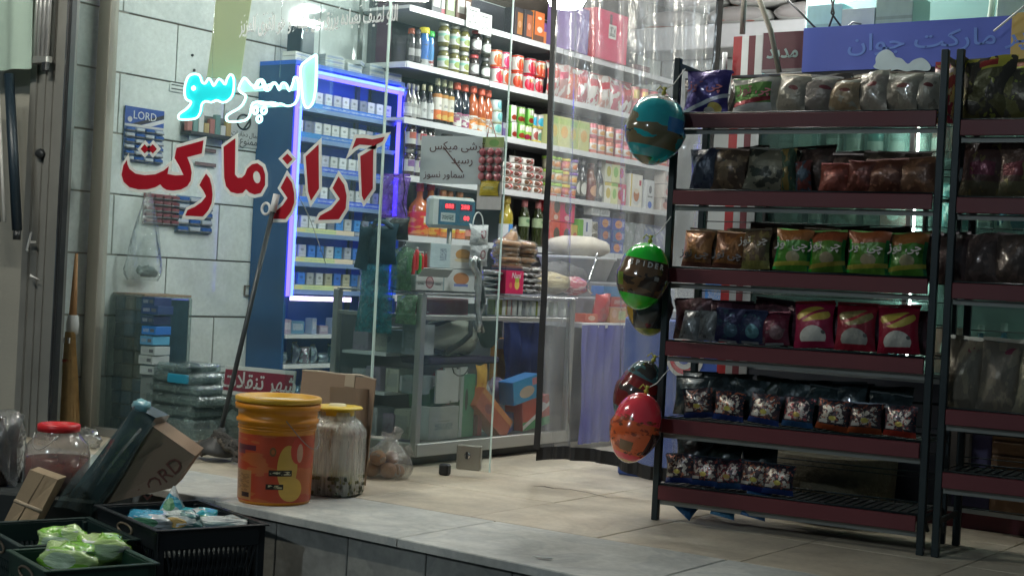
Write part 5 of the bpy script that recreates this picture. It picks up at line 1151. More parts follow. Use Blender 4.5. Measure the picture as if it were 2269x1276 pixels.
for lp, mt_ in NE:
    q = smooth_loop([( onY(x, y, NY).x-ON.x, onY(x, y, NY).z-ON.z) for x, y in lp], 3)
    part('letter_panel', polym([q], .003), mt_, neon, (0, .006, 0), (R90, 0, 0))
    part('neon_tube', tubem([(x_, -.006, z_) for x_, z_ in q], .0056, 6, closed=True), m_neon, neon)
for cx_, cy_ in ((1905, 1045), (1985, 1045), (1942, 1125)):
    x_, y_ = fromC([(cx_, cy_)])[0]; p = onY(x_, y_, NY)-ON
    part('neon_dot', tubem([(p.x+.017*math.cos(a_), -.006, p.z+.017*math.sin(a_)) for a_ in [2*math.pi*i/14 for i in range(14)]], .007, 6, closed=True), m_neon, neon)
x_, y_ = fromC([(1322, 835)])[0]; p = onY(x_, y_, NY)-ON
part('neon_dot', tubem([(p.x+.010*math.cos(a_), -.006, p.z+.008*math.sin(a_)) for a_ in [2*math.pi*i/12 for i in range(12)]], .006, 6, closed=True), m_neon, neon)
for px in (470, 620): part('hanging_wire', tubem([onY(px, 172, NY)-ON, onY(px+6, -30, NY)-ON], .0012, 4), m_chrome, neon)

# ------------------------------------------------------------------ goods on the floor behind the window
LBX = onY(331, 750, 5.44).x; TRX = onY(383, 850, 5.45).x
t = thing('pack_tower', 'tall dark tower of shrink wrapped packs standing behind the window', 'pack tower', (onY(262, 800, 5.56).x, 5.62, 0), 0)
m_towerf = mat('tower teal', (.02, .05, .065), .3, .1, var=.5, scale=20, coat=.7); m_towerg = mat('tower grey', (.12, .13, .12), .35, .1, var=.5, scale=20, coat=.7); m_towerb = mat('tower slate', (.04, .09, .14), .3, .1, var=.5, scale=20, coat=.7)
pk = boxm(.082, .10, .072, .006)
for j in range(10):
    for i in range(5): part('pack', pk, [m_towerf, m_towerb, m_towerg][(j//2+(i*j) % 2) % 3], t, (-.18+.088*i, -.02+.004*((i*j) % 3), .005+.0755*j))
part('side_packs', boxm(.03, .30, .75, .01), m_towerf, t, (.245, .06, .005)); part('body', boxm(.43, .22, .75, .01), m_towerf, t, (0, .15, .005)); part('top_card', boxm(.46, .34, .012), m_card, t, (0, .08, .765))
part('wrap_film', boxm(.475, .38, .77, .02), film('shrink film', tint=(.80, .86, .84), veil=.16, veilcol=(.3, .36, .34), rough=.2, bump=.9, bscale=18, gloss=1.4), t, (0, .08, .004))
R_ = random.Random(2)
for j, (z, c, w_) in enumerate(((.70, (.02, .04, .14), .10), (.655, (.02, .05, .16), .12), (.60, (.015, .03, .10), .10), (.545, (.01, .14, .50), .10), (.49, (.10, .38, .60), .10), (.435, (.45, .48, .48), .10), (.385, (.48, .50, .50), .11), (.33, (.35, .38, .38), .10))):
    g_box(w_, .12, .045, c, (('r', .6, .9, .3, .7, (.1, .1, .12)), ('t', .1, .5, .3, .7, (.4, .4, .45))))((LBX+.008*(j % 2), 5.48, z+.02), .1*(j % 2), ['top navy box of the little pile beside the dark tower', 'navy box second from top beside the dark tower', 'dark navy box third from top beside the dark tower', 'bright blue box in the little pile beside the dark tower', 'light blue box in the little pile beside the dark tower', 'white box under the light blue one beside the dark tower', 'second white box in the pile beside the dark tower', 'lowest grey white box in the pile beside the dark tower'][j], 'box', 'little boxes piled beside the tower')
thing('box_stand', 'narrow grey carton under the little box pile by the tower', 'carton', (LBX, 5.50, 0), me=boxm(.10, .13, .348, .003), mt=mat('dull grey carton', (.16, .18, .18), .6))
trays = [(.375, .235, .05, (0, .005)), (.318, .30, .055, (-.005, 0)), (.262, .38, .054, (.02, 0)), (.202, .42, .058, (.015, 0)), (.140, .37, .058, (0, 0)), (.0, .40, .138, (.01, 0))]
for j, (z, w_, h_, (dx, dy)) in enumerate(trays):
    t = thing('clear_tray', 'clear plastic tray behind the window, %s' % ['topmost of its stack with a grey lump', 'second from top with bright blue paper', 'third from top of its stack, wide', 'fourth from top, glinting', 'fifth from top of its stack', 'deep one at the bottom of its stack'][j], 'tray', (TRX+dx, 5.56, z+.002), 0, 'clear tray stack')
    part('shell', boxm(w_, .26, h_*.96, .012), m_cleart, t); part('rim', boxm(w_+.02, .28, .006, .002), m_clear, t, (0, 0, h_*.6))
    part('filling', boxm(w_*.9, .22, h_*.6, .01), mat('tray filling', (.20, .23, .22), .6, var=.4, scale=14), t, (0, 0, .005))
    if j == 0: part('grey_lump', blobm(.13, .1, .05, 2), mat('grey lump', (.05, .07, .07), .6), t, (.08, -.06, .004))
    if j == 1: part('blue_paper', boxm(.15, .02, .048, .004), mat('blue paper', (.01, .26, .42), .4), t, (.07, -.135, .002))
t = thing('fuzzy_bundle', 'grey green bundle of fluffy plastic scourers behind the window', 'bundle', (onY(468, 900, 5.66).x, 5.70, 0))
for i in range(12): part('tuft', blobm(.17, .17, .14, i % 4, .25), mat('fuzzy grey', (.10, .12, .11), .9, var=.6, scale=30, bump=1, bscale=60), t, (R_.uniform(-.09, .14), R_.uniform(-.05, .05), R_.uniform(.0, .28)))
# red sign, leaning
a_ = onY(497, 808, 5.52); b_ = onY(652, 822, 5.52); c_ = onY(500, 873, 5.52)
w_ = (b_-a_).length; h_ = a_.z-c_.z
t = thing('sweets_sign', 'maroon sign lettered in white Persian leaning low in the window', 'sign', tuple((a_+b_)/2-Vector((0, 0, h_))), rot=(rad(-6), math.atan2(-(b_.z-a_.z), w_)*-1*-1, 0))
part('board', boxm(w_, .012, h_, .002), m_paper, t); part('red_field', boxm(w_*.97, .003, h_*.72), mat('sign maroon', (.22, .008, .03), .4), t, (0, -.0075, h_*.14))
part('lettering', textm('شهر تنقلات', .115, arabic=True, offset=.0012), m_paper, t, (.005, -.0105, h_*.50), (R90, 0, 0))
thing('sign_ledge', 'low plinth block holding the maroon sign', 'block', (-5.25, 5.56, 0), me=boxm(.4, .1, (a_.z-h_)-.012, .004), mt=mat('dark block', (.05, .06, .06), .7))

# ------------------------------------------------------------------ plastic strip curtain in the doorway
YC = 5.90
m_strip = film('curtain plastic', tint=(.95, .96, .97), veil=.17, veilcol=(.84, .86, .87), rough=.17, bump=1.0, bscale=7, gloss=2.0, stretch=(1.6, 1.6, .55))
cur = thing('plastic_curtain', 'clear plastic door curtain with black taped edges hanging in the doorway', 'curtain', (0, 0, 0))
X0, X1 = -3.985, -3.12; nx_ = 46; nz_ = 26
V = []; Fc = []
def cfold(u, v): return .030*math.sin(u*17+.6*math.sin(v*3))*(.4+.6*(1-v))+.016*math.sin(u*41+v*5)+.004*math.sin(u*90+v*11)
def cxz(u, v):
    x_ = X0+(X1-X0)*u - .02*(1-v)*math.sin(v*4) - (.03*v if u < .5 else 0)
    return Vector((x_, YC+cfold(u, v), .155+.03*math.sin(u*5)*(1-v)+(2.55)*v))
for j in range(nz_+1):
    for i in range(nx_+1): V.append(cxz(i/nx_, j/nz_))
for j in range(nz_):
    for i in range(nx_): k = j*(nx_+1)+i; Fc.append((k, k+1, k+nx_+2, k+nx_+1))
part('clear_sheet', mk('sheet', V, Fc, [SQ]*len(Fc), True), m_strip, cur)
def ribbon(pts, wvec, mt_, nm):
    V = []; Fc = []
    for p in pts: V += [p, p+wvec, p+wvec+Vector((0, .004, 0)), p+Vector((0, .004, 0))]
    for i in range(len(pts)-1):
        for k_ in range(4): Fc.append((4*i+k_, 4*i+(k_+1) % 4, 4*i+4+(k_+1) % 4, 4*i+4+k_))
    part(nm, mk(nm, V, Fc, [SQ]*len(Fc)), mt_, cur)
m_tape = mat('black tape', (.012, .012, .014), .5)
ribbon([cxz(0, j/nz_)+Vector((-.018+.003*math.sin(j), -.003, 0)) for j in range(nz_+1)], Vector((.034, 0, 0)), m_tape, 'edge_tape')
ribbon([cxz(1, j/nz_)+Vector((-.02, -.003, 0)) for j in range(nz_+1)], Vector((.034, 0, 0)), m_tape, 'edge_tape')
ribbon([cxz(i/nx_, 0)+Vector((0, -.003, -.055)) for i in range(nx_+1)], Vector((0, 0, .062)), m_tape, 'hem_tape')
# big white lintel box and wrapped sacks at the far end
thing('white_block', 'large plain white block at the far end above the shelving', 'block', (-5.0, 11.2, 2.955), me=boxm(3.6, .5, .20, .01), mt=mat('matt white board', (.50, .51, .53), .7))
for i in range(4):
    for j in range(2):
        thing('white_sack', 'white sack with red print on the white block, %s from the left, %s layer' % (ords(i), ['lower', 'upper'][j]), 'sack', (-6.3+.62*i+.2*j, 11.1, 3.15+j*.15), .05, 'white sacks', blobm(.60, .4, .15, i, .04, pw=.5), pm((.50, .50, .48), (('e', .5, .5, .16, .3, (.35, .33, .33)), ('n', 3, .62, (.42, .14, .12))), .6))

# ------------------------------------------------------------------ fridges
FY = 6.30
fr = thing('drinks_fridge', 'long drinks fridge with glass doors and a blue lit header', 'fridge', (0, 0, 0))
m_fdark = mat('fridge grille black', (.02, .025, .04), .5); m_fred = mat('fridge red', (.30, .015, .02), .35); m_fsilver = mat('fridge silver', (.40, .42, .43), .3, .6); m_fmar = mat('fridge maroon', (.12, .015, .025), .4)
FX0, FX1 = -3.25, -.9
for x0, x1, mt_, nm in ((-3.25, -3.205, m_fred, 'red_stripe'), (-3.205, -3.17, m_fsilver, 'silver_stripe'), (-3.17, -3.135, m_fmar, 'maroon_stripe'), (-3.135, -3.095, m_fsilver, 'silver_stripe')): bx(x0, x1, FY-.01, FY+.02, .10, 2.15, mt_, fr, nm)
bx(FX0, FX0+.02, FY+.02, FY+.62, .10, 1.96, m_fsilver, fr, 'side_panel')
bx(FX0, FX1, FY+.60, FY+.62, .10, 1.96, mat('fridge inner back', (.42, .52, .50), .5, var=.2, scale=3), fr, 'back_panel')
bx(FX0+.02, FX1, FY+.02, FY+.60, 1.90, 1.96, m_fsilver, fr, 'roof_panel')
bx(FX0+.02, FX1, FY+.02, FY+.60, .60, .64, m_fsilver, fr, 'floor_panel')
bx(FX0, FX1, FY+.0, FY+.03, .085, .60, m_fdark, fr, 'lower_panel')
bx(FX0, FX1, FY-.004, FY+.02, .066, .084, m_fsilver, fr, 'trim_line')
bx(FX0, FX1, FY+.01, FY+.60, .0, .066, m_fmar, fr, 'plinth')
for i, z in enumerate((.95, 1.27, 1.58)): bx(FX0+.02, FX1, FY+.08, FY+.58, z-.012, z, m_fsilver, fr, 'shelf')
m_fglass = film('fridge glass', tint=(.72, .86, .82), veil=.22, veilcol=(.30, .48, .44), rough=.05, bscale=2.2, gloss=1.1)
for a_, b_ in ((-3.09, -2.35), (-2.33, -1.62), (-1.60, -.9)):
    d_ = bx(a_, b_, FY+.004, FY+.014, .64, 1.94, m_fglass, fr, 'glass_door')
    part('door_frame', boxm(.02, .03, 1.30), m_fsilver, d_, ((b_-a_)/2-.01, 0, 0)); part('handle', boxm(.018, .03, .4, .004), m_blackplastic, d_, (-(b_-a_)/2+.05, -.02, .4))
m_ftube = emit('fridge tube light', (.85, 1.0, .92), 13)
for x_ in (-2.36, -1.62): part('tube_light', boxm(.022, .02, 1.2, .004), m_ftube, fr, (x_, FY+.045, .68))
# header boards
hb = thing('header_board', 'blue header board with painted clouds and faint Persian words', 'sign', (0, 0, 0))
m_hmar = pm((.10, .025, .035), (('r', 0, 1, 0, .07, (.25, .25, .25)), ('r', 0, .02, 0, 1, (.3, .3, .3))), .45); m_hblue = mat('header blue', (.10, .15, .62), .4, var=.1, scale=2)
bx(-3.09, -2.885, FY-.03, FY-.005, 1.972, 2.155, m_hmar, hb, 'maroon_panel')
bl = bx(-2.885, -1.945, FY-.034, FY-.006, 1.965, 2.165, m_hblue, hb, 'blue_panel')
bx(-1.945, -1.2, FY-.036, FY-.006, 1.965, 2.175, mat('header yellow', (.60, .42, .12), .4, var=.05), hb, 'yellow_panel')
bx(-3.24, -1.2, FY-.028, FY-.0, 1.945, 1.964, m_fdark, hb, 'lower_edge')
part('lettering', textm('مدید', .085, arabic=True, offset=.002), mat('faded grey letter', (.30, .42, .42), .6), hb, (-2.985, FY-.032, 2.062), (R90, 0, 0))
part('lettering', textm('پر مارکت جوان', .10, arabic=True, offset=.001, sx=1.35), mat('faded blue letter', (.17, .30, .78), .6), hb, (-2.27, FY-.036, 2.08), (R90, 0, 0))
cl = [(1285, 440), (1300, 415), (1300, 380), (1325, 345), (1370, 325), (1410, 345), (1430, 375), (1470, 385), (1510, 420), (1545, 395), (1600, 380), (1640, 405), (1660, 440), (1640, 465), (1560, 460), (1500, 468), (1440, 455), (1400, 465), (1330, 460)]
q = [(onY(x/2.951+1500, y/2.951, FY-.037)) for x, y in cl]; c0 = onY(1990, 140, FY-.037)
part('cloud', polym([smooth_loop([(p.x-c0.x, p.z-c0.z) for p in q])], .001), mat('cloud white', (.62, .76, .82), .6, var=.25, scale=8), hb, (c0.x, FY-.037, c0.z), (R90, 0, 0))
# bottles and bags inside the fridge
R_ = random.Random(77)
k = 0
for q_, z in enumerate((.645, .951, 1.271, 1.581)):
    x_ = -3.03; i = 0
    while x_ < -1.75:
        ty = R_.random(); c = R_.choice([(.38, .46, .46), (.10, .30, .30), (.02, .14, .28), (.5, .55, .52), (.30, .08, .08), (.40, .42, .35)])
        lab = 'chilled item inside the fridge, %s from the left on its %s shelf' % (ords(i), ['lowest', 'second', 'third', 'top'][q_])
        if ty < .45: g_bottle(R_.uniform(.20, .26), .04, c, (.5, .5, .5), 0, (('r', .3, .7, .2, .8, CRM),), base=tuple(v*.7 for v in c))((x_, FY+.16, z), 0, lab.replace('item', 'bottle'), 'bottle', 'fridge goods'); x_ += .10
        elif ty < .75: g_bag(.15, .20, .07, c, (('n', 4, .55, (.5, .55, .52)),), metal=.2)((x_+.03, FY+.15, z), 0, lab.replace('item', 'bag'), 'bag', 'fridge goods'); x_ += .17
        else: g_box(.12, .1, R_.uniform(.1, .2), c, (('e', .5, .5, .3, .3, CRM),))((x_+.02, FY+.15, z), 0, lab.replace('item', 'box'), 'box', 'fridge goods'); x_ += .14
        i += 1
        if i > 13: break
# round target logo fridge seen left of the rack
t = thing('small_cooler', 'blue and white cooler with a round swirl emblem behind the rack post', 'cooler', (-3.62, 6.75, 0), 0)
part('body', boxm(.55, .5, .80, .01), mat('cooler blue', (.04, .09, .35), .35, var=.15), t)
part('top_basket', boxm(.5, .45, .05, .01), mat('pale grey', (.45, .47, .5), .5), t, (0, 0, .80))
ld = part('emblem', lathem([(.105, 0), (.105, .004)], 24), m_paper, t, (.085, -.252, .62), (R90, 0, 0))
part('emblem_red', lathem([(.085, 0), (.085, .003)], 24), mat('emblem red', (.5, .02, .03), .4), ld, (0, 0, .004)); part('emblem_white', lathem([(.060, 0), (.060, .003)], 24), m_paper, ld, (0, 0, .007)); part('emblem_blue', lathem([(.036, 0), (.036, .003)], 24), mat('emblem blue', (.03, .07, .35), .4), ld, (0, 0, .010))
for i in range(3):
    g_box(.15, .12, .10+.03*i, [(.5, .52, .6), (.55, .56, .56), (.05, .12, .4)][i], (('t', .1, .9, .2, .8, (.3, .3, .35)),))((-3.80+.17*i, 6.72, .852), .1*i, ['pale lilac carton on the small cooler', 'white carton on the small cooler, middle one', 'blue carton on the small cooler beside the fridge stripes'][i], 'carton', 'cartons on the small cooler')
t = thing('white_paper_roll', 'white paper hanging behind the rack post by the top basket', 'paper', tuple(onY(1552, 345, 5.95)-Vector((0, 0, .05)))); part('sheet', boxm(.075, .01, .10, .003), sheet('lilac paper', (.62, .62, .75), .5), t)
# on top of the fridge, lit teal
m_tealbox = mat('pale teal board', (.30, .52, .56), .6)
for i, (px0, px1, py0, py1, c, nm) in enumerate(((1806, 1880, 2, 64, (.30, .55, .60), 'pale teal carton left one on the fridge top'), (1882, 1952, 10, 64, (.45, .58, .58), 'pale teal carton with folded flaps on the fridge top'), (1958, 2035, -20, 62, (.22, .32, .28), 'grey green carton between the teal ones and the basket'), (2225, 2290, -20, 60, (.35, .50, .42), 'pale green carton at the right end of the fridge top'))):
    a_ = onY(px0, py0, 6.55); b_ = onY(px1, py1, 6.55)
    g_box(b_.x-a_.x, .22, a_.z-2.0, c, (('t', .1, .9, .4, .5, (.3, .4, .4)), ('r', 0, 1, .7, .74, tuple(v*.7 for v in c))), nm='carton')(((a_.x+b_.x)/2, 6.58, 1.962), 0, nm, 'carton', 'cartons on the fridge top')
t = thing('plastic_chair', 'pale green plastic stool upside down on the fridge top', 'stool', (-2.03, 6.6, 1.962), .1)
for dx in (-.11, .11):
    for dy in (-.09, .09): part('leg', tubem([(dx, dy, 0), (dx*.8, dy*.8, .36)], .014, 6), mat('stool green', (.30, .38, .30), .5), t)
part('seat', boxm(.27, .24, .03, .01), MC['stool green'], t, (0, 0, .005)); part('back_hoop', tubem([(-.10, .09, .03), (-.10, .10, .24), (0, .10, .29), (.10, .10, .24), (.10, .09, .03)], .012, 6), MC['stool green'], t)
t = thing('glass_lantern', 'small grey jar lantern beside the stool on the fridge top', 'jar', (-2.21, 6.55, 1.962)); part('glass', lathem([(.04, 0), (.05, .02), (.05, .15), (.035, .18)], 12), mat('grey glass', (.25, .3, .3), .1, coat=1), t); part('lid', lathem([(.038, .18), (.038, .21)], 12), m_chrome, t)
for i, pts in enumerate(([(1835, 66), (1848, 30), (1840, -10)], [(1850, -10), (1842, 30), (1868, 66)], [(1873, 66), (1890, 50), (1908, 54)], [(1745, 0), (1775, 30), (1808, 64)])):
    thing('cable', ['left dark cable looping over the teal cartons', 'right dark cable crossing over the teal cartons', 'short pale cable curl on the fridge top', 'grey cable slanting at the left of the teal cartons'][i], 'cable', (0, 0, 0), me=tubem([onY(x_, y_, 6.36) for x_, y_ in pts], .005, 5), mt=m_alud if i == 2 else m_blackplastic)
thing('white_cable', 'bright white cable slanting above the yellow header end', 'cable', (0, 0, 0), me=tubem([onY(2202, 70, 6.2), onY(2300, -10, 6.2)], .005, 5), mt=m_paper)
thing('pale_stick', 'pale wooden stick slanting across the maroon header panel', 'stick', (0, 0, 0), me=tubem([onY(1668, -40, 6.12), onY(1708, 70, 6.16), onY(1727, 162, 6.2)], .012, 8), mt=mat('pale wood', (.36, .33, .27), .7))
thing('upright_stick', 'upright grey wooden post behind the header left end', 'stick', (0, 0, 0), me=tubem([onY(1650, -40, 6.36), onY(1645, 76, 6.36)], .014, 8), mt=mat('grey wood', (.16, .15, .13), .7))
struct('rear_window', boxm(2.4, .03, 1.0), mat('teal lit rear wall', (.20, .36, .34), .5, var=.35, scale=2), (-2.0, 6.98, 1.97))  # teal light above the fridge put into the wall colour
thing('white_riser_pipe', 'short white plastic pipe left of the fridge stripes', 'pipe', tuple(onY(1605, 150, 6.25)-Vector((0, 0, .07))), me=lathem([(.012, 0), (.012, .14)], 8), mt=m_white)
# goods standing low in front of the lower fridge panel
thing('beige_basket', 'beige wicker basket on the floor behind the rack, below the fridge', 'basket', (-2.56, 6.08, 0), me=lathem([(.20, 0), (.27, .10), (.28, .28), (.27, .285), (.24, .26)], 18), mt=mat('wicker', (.10, .09, .06), .8, var=.5, scale=40, bump=.6))
P = onY(2112, 1010, 6.22)
part('grey_sheet', boxm(.12, .03, .44, .01), mat('pale grey panel', (.14, .13, .13), .6), fr, (P.x, 6.275, .17))
t = part('front_board', None, None, fr, (-2.02, 6.284, .10)); part('sheet', boxm(.16, .02, .50), mat('dark violet', (.04, .035, .10), .5), t)
t = thing('slatted_shutter', 'brown slatted panel behind the second rack at the right edge', 'panel', (-1.64, 6.26, .09))
part('backing', boxm(.58, .02, .55), mat('brown panel', (.10, .05, .02), .6), t)
for i in range(9): part('slat', boxm(.575, .012, .050, .003), mat('brown slat', (.12, .06, .025), .55, var=.2), t, (0, -.016, .01+.059*i))

# ------------------------------------------------------------------ snack racks
def rack(loc, rz, L_, label, ys):
    t = thing('snack_rack', label, 'rack', loc, rz)
    Hh = 1.90; D = .34
    for x_ in (0, L_):
        for y_ in (0, D): part('post', boxm(.028, .028, Hh, .003), m_black, t, (x_, y_, 0))
        for z in (.12, 1.86): part('end_bar', boxm(.012, D-.03, .02), m_black, t, (x_, D/2, z))
        part('brace', tubem([(x_, .0, .17), (x_, .10, .08)], .008, 5), m_black, t)
    for z in ys:
        part('price_rail', boxm(L_-.034, .012, .058, .002), m_maroon, t, (L_/2, -.020, z-.062))
        part('tray_wire', tubem([(0.0, -.006, z), (L_, -.006, z)], .004, 5), m_black, t)
        part('tray_wire', tubem([(0.0, D, z), (L_, D, z)], .004, 5), m_black, t); part('tray_wire', tubem([(0.0, D, z+.12), (L_, D, z+.12)], .003, 5), m_black, t)
        V = []; Fc = []
        n_ = int(L_/.035)
        for i in range(n_+1):
            x_ = L_*i/n_; k = len(V)
            for dz in (-.0035, 0): V += [(x_-.002, 0, z-.004+dz), (x_+.002, 0, z-.004+dz), (x_+.002, D, z-.004+dz), (x_-.002, D, z-.004+dz)]
            Fc += [(k, k+1, k+2, k+3), (k+4, k+7, k+6, k+5), (k, k+4, k+5, k+1), (k+1, k+5, k+6, k+2), (k+3, k+2, k+6, k+7), (k, k+3, k+7, k+4)]
        part('tray_mesh', mk('mesh', V, Fc, [SQ]*len(Fc)), m_black, t, kind='stuff')
        part('tray_edge', boxm(L_, .006, .02), m_alud, t, (L_/2, .006, z-.085))
        part('added_dark_card', boxm(L_-.05, D-.03, .004), mat('added dark card', (.035, .03, .03), .7, var=.3, scale=9), t, (L_/2, D/2, z-.012))  # dark card added so the tray underside shows a shaded band
    for z in [i*.10+.15 for i in range(17)]: part('back_wire', tubem([(0, D, z), (L_, D, z)], .0022, 4), m_black, t)
    return t
RX0, RY0 = -3.022, 5.37; RL = 1.085; RA = rad(6)
zs = [1.676, 1.345, 1.012, .70, .375, .10]
def z_at(px, py): return onY(px, py, 5.38).z
zs = [z_at(1520, y_) for y_ in (252, 421, 593, 756, 928, 1078)]
rk = rack((RX0, RY0, 0), RA, RL, 'black wire snack rack with maroon price rails and balloons on its post', zs)
rk2 = rack((RX0+RL*math.cos(RA)+.055, RY0+RL*math.sin(RA)+.01, 0), RA, 1.1, 'second black snack rack cut by the right picture edge', [zs[0]-.035, zs[1]-.01, zs[2]-.01, zs[3]+.12-.30, zs[4]-.1])
def rackpt(px, z, dy=.05):
    """a point of the front row of the rack: on the rack's front plane moved back by dy"""
    nx_, ny_ = math.cos(RA), math.sin(RA)
    py = 638
    for _ in range(3):
        d = ray(px, py); x0, y0 = RX0-dy*ny_, RY0+dy*nx_
        # d*t on line (x0,y0)+(nx,ny)s
        det = d.x*(-ny_)+d.y*nx_; t_ = (x0*(-ny_)+y0*nx_)/det
        p = d*t_; p.z = z
        v = Vector((p.x, p.y, z))-CAMP; zz = v.dot(cf); py = 638-F*v.dot(cU)/zz
    return Vector((p.x, p.y, z))
def rbag(px, q, w_, h_, d_, main, shapes, label, cat='snack bag', grp='snack bags on the rack', dy=.07, metal=.35, rough=.3, tilt=-.10, yaw=None, text=None, tcol=None, tz=.62, ts=.05, dz=0, zz=None, slump=0, seed=None):
    z = (zs[q] if zz is None else zz)+.006+dz
    P = rackpt(px, z, dy)
    yaw = random.uniform(-.12, .12) if yaw is None else yaw
    t = thing('snack_bag', label, cat, tuple(P), RA+yaw, grp); t.rotation_euler = (tilt+random.uniform(-.10, .04), random.uniform(-.10, .10), RA+yaw)
    seed = random.randint(0, 4) if seed is None else seed
    part('pouch', bagm(w_, h_, d_, seed), pm(main, shapes, rough, metal, bump=.35, coat=.3), t)
    part('crimped_seal', boxm(w_*.97, .003, h_*.05), mat('seal %s' % (tuple(round(v*.8, 3) for v in main),), tuple(v*.8 for v in main), .3, .5), t, (0, .006, h_*.975))
    if text: part('lettering', textm(text, ts, arabic=not text.isascii(), offset=.0008), mat('bag letter %s' % (tcol,), tcol, .4), t, (0, -d_/2*1.05, h_*tz), (R90, 0, 0))
    return t
WH = (.6, .6, .58)
# row 1
rbag(1562, 0, .20, .180, .07, (.045, .025, .14), (('d', .02, .42, .045, (.45, .45, .5)), ('e', .72, .12, .16, .12, (.5, .45, .12)), ('e', .6, .06, .12, .08, (.5, .5, .45))), 'purple snack bag with white swoosh at the rack\'s top left', text='چی توز', tcol=(.42, .12, .14), ts=.055, yaw=0)
rbag(1675, 0, .20, .145, .07, (.10, .24, .06), (('r', 0, 1, 0, .26, WH), ('r', 0, 1, .84, 1, (.42, .42, .38)), ('d', .24, .18, .06, (.25, .03, .03)), ('r', .84, 1, 0, 1, (.45, .43, .36))), 'green and white snack bag beside the purple one on the rack', text='چی توز', tcol=(.42, .10, .12), ts=.05, yaw=.1)
grey = (.20, .18, .16)
for i, (px, w_, h_) in enumerate(((1748, .15, .155), (1810, .17, .15), (1868, .15, .13), (1925, .16, .16), (1988, .17, .155), (2046, .12, .15))):
    rbag(px, 0, w_, h_, .07, [(.32, .29, .24), (.26, .23, .20), (.28, .19, .13), (.24, .21, .18), (.23, .20, .17), (.42, .40, .34)][i], (('e', .65, .62, .16, .06, (.16, .035, .04)), ('n', 4, .6, (.26, .24, .20)), ('r', 0, 1, .88, 1, (.28, .27, .22))), 'unlit grey brown snack bag, %s after the green one on the top row' % ords(i), metal=.15, yaw=random.uniform(-.3, .3))  # unlit tone of these bags put into their colours
# row 2
for i, (px, w_, h_, c, c2) in enumerate(((1560, .13, .17, (.03, .035, .07), (.06, .07, .10)), (1612, .15, .17, (.11, .07, .05), (.20, .13, .08)), (1702, .22, .175, (.06, .06, .045), (.22, .20, .14)), (1745, .07, .17, (.25, .20, .05), (.05, .09, .06)), (1780, .07, .12, (.16, .04, .045), (.05, .08, .10)), (1848, .13, .115, (.20, .045, .035), (.26, .07, .06)), (1905, .12, .12, (.14, .04, .03), (.2, .06, .05)), (1965, .17, .13, (.12, .045, .03), (.18, .08, .05)), (2025, .19, .14, (.11, .05, .035), (.16, .08, .05)))):
    rbag(px, 1, w_, h_, .07, c, (('n', 3, .5, c2), ('n', 6, .62, tuple(v*1.7 for v in c2)), ('e', .5, .6, .3, .08, tuple(v*1.4 for v in c2))), ['dark navy snack bag at the left of the second row', 'brown crackled snack bag second in the second row', 'wide dark bag with noodle picture in the second row', 'narrow yellow edged bag right of the noodle bag', 'slim maroon packet right of the yellow edged bag', 'square dull red snack bag in the middle of the second row', 'dull red bag right of the square one in the second row', 'low reddish brown bag near the right of the second row', 'reddish brown bag against the right post, second row'][i], metal=.2)
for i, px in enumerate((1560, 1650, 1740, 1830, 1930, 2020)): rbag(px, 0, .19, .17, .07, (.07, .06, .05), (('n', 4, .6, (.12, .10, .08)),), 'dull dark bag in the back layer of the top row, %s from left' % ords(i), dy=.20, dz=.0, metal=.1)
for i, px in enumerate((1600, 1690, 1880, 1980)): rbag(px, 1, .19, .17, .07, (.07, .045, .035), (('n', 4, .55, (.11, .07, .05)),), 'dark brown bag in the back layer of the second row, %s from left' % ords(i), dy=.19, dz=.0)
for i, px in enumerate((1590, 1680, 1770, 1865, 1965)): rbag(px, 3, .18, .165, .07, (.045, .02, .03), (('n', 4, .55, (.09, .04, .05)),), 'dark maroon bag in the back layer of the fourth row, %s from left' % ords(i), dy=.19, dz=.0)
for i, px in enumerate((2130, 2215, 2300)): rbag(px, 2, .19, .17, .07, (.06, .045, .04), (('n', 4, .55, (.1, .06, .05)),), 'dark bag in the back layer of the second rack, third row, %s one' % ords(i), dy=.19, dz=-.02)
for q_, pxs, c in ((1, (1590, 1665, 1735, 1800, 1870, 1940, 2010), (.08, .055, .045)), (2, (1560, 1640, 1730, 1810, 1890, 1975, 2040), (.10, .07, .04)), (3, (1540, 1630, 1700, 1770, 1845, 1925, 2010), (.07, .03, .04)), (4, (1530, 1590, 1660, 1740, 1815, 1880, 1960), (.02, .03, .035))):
    for i, px in enumerate(pxs): rbag(px+random.uniform(-8, 8), q_, random.uniform(.14, .18), random.uniform(.15, .19), .07, c, (('n', 3, .52, tuple(v*1.8 for v in c)), ('n', 7, .63, tuple(v*2.6 for v in c))), 'dim bag in the middle layer of the %s row, %s from left' % (['', 'second', 'third', 'fourth', 'fifth'][q_], ords(i)), dy=.125, metal=.25)
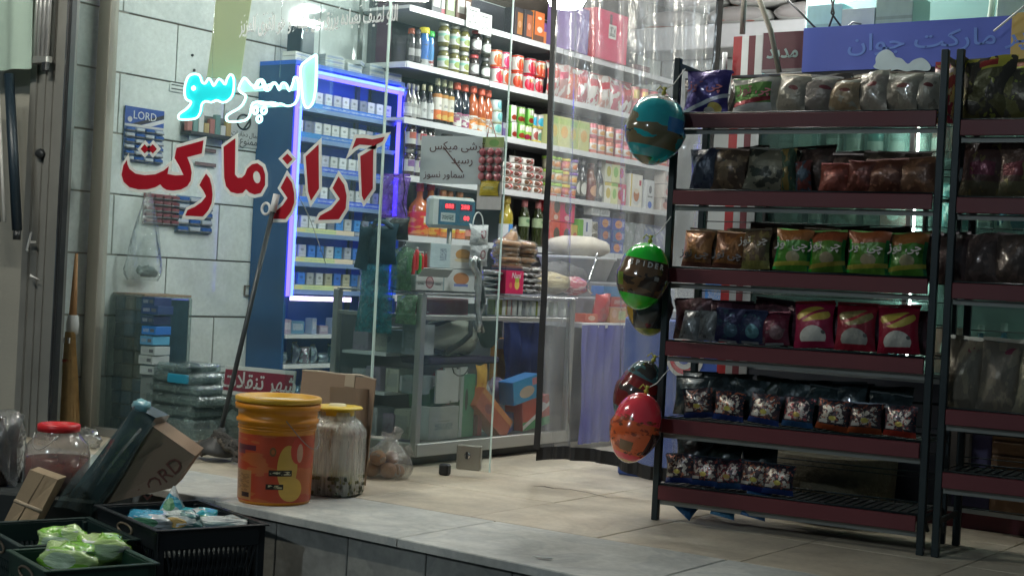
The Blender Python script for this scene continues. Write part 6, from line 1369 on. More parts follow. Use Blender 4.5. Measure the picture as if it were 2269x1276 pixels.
# row 3
for i, px in enumerate((1542, 1612)):
    rbag(px, 2, .135, .15, .06, (.20, .10, .045), (('n', 3, .5, (.32, .16, .05)), ('r', 0, 1, 0, .12, (.12, .05, .03))), ['brown snack bag at the left end of the third row', 'brown snack bag second from left in the third row'][i], text='چی توز', tcol=(.05, .035, .035), ts=.045, tz=.35)
rbag(1672, 2, .13, .165, .06, (.14, .10, .06), (('n', 4, .55, (.24, .20, .08)), ('r', 0, 1, 0, .2, (.20, .20, .06))), 'grey brown bag between the brown and the green bags, third row', text='چی توز', tcol=(.35, .33, .30), tz=.7, ts=.045)
for i, (px, w_) in enumerate(((1752, .155), (1832, .155), (1920, .17), (2008, .16))):
    rbag(px, 2, w_, .165, .08, (.09, .22, .03), (('r', 0, 1, .72, 1, (.30, .09, .035)), ('e', .55, .32, .2, .14, (.30, .26, .16)), ('r', 0, .09, 0, .8, (.02, .30, .03)), ('r', .93, 1, 0, .8, (.01, .12, .03)), ('d', .12, .1, .05, (.32, .28, .05))), 'green and orange snack bag, %s of the four on the third row' % ords(i), text='چی توز', tcol=(.42, .38, .36), tz=.62, ts=.048, metal=.1)
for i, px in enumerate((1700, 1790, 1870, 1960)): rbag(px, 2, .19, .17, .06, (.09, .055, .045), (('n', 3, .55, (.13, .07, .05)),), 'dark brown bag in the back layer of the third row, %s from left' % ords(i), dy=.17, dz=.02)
# row 4
for i, px in enumerate((1524, 1564)): rbag(px, 3, .085, .12, .04, (.24, .25, .25), (('r', .05, .95, 0, .15, (.35, .35, .35)), ('n', 4, .6, (.14, .14, .14))), ['grey silver packet at the far left of the fourth row', 'grey silver packet second from left in the fourth row'][i], metal=.4)
for i, (px, c, c2) in enumerate(((1612, (.03, .03, .08), (.06, .12, .16)), (1662, (.03, .035, .09), (.10, .22, .26)), (1716, (.13, .02, .03), (.20, .12, .12)))):
    rbag(px, 3, .125, .135, .05, c, (('e', .6, .35, .25, .2, c2), ('n', 5, .6, tuple(v*.7 for v in c2)), ('r', .2, .8, 0, .06, (.3, .3, .32))), ['navy packet left of its brighter twin on the fourth row', 'navy packet with teal picture on the fourth row', 'maroon packet with grey patches on the fourth row'][i])  # ellipse and blotches printed in a second colour
for i, (px, k_) in enumerate(((1803, 1), (1893, .45), (1990, 1))):  # middle bag repeats the others with shade put into its colours
    rbag(px, 3, .165, .185, .07, (.26*(.6+.4*k_), .012, .02), (('e', .5, .70, .44, .16, (.42*k_, .36*k_, .06)), ('d', .55, .3, .035, (.25, .02, .02)), ('e', .5, .24, .34, .22, (.42*k_+.1, .42*k_+.1, .38*k_+.09)), ('r', .1, .9, 0, .13, (.24, .012, .02)), ('e', .78, .32, .05, .04, (.1, .1, .1))), ['red bag with yellow oval and white dome, left one of three', 'red bag with oval and dome painted in shade, middle one of three', 'red bag with yellow oval and white dome, right one of three'][i], yaw=.04, metal=.1)
# row 5 and 6
fig = lambda b_: (('e', .30, .60, .20, .24, (.55, .50, .44)), ('e', .70, .64, .19, .24, (.56, .50, .44)), ('r', .10, .92, .26, .42, (.42, .40, .36)), ('n', 7, .50, (.05, .03, .04)), ('n', 11, .58, (.34, .08, .06)), ('e', .52, .40, .12, .08, (.42, .34, .08)), ('r', .08, .36, .22, .32, (.46, .45, .42)), ('r', 0, 1, 0, .18, b_))
for i, px in enumerate((1548, 1612, 1690, 1765, 1842, 1915, 1992)):
    rbag(px, 4, .135, .118, .06, (.012, .022, .035), fig((.02, .06, .18) if i < 4 else (.32, .04, .02)), '%s black packet with pale printed figures, %s from left in fifth row' % ('blue based' if i < 4 else 'red based', ords(i)), dy=.05)
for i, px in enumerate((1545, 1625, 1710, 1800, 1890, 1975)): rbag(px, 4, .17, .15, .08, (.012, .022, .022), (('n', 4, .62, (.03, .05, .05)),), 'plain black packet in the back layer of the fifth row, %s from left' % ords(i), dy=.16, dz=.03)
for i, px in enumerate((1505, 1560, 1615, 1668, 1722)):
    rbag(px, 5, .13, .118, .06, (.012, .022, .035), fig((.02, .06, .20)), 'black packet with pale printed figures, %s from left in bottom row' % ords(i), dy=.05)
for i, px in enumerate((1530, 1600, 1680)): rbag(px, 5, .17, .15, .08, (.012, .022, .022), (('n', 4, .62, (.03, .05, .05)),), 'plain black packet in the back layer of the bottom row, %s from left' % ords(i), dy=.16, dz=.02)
for i, (px, py) in enumerate(((1508, 1118), (1600, 1128), (1668, 1130))):
    P = onY(px, py, 5.42); t = thing('fallen_packet', ['blue packet slipped under the bottom tray by the rack\'s left post', 'blue packet hanging under the bottom tray, middle one', 'blue packet hanging under the bottom tray, right one'][i], 'snack bag', (P.x, P.y, max(P.z-.03, .005)), .3); t.rotation_euler = (-.6, .7 if i == 0 else .2, .4)
    part('pouch', bagm(.10, .12, .03, i), pm((.02, .10, .22), (('r', 0, 1, .5, .7, (.35, .3, .1)),), .3, .3, bump=.4), t)
# second rack goods
nx2 = rk2.location.x
def rbag2(px, z, w_, h_, c, sh_, label, **k): return rbag(px, 0, w_, h_, .08, c, sh_, label, zz=z, grp='snack bags on the second rack', **k)
rbag2(2096, zs[0]-.04, .10, .24, (.30, .03, .03), (('n', 4, .5, (.55, .42, .15)), ('r', 0, 1, .8, .9, (.6, .5, .5)), ('n', 7, .6, (.6, .5, .35))), 'bright red and gold packet squeezed between the two racks', dy=.14, metal=.4)
for i, px in enumerate((2185, 2262, 2345)):
    rbag2(px, zs[0]-.04, .23, .24, (.12, .11, .04), (('r', 0, 1, .80, 1, (.62, .56, .07)), ('n', 3, .52, (.06, .05, .035)), ('r', .4, .7, .84, .95, (.40, .05, .03)), ('n', 6, .64, (.22, .24, .05))), 'dark yellow green topped snack bag, %s on the second rack\'s top row' % ords(i))
for i, px in enumerate((2172, 2250, 2335)):
    rbag2(px, zs[1]-.02, .17, .22, (.10, .06, .045), (('r', .2, .8, .4, .62, (.15, .03, .035)), ('r', 0, 1, 0, .3, (.12, .11, .06)), ('n', 5, .62, (.2, .17, .06))), 'dull brown snack bag, %s on the second rack\'s second row' % ords(i))
for i, px in enumerate((2105, 2170, 2235, 2300)):
    rbag2(px, zs[2]-.02, .16, .19, (.08, .055, .05), (('n', 4, .55, (.12, .08, .07)),), 'dim brown snack bag, %s on the second rack\'s third row' % ords(i))
for i, px in enumerate((2126, 2208, 2290)):
    rbag2(px, zs[3]-.20, .16, .28, (.16, .145, .11), (('e', .68, .84, .14, .045, (.16, .04, .05)), ('n', 4, .56, (.22, .20, .14))), 'tall beige snack bag, %s on the second rack\'s fourth row' % ords(i))

# ------------------------------------------------------------------ balloons on the rack post
def balloon(px, py, wpx, hpx, Y, shapes, base, label, ang=0, alpha=.5, text=None):
    P = onY(px, py, Y); k_ = depth(P)/F; w_, h_ = wpx*k_, hpx*k_
    t = thing('balloon', label, 'balloon', tuple(P), 0, 'egg shaped printed balloons'); t.rotation_euler = (0, ang, rad(35))
    prof = []
    for i in range(19):
        a_ = math.pi*i/18; z = -math.cos(a_)*.5*h_; r = math.sin(a_)*.5*w_*(1-.13*math.cos(a_)*-1*-1)
        prof.append((max(r, .0015), z))
    me = lathem([(r*(1.06 if z < 0 else .96), z) for r, z in prof], 28, 'balloon')
    mt_ = pm(base, shapes, .18, .0, bump=0, coat=1, var=.05)
    nt = mt_.node_tree; b = nt.nodes['Principled BSDF']; b.inputs['Transmission Weight'].default_value = 0
    if 'bal' not in mt_.name:
        mt_.name = 'balloon_skin'
        tr = nt.nodes.new('ShaderNodeBsdfTransparent'); src = b.inputs['Base Color'].links[0].from_socket; mx = nt.nodes.new('ShaderNodeMixShader'); mx.inputs[0].default_value = alpha
        hs = nt.nodes.new('ShaderNodeHueSaturation'); hs.inputs['Value'].default_value = 1.9; nt.links.new(src, hs.inputs['Color']); nt.links.new(hs.outputs[0], tr.inputs[0])
        nt.links.new(tr.outputs[0], mx.inputs[1]); nt.links.new(b.outputs[0], mx.inputs[2]); nt.links.new(mx.outputs[0], nt.nodes['Material Output'].inputs[0])
    part('skin', me, mt_, t)
    part('knot', lathem([(.004, 0), (.012, .012), (.004, .022), (.010, .034)], 8), mat('knot yellow', (.45, .42, .05), .4), t, (0, 0, h_*.5-.004))
    part('string', tubem([(0, 0, h_*.5+.02), (.03, -.005, h_*.5+.05), (.06, -.02, h_*.5+.12)], .0022, 4), m_paper, t); part('tail', tubem([(0, 0, h_*.5+.015), (-.02, 0, h_*.5+.03), (-.03, 0, h_*.5+.01)], .003, 5), MC['knot yellow'], t)
    if text:
        # letters wrapped round the skin
        n_ = len(text); rr = w_*.5*.95
        for i, ch in enumerate(text):
            a_ = rad(-90)+(i-(n_-1)/2)*text_step; z = h_*text_z
            part('letter', textm(ch, text_s, offset=.0008), m_paper, t, ((rr+.002)*math.cos(a_), (rr+.002)*math.sin(a_), z), (R90, 0, a_+R90))
    return t
text_step = .26; text_z = .22; text_s = .030
TEAL = (.02, .36, .40)
balloon(1452, 288, 132, 160, 5.25, (('n', 3.2, .46, (.18, .15, .09)), ('n', 6, .60, (.03, .06, .06)), ('r', .55, .70, .48, .68, (.01, .18, .45)), ('r', 0, 1, .74, .90, TEAL), ('r', 0, 1, .10, .24, TEAL)), TEAL, 'large teal and brown printed balloon at the rack top left', .18, .8)
text_z = .17
balloon(1440, 680, 100, 130, 5.42, (('r', 0, 1, .14, .80, (.03, .045, .05)), ('e', .3, .5, .06, .3, (.5, .25, .03))), (.28, .30, .05), 'dark balloon with yellow base behind the green one', 0, .75)
balloon(1424, 612, 114, 152, 5.25, (('r', 0, 1, .18, .76, (.16, .07, .04)), ('n', 4, .50, (.05, .03, .025)), ('r', .30, .36, .32, .5, (.20, .25, .03)), ('r', .66, .70, .32, .5, (.28, .28, .05)), ('r', .56, .59, .46, .52, (.3, .3, .28)), ('r', 0, 1, .74, 1, (.08, .58, .02)), ('r', 0, 1, 0, .22, (.10, .62, .02))), (.08, .58, .02), 'green ended balloon lettered SPIDER on the rack post', .16, .85, text='SPIDER')
balloon(1412, 868, 96, 150, 5.40, (('r', 0, 1, .20, .72, (.22, .05, .03)), ('n', 3, .55, (.08, .07, .06)), ('e', .5, .62, .2, .06, (.30, .06, .03))), (.10, .20, .22), 'grey blue and red balloon half hidden behind the pink one', .42, .65)
text_z = .0; text_step = .24; text_s = .034
balloon(1408, 947, 110, 160, 5.22, (('r', 0, 1, .14, .60, (.60, .06, .03)), ('n', 9, .56, (.26, .03, .02)), ('n', 14, .62, (.12, .04, .02)), ('r', .60, .74, .18, .5, (.05, .022, .02)), ('r', .40, .50, .18, .32, (.16, .07, .03)), ('r', 0, 1, .66, 1, (.70, .05, .13)), ('r', 0, 1, 0, .13, (.72, .06, .15)), ('r', 0, 1, 0, .05, (.5, .25, .1))), (.70, .05, .13), 'pink and red balloon lettered YOU ARE hanging lowest', .24, .88, text='YOU ARE')

# ------------------------------------------------------------------ things standing on the platform
P = onZ(607, 1116)
t = thing('yellow_bucket', 'big orange yellow plastic pail with red printed label on the step', 'bucket', (P.x-.060, P.y+.060, 0), rad(34))
k_ = depth(P)/F; hB = 236*k_; rT = 90*k_; rB = 81*k_
m_pail = mat('pail yellow', (.60, .215, .010), .35, 0, var=.08, scale=6)
part('body', lathem([(rB*.97, 0), (rB, .012), (rB*1.04, hB*.66), (rB*1.05, hB*.67), (rB*1.07, hB*.75), (rB*1.13, hB*.76), (rB*1.13, hB*.79), (rB*1.08, hB*.80), (rB*1.09, hB*.87), (rB*1.17, hB*.88), (rB*1.18, hB*.93), (rT*1.0, hB*.94)], 48, 'pail'), m_pail, t)
part('printed_label', lathem([(rB*1.006, hB*.03), (rB*1.048, hB*.655)], 48, 'label', False, False),
     pm((.40, .05, .02), (('n', 2.6, .54, (.42, .10, .03)), ('e', .58, .52, .045, .34, (.50, .30, .06)), ('e', .60, .20, .055, .18, (.55, .33, .06)), ('e', .625, .78, .035, .20, (.50, .05, .03)), ('e', .635, .74, .016, .14, (.55, .3, .2)),
        ('r', .30, .42, .02, .46, (.36, .18, .07)), ('r', .36, .41, .06, .13, (.04, .02, .02)), ('r', .32, .44, .76, .84, (.10, .02, .03)), ('r', .31, .38, .70, .76, (.16, .04, .05)), ('r', .50, .60, .40, .49, (.02, .015, .01)), ('r', .49, .565, .20, .28, (.02, .015, .01)), ('t', .505, .595, .42, .47, (.5, .45, .3)), ('t', .50, .56, .215, .265, (.4, .35, .2)), ('t', .31, .41, .15, .42, (.25, .12, .05)), ('e', .515, .76, .014, .07, (.16, .08, .03)), ('e', .515, .76, .007, .035, (.36, .10, .03))), .38, var=.12), t)
lid = part('lid', lathem([(rT*1.04, hB*.945), (rT*1.07, hB*.955), (rT*1.07, hB*.99), (rT*1.03, hB), (rT*.96, hB*.995), (rT*.93, hB*.955), (rT*.90, hB*.95), (.002, hB*.95)], 48, 'lid', False, False), mat('lid yellow', (.62, .34, .03), .35), t)
part('lid_disc', lathem([(rT*.84, hB*.953), (rT*.82, hB*.957), (.002, hB*.957)], 40, 'disc', False, False), mat('cream disc', (.58, .50, .28), .5), lid)
part('bail_wire', tubem([(rB*1.16*math.cos(a_), rB*1.16*math.sin(a_)*1.0, hB*.80-.12*math.sin((a_+1.2)/1.9*math.pi)) for a_ in [-1.2+1.9*i/14 for i in range(15)]], .0018, 5), m_alud, t)
for i in range(3): part('rib', lathem([(rB*1.065+.004*0, hB*(.69+.028*i)), (rB*1.085, hB*(.697+.028*i)), (rB*1.067, hB*(.704+.028*i))], 48, 'rib', False, False), m_pail, t)
# pickle jar
P = onZ(748, 1100)
t = thing('pickle_jar', 'large ribbed clear jar with yellow lid, olives at the bottom', 'jar', (P.x-.070, P.y+.050, 0), rad(20))
k_ = depth(P)/F; hJ = 200*k_; rJ = 60*k_
m_jar = film('jar plastic', tint=(.93, .94, .92), veil=.55, veilcol=(.70, .70, .66), rough=.10, bump=.4, bscale=10, gloss=2.0, stretch=(6, 6, .6))
part('shell', lathem([(rJ*.9, 0), (rJ*1.02, .012), (rJ*1.02, hJ*.18), (rJ, hJ*.22), (rJ*.99, hJ*.62), (rJ*1.03, hJ*.66), (rJ*1.0, hJ*.72), (rJ*.80, hJ*.82), (rJ*.62, hJ*.86), (rJ*.60, hJ*.93)], 32, 'jar', True, False, sq=4), m_jar, t)
part('liquid', lathem([(rJ*.88, .006), (rJ*.97, .02), (rJ*.96, hJ*.24), (.002, hJ*.24)], 32, 'liquid', True, False, sq=4), mat('brine', (.42, .36, .12), .15, var=.3, scale=10), t)
part('olive_mass', lathem([(rJ*.90, .008), (rJ*.985, .02), (rJ*.985, hJ*.15), (rJ*.9, hJ*.17)], 32, 'mass', True, True, sq=4), mat('olive dark', (.05, .05, .02), .4, var=.8, scale=45, bump=1, bscale=50), t)
sp_ = blobm(.022, .020, .024, 1, .05, 8, 6)
for i in range(70):
    a_ = random.uniform(0, 6.28); q_ = 1/(abs(math.cos(a_))**4+abs(math.sin(a_))**4)**.25
    part('olive', sp_, mat('olive %d' % (i % 3), [(.07, .07, .02), (.11, .10, .03), (.04, .045, .02)][i % 3], .3), t, (rJ*.955*q_*math.cos(a_), rJ*.955*q_*math.sin(a_), .006+(i % 5)*.015))
ld = part('lid', lathem([(rJ*.64, hJ*.885), (rJ*.64, hJ*.955), (rJ*.94, hJ*.958), (rJ*.96, hJ*.968), (rJ*.90, hJ*.985), (rJ*.5, hJ*.99), (.002, hJ*.99)], 32, 'lid', False, False), mat('lid bright yellow', (.66, .46, .03), .35), t)
part('lid_knob', lathem([(rJ*.35, hJ*.99), (rJ*.3, hJ*1.01), (.002, hJ*1.012)], 20, 'knob', False, False), mat('cream knob', (.62, .55, .32), .4), ld)
for i in range(24):
    a_ = 2*math.pi*i/24; q_ = 1/(abs(math.cos(a_))**4+abs(math.sin(a_))**4)**.25
    part('rib', boxm(.005, .005, hJ*.38, .001), m_clear, t, (rJ*1.0*q_*math.cos(a_), rJ*1.0*q_*math.sin(a_), hJ*.25), (0, 0, a_))
# bag of onions
P = onZ(856, 1064)
t = thing('onion_bag', 'knotted clear plastic bag of onions on the floor', 'bag', (P.x-.075, P.y+.06, 0), rad(30))
for i, (x_, y_, z_, s_) in enumerate(((-.055, .0, 0, .085), (.03, -.02, 0, .082), (.0, .05, 0, .08), (.065, .03, 0, .07), (-.02, -.03, .06, .078), (.035, .02, .062, .07), (-.07, .04, .02, .07))):
    part('onion', blobm(s_, s_, s_*.92, i % 3, .03, 14, 10), mat('onion %d' % (i % 2), [(.42, .20, .06), (.32, .14, .06)][i % 2], .45, var=.3, scale=14), t, (x_, y_, z_))
V = []; Fc = []; n = 26; m_ = 18
for j in range(m_+1):
    v = j/m_
    rr = (.112+.022*math.sin(math.pi*v/.5) if v < .5 else .012+.10*(1-(v-.5)/.42)**.85 if v < .92 else .012+(v-.92)*.45)
    for i in range(n):
        a_ = 2*math.pi*i/n; kk = 1+.07*math.sin(5*a_+v*4)+.06*math.sin(9*a_-v*7)*(v*1.6)
        V.append((rr*kk*math.cos(a_)+.035*v*v, rr*.8*kk*math.sin(a_), v*.205*(1+.05*math.sin(3*a_)*v)))
for j in range(m_):
    for i in range(n): Fc.append((j*n+i, j*n+(i+1) % n, (j+1)*n+(i+1) % n, (j+1)*n+i))
m_onb = film('bag film', tint=(.93, .93, .92), veil=.26, veilcol=(.62, .62, .60), rough=.12, bump=1, bscale=16, gloss=2.4)
part('film', mk('bag', V, Fc, [SQ]*len(Fc), True), m_onb, t)
part('knot_ear', bagm(.05, .055, .02, 4), m_onb, t, (.045, 0, .188), (0, .5, 0)); part('knot_ear', bagm(.06, .05, .015, 1), m_onb, t, (.09, 0, .12), (0, 1.2, 0))
# cardboard box
a_ = onZ(640, 1010); P = onY(740, 985, 5.18)
bw = onY(822, 990, 5.10).x-onY(640, 990, 5.10).x
P = onY(713, 990, 5.10)
t = thing('cardboard_box', 'open torn cardboard box standing behind the bucket and jar', 'box', (P.x, 5.02, 0)); t.rotation_euler = (rad(-4), 0, rad(-6))
hb_ = onY(740, 826, 5.12).z
for (w_, d_, h_, lx, ly, lz, rr_) in ((bw, .006, hb_, 0, .12, 0, (0, 0, 0)), (.006, .24, hb_*.9, bw/2, 0, 0, (0, rad(-5), 0)), (.006, .12, hb_*.55, -bw/2, .06, 0, (0, rad(1), 0)), (bw, .006, hb_*.16, 0, -.12, 0, (0, 0, 0)), (bw, .24, .006, 0, 0, .004, (0, 0, 0))):
    part('board', boxm(w_, d_, h_), m_card, t, (lx, ly, lz), rr_)
part('flap', boxm(.12, .005, hb_*.70), m_card, t, (bw/2+.035, -.165, .02), (rad(-6), rad(7), rad(-50)))
part('torn_edge', tubem([(-bw/2, .118, hb_), (-bw*.25, .118, hb_+.005), (0, .12, hb_+.002), (bw*.3, .12, hb_+.008), (bw/2, .12, hb_-.004)], .0045, 5), mat('torn board edge', (.45, .38, .30), .9), t)
part('tape', boxm(.065, .003, .055), mat('tape', (.40, .33, .24), .4), t, (bw*.17, .115, hb_-.05))
part('red_print', boxm(.002, .10, hb_*.4), mat('red board print', (.28, .04, .03), .6), t, (bw/2+.012, .02, .06))
# mop
t = thing('mop', 'grey string mop leaning on the window with a white hook at its top', 'mop', (0, 0, 0))
p0 = onY(482, 985, 5.14); p1 = onY(604, 470, 5.31)
part('shaft', tubem([p0, p1], .012, 10), mat('mop shaft', (.06, .07, .075), .4, .3), t)
part('hook_cap', tubem([p1, p1+(p1-p0).normalized()*.09], .017, 8), m_white, t)
hkc = p1+Vector((-.035, -.012, .015)); part('hook_ring', tubem([(hkc.x+.028*math.cos(a_), hkc.y, hkc.z+.028*math.sin(a_)) for a_ in [2*math.pi*i/14 for i in range(14)]], .007, 6, closed=True), m_white, t)
part('socket', lathem([(.10, 0), (.09, .03), (.05, .06), (.025, .10), (.015, .12)], 12), mat('socket grey', (.05, .05, .05), .5), t, (p0.x-.0, p0.y, .045), (0, rad(12), 0))
m_yarn = [mat('yarn %d' % i, c, .95, 0, var=.4, scale=40, bump=1, bscale=120) for i, c in enumerate(((.10, .085, .07), (.16, .135, .11), (.07, .065, .06)))]
R_ = random.Random(8)
for i in range(34):
    x_ = p0.x+.02; y_ = p0.y; pts = []
    ang = R_.uniform(-.55, .45) if R_.random() < .72 else R_.uniform(2.6, 3.8); L_ = R_.uniform(.15, .42) if abs(ang) < 1 else R_.uniform(.08, .20)
    for s in range(9):
        f_ = s/8; pts.append((x_+L_*f_*math.cos(ang)+.014*math.sin(s*2.3+i), y_+L_*f_*math.sin(ang)*.45-.02+.014*math.cos(s*2+i*2), max(.014, .075*(1-f_)**.8+.012+.022*R_.random()+.02*(i % 3)*(1-f_))))
    part('yarn_strand', tubem(pts, .0125, 6), m_yarn[i % 3], t)

# ------------------------------------------------------------------ lower left group
P = onZ(128, 1078)
P = onY(126, 1040, 3.98); JZ = onY(126, 1088, 3.98).z
thing('dark_tub', 'black upturned tub carrying the red lidded jar', 'tub', (P.x-.05, 3.98, -.36), rad(20), me=boxm(.62, .30, JZ+.358, .01), mt=mat('dark liner', (.015, .02, .02), .8))
t = thing('red_lid_jar', 'big clear jar with red screw lid half full of dull red liquid', 'jar', (P.x, 3.98, JZ), 0)
k_ = depth((P.x, 3.98, .1))/F; rR = 70*k_
hR = onY(128, 937, 3.98).z-JZ
part('liquid', lathem([(rR*.85, .006), (rR*.96, .03), (rR*.97, hR*.50), (.002, hR*.50)], 32, 'liquid', True, False), mat('dull red brine', (.22, .06, .05), .2, var=.15), t)
part('shell', lathem([(rR*.85, 0), (rR, .03), (rR*1.01, hR*.55), (rR*.93, hR*.70), (rR*.70, hR*.82), (rR*.62, hR*.86), (rR*.61, hR*.90)], 32, 'jar', True, False), film('cloudy jar', tint=(.9, .88, .86), veil=.42, veilcol=(.52, .47, .42), rough=.15, gloss=1.6, bscale=5), t)
part('lid', lathem([(rR*.63, hR*.885), (rR*.66, hR*.895), (rR*.66, hR*.985), (rR*.60, hR), (rR*.50, hR), (rR*.48, hR*.97), (.002, hR*.97)], 32, 'lid', False, False), mat('lid red', (.52, .015, .02), .35), t)
part('carry_handle', tubem([(rR*.64*math.cos(a_), rR*.64*math.sin(a_)-.02, hR*.85-.06*math.sin((a_+2.6)/2.1*math.pi)) for a_ in [-2.6+2.1*i/12 for i in range(13)]], .003, 5), m_paper, t)
# crates
def crate(loc, rz, W_, D_, H_, col, label, nm='crate'):
    t = thing(nm, label, 'crate', loc, rz)
    m_ = mat('crate %s' % (col,), col, .45, 0, var=.2, scale=5)
    part('floor', boxm(W_-.02, D_-.02, .008), m_, t, (0, 0, .005))
    for s in (-1, 1):
        part('rim_band', boxm(W_, .012, .07, .002), m_, t, (0, s*(D_/2-.006), H_-.075)); part('rim_band', boxm(.012, D_-.026, .07, .002), m_, t, (s*(W_/2-.006), 0, H_-.075))
        part('rim_lip', boxm(W_+.02, .022, .008, .002), m_, t, (0, s*(D_/2), H_-.006)); part('rim_lip', boxm(.022, D_-.022, .008, .002), m_, t, (s*(W_/2), 0, H_-.006))
        part('base_band', boxm(W_-.004, .010, .04), m_, t, (0, s*(D_/2-.007), 0)); part('base_band', boxm(.010, D_-.028, .04), m_, t, (s*(W_/2-.007), 0, 0))
        for q_ in (-1, 1): part('corner_post', boxm(.03, .03, H_-.01, .003), m_, t, (s*(W_/2-.015), q_*(D_/2-.015), 0))
    V = []; Fc = []
    def bar(p, q, r=.0035):
        k = len(V); p = Vector(p); q = Vector(q); d = (q-p).normalized(); a_ = d.cross(Vector((0, 0, 1))) if abs(d.z) < .9 else Vector((1, 0, 0)); a_.normalize(); b_ = d.cross(a_)
        for c_ in (p, q):
            for i in range(4): V.append(c_+a_*r*(1 if i in (0, 3) else -1)+b_*r*(1 if i < 2 else -1))
        for i in range(4): Fc.append((k+i, k+(i+1) % 4, k+4+(i+1) % 4, k+4+i))
    zb, zt = .04, H_-.075
    for s in (-1, 1):
        n_ = int(W_/.022)
        for i in range(n_):
            x0 = -W_/2+.03+(W_-.06)*i/n_
            for dx in (.05, -.05):
                xa, xb = x0, x0+dx
                if -W_/2+.03 <= xb <= W_/2-.03: bar((xa, s*(D_/2-.006), zb), (xb, s*(D_/2-.006), zt))
        n_ = int(D_/.022)
        for i in range(n_):
            y0 = -D_/2+.03+(D_-.06)*i/n_
            for dx in (.05, -.05):
                if -D_/2+.03 <= y0+dx <= D_/2-.03: bar((s*(W_/2-.006), y0, zb), (s*(W_/2-.006), y0+dx, zt))
    part('lattice', mk('lattice', V, Fc, [SQ]*len(Fc)), m_, t, kind='stuff')
    for s in (-1, 1): part('handle_frame', tubem([(.07*math.cos(a_)*1.0, s*(D_/2+.003), H_-.042+.02*math.sin(a_)) for a_ in [2*math.pi*i/16 for i in range(16)]], .005, 6, closed=True), mat('worn crate edge', (.16, .12, .08), .6), t)
    return t
A_ = onZ(222, 1122, 0); B_ = onZ(363, 1181, 0); C_ = onZ(580, 1157, 0)
ctr_ = (A_+C_)/2; ang = math.atan2(B_.y-A_.y, B_.x-A_.x)
W_ = (B_-A_).length; D_ = (C_-B_).length
# crate's long side A-B faces the viewer's left, B-C the viewer's right
black_crate = crate((ctr_.x, ctr_.y, -.355), ang, W_*.97, D_*.97, .355, (.006, .009, .012), 'black lattice plastic crate filled with blue white milk bags by the step')
thing('crate_filler', 'dark carton lining the inside of the black crate', 'carton', (ctr_.x, ctr_.y, -.34), ang, me=boxm(W_*.80, D_*.80, .24, .01), mt=mat('dark liner', (.015, .02, .02), .8))
def milk(px, py, z, s_, c, label, rz=0, tilt=0, peak=False):
    P = onZ(px, py, z); P.z += .02; s_ = (s_[0]*1.15, s_[1]*1.15, s_[2]*1.15); t = thing('milk_bag', label, 'milk bag', tuple(P), rz, 'plastic food bags in the crates'); t.rotation_euler = (tilt, 0, rz)
    part('pouch', blobm(s_[0], s_[1], s_[2], int(px) % 5, .17, 18, 14, pw=.6) if not peak else lathem([(.055, 0), (.066, .03), (.050, .07), (.022, .12), (.004, .155)], 7, 'pouch'), pm(c[0], (('n', 2.2, .5, c[1]), ('e', .5, .55, .1, .16, c[2]), ('n', 5, .64, (.55, .58, .56))), .25, bump=1.0, coat=.8), t)
    if not peak: part('seal_fin', bagm(s_[0]*.45, .028, .006, 2), mat('milk film', (.35, .48, .45), .3), t, (s_[0]*.25, 0, s_[2]*.70), (.9, 0, .5))
WB = ((.50, .55, .56), (.03, .32, .46), (.10, .30, .14))
milk(332, 1190, -.085, (.17, .13, .07), WB, 'blue white food bag lying at the left of the black crate', .4)
milk(378, 1176, -.085, (.11, .05, .13), WB, 'pointed white green bag standing up in the black crate', .5, -.1, True)
milk(405, 1194, -.085, (.13, .09, .075), ((.48, .52, .5), (.08, .2, .2), (.5, .35, .1)), 'white and orange bag in the middle of the black crate', .2)
milk(438, 1184, -.085, (.15, .12, .07), WB, 'blue white food bag at the back of the black crate', 1.0)
milk(495, 1192, -.08, (.18, .10, .055), ((.55, .58, .57), (.35, .42, .42), (.2, .3, .3)), 'pale flat bag at the right of the black crate', .6)
A_ = onZ(40, 1225, -.06); B_ = onZ(124, 1272, -.06); C_ = onZ(324, 1240, -.06)
ctr_ = (A_+C_)/2; ang = math.atan2(B_.y-A_.y, B_.x-A_.x); W_ = (B_-A_).length; D_ = (C_-B_).length
crate((ctr_.x, ctr_.y, -.355), ang, W_, D_, .295, (.008, .035, .022), 'dark green crate of lime green pouches at the bottom left')
thing('crate_filler', 'dark carton lining the inside of the green crate', 'carton', (ctr_.x, ctr_.y, -.34), ang, me=boxm(W_*.88, D_*.88, .17, .01), mt=MC['dark liner'])
LG = ((.18, .50, .05), (.38, .58, .22), (.45, .6, .4))
milk(140, 1250, -.15, (.17, .12, .10), LG, 'lime green pouch at the back left of the green crate', .5)
milk(222, 1268, -.15, (.17, .13, .10), LG, 'lime green pouch at the right of the green crate', 1.0)
milk(152, 1290, -.15, (.18, .12, .10), LG, 'lime green pouch in front of the other two', .3)
milk(185, 1268, -.16, (.12, .12, .07), ((.03, .10, .07), (.2, .35, .15), (.4, .5, .4)), 'dark green pouch between the lime ones', .1)
crate((ctr_.x-.42, ctr_.y+.22, -.355), ang, .50, .42, .30, (.007, .022, .02), 'dark crate left of the green one at the picture corner')
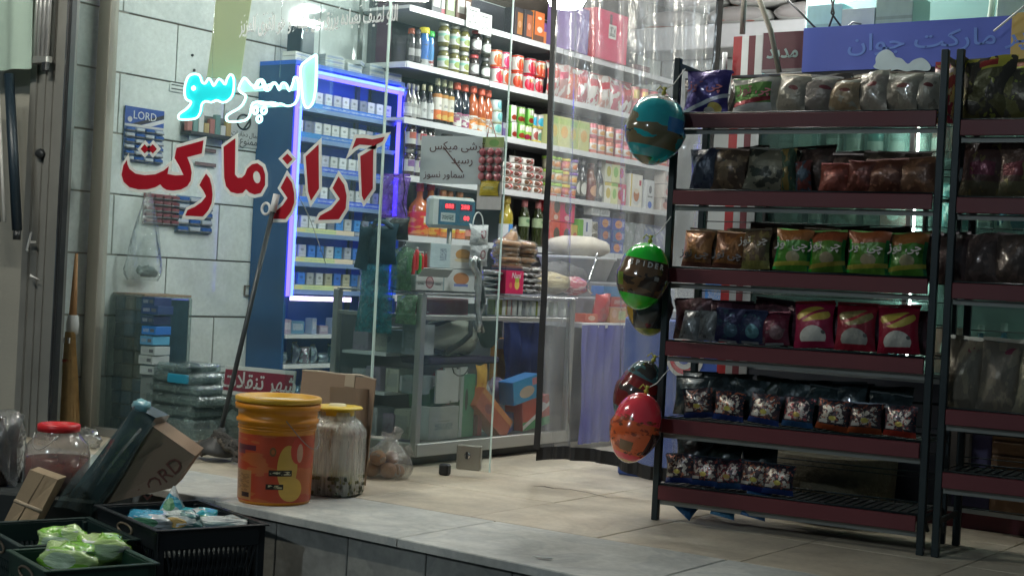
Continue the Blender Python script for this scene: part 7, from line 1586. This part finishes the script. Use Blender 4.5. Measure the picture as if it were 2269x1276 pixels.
# tilted carton in clear film on the crates
def quadbox(name, label, cat, corners, back, mt, parent=None):
    """box from four world corners of its face and a thickness vector"""
    c0 = sum(corners, Vector())/4; V = [c-c0 for c in corners]+[c+back-c0 for c in corners]
    me = mk(name, V, [(0, 1, 2, 3), (7, 6, 5, 4), (0, 4, 5, 1), (1, 5, 6, 2), (2, 6, 7, 3), (3, 7, 4, 0)], [SQ]*6)
    return me, c0
face = [onY(x_, y_, 4.02+dy) for x_, y_, dy in ((212, 1112, 0), (352, 940, .10), (433, 1008, .16), (374, 1082, .12))]
face = [onY(222, 1118, 4.00), onY(385, 1080, 4.14), onY(433, 1010, 4.18), onY(330, 938, 4.06)]
me, c0 = quadbox('carton', '', '', face, Vector((-.06, .10, .02)), None)
t = thing('tilted_carton', 'brown carton printed LORD leaning on the black crate', 'carton', tuple(c0)); part('body', me, m_card, t)
ex = (face[2]-face[0]).normalized(); ex = (onY(420, 1000, 4.17)-onY(300, 1110, 4.06)).normalized()
nrm = (face[1]-face[0]).cross(face[3]-face[0]).normalized();
if nrm.dot(cf) > 0: nrm = -nrm
ex = (ex-nrm*ex.dot(nrm)).normalized(); ey = nrm.cross(ex)
def facetext(s_, px, py, size, mt_):
    d = ray(px, py); tt = ((face[0]+face[2])/2-CAMP).dot(nrm)/d.dot(nrm); p = CAMP+d*tt+nrm*.004
    o = part('lettering', textm(s_, size), mt_, t); M = Matrix(((ex.x, ey.x, nrm.x, p.x-c0.x), (ex.y, ey.y, nrm.y, p.y-c0.y), (ex.z, ey.z, nrm.z, p.z-c0.z), (0, 0, 0, 1))); o.matrix_local = M
m_lordp = mat('faded maroon print', (.15, .06, .045), .9)
facetext('LORD', 358, 1060, .085, m_lordp); facetext('Cigarette', 288, 1040, .026, mat('dark print', (.10, .07, .05), .9))
# black film sleeve around it
slv = thing('black_carton_sleeve', 'black teal carton in shiny clear film leaning left of the brown one', 'carton', (0, 0, 0))
q = [onY(150, 1100, 3.92), onY(212, 1118, 3.96), onY(345, 925, 4.06), onY(298, 902, 4.05)]
me, c0s = quadbox('sleeve', '', '', q, Vector((-.05, .12, .0)), None)
part('body', me, mat('black teal board', (.006, .02, .022), .3, coat=.5), slv, tuple(c0s))
q2 = [onY(118, 1120, 3.90), onY(205, 1140, 3.94), onY(350, 935, 4.04), onY(300, 893, 4.03)]
V = []; Fc = []
for j in range(13):
    for i in range(9):
        u, v = i/8, j/12
        p = q2[0].lerp(q2[1], u).lerp(q2[3].lerp(q2[2], u), v); p = p+Vector((0, -.035*math.sin(math.pi*u)-.012*math.sin(9*u+5*v), .010*math.sin(7*v+3*u)))
        V.append(p)
for j in range(12):
    for i in range(8): k = j*9+i; Fc.append((k, k+1, k+10, k+9))
part('film_wrap', mk('film', V, Fc, [SQ]*len(Fc), True), film('sleeve film', tint=(.75, .85, .85), veil=.14, veilcol=(.35, .48, .48), rough=.15, bump=1, bscale=12, gloss=2.2), slv)
part('film_edge', tubem([onY(x_, y_, 4.0)+Vector((0, -.03, 0)) for x_, y_ in ((205, 1118), (225, 1080), (250, 1040), (290, 990), (325, 950))], .006, 5), m_clear, slv)
part('blue_scrap', blobm(.10, .05, .05, 3, .2), mat('blue white scrap', (.20, .42, .48), .3, coat=1), slv, tuple(onY(312, 912, 4.02)))
# kraft parcel in clear film at far left
q = [onY(0, 1172, 3.62), onY(70, 1172, 3.62), onY(128, 1062, 3.72), onY(66, 1040, 3.70)]
me, c0p = quadbox('parcel', '', '', q, Vector((-.05, .08, 0)), None)
t = thing('kraft_parcel', 'tan kraft parcel with a strap leaning at the lower left', 'parcel', tuple(c0p)); part('body', me, mat('kraft', (.26, .19, .115), .7, var=.15, bump=.15), t)
part('strap', tubem([onY(38, 1108, 3.62)-c0p+Vector((0, -.01, 0)), onY(96, 1132, 3.64)-c0p+Vector((0, -.01, 0))], .008, 6), mat('strap', (.33, .26, .18), .6), t)
part('seam', tubem([onY(30, 1168, 3.60)-c0p, onY(98, 1052, 3.69)-c0p], .003, 5), mat('dark seam', (.10, .07, .04), .8), t)
V = []; Fc = []
q2 = [onY(-40, 1130, 3.58), onY(40, 1150, 3.58), onY(128, 1065, 3.68), onY(10, 1045, 3.66)]
for j in range(11):
    for i in range(11):
        u, v = i/10, j/10; p = q2[0].lerp(q2[1], u).lerp(q2[3].lerp(q2[2], u), v); V.append(p+Vector((0, -.05*math.sin(math.pi*u)*math.sin(math.pi*v)-.01*math.sin(8*u+6*v), .012*math.sin(9*u))))
for j in range(10):
    for i in range(10): k = j*11+i; Fc.append((k, k+1, k+12, k+11))
part('film_wrap', mk('film', V, Fc, [SQ]*len(Fc), True), m_onb, t)
# dark bottle bag
P = onY(2, 1040, 3.92)
t = thing('bottle_bag', 'clear bag of dark bottles at the left picture edge', 'bag', (P.x, 3.92, JZ))
for i, (x_, y_) in enumerate(((-.05, 0), (.03, -.03), (-.02, .07))): part('bottle', lathem([(.04, 0), (.045, .02), (.042, .17), (.02, .24), (.018, .29)], 14), mat('cola dark', (.02, .012, .01), .12, coat=1), t, (x_, y_, .0)); 
part('film', bagm(.24, .31, .20, 3, nx=16, ny=14), m_onb, t)
thing('left_stone', 'pale folded plastic sheet behind the red lidded jar', 'plastic sheet', tuple(Vector((onY(185, 1000, 4.9).x, 4.9, 0))), .2, me=blobm(.20, .12, .10, 2, .3), mt=m_onb)
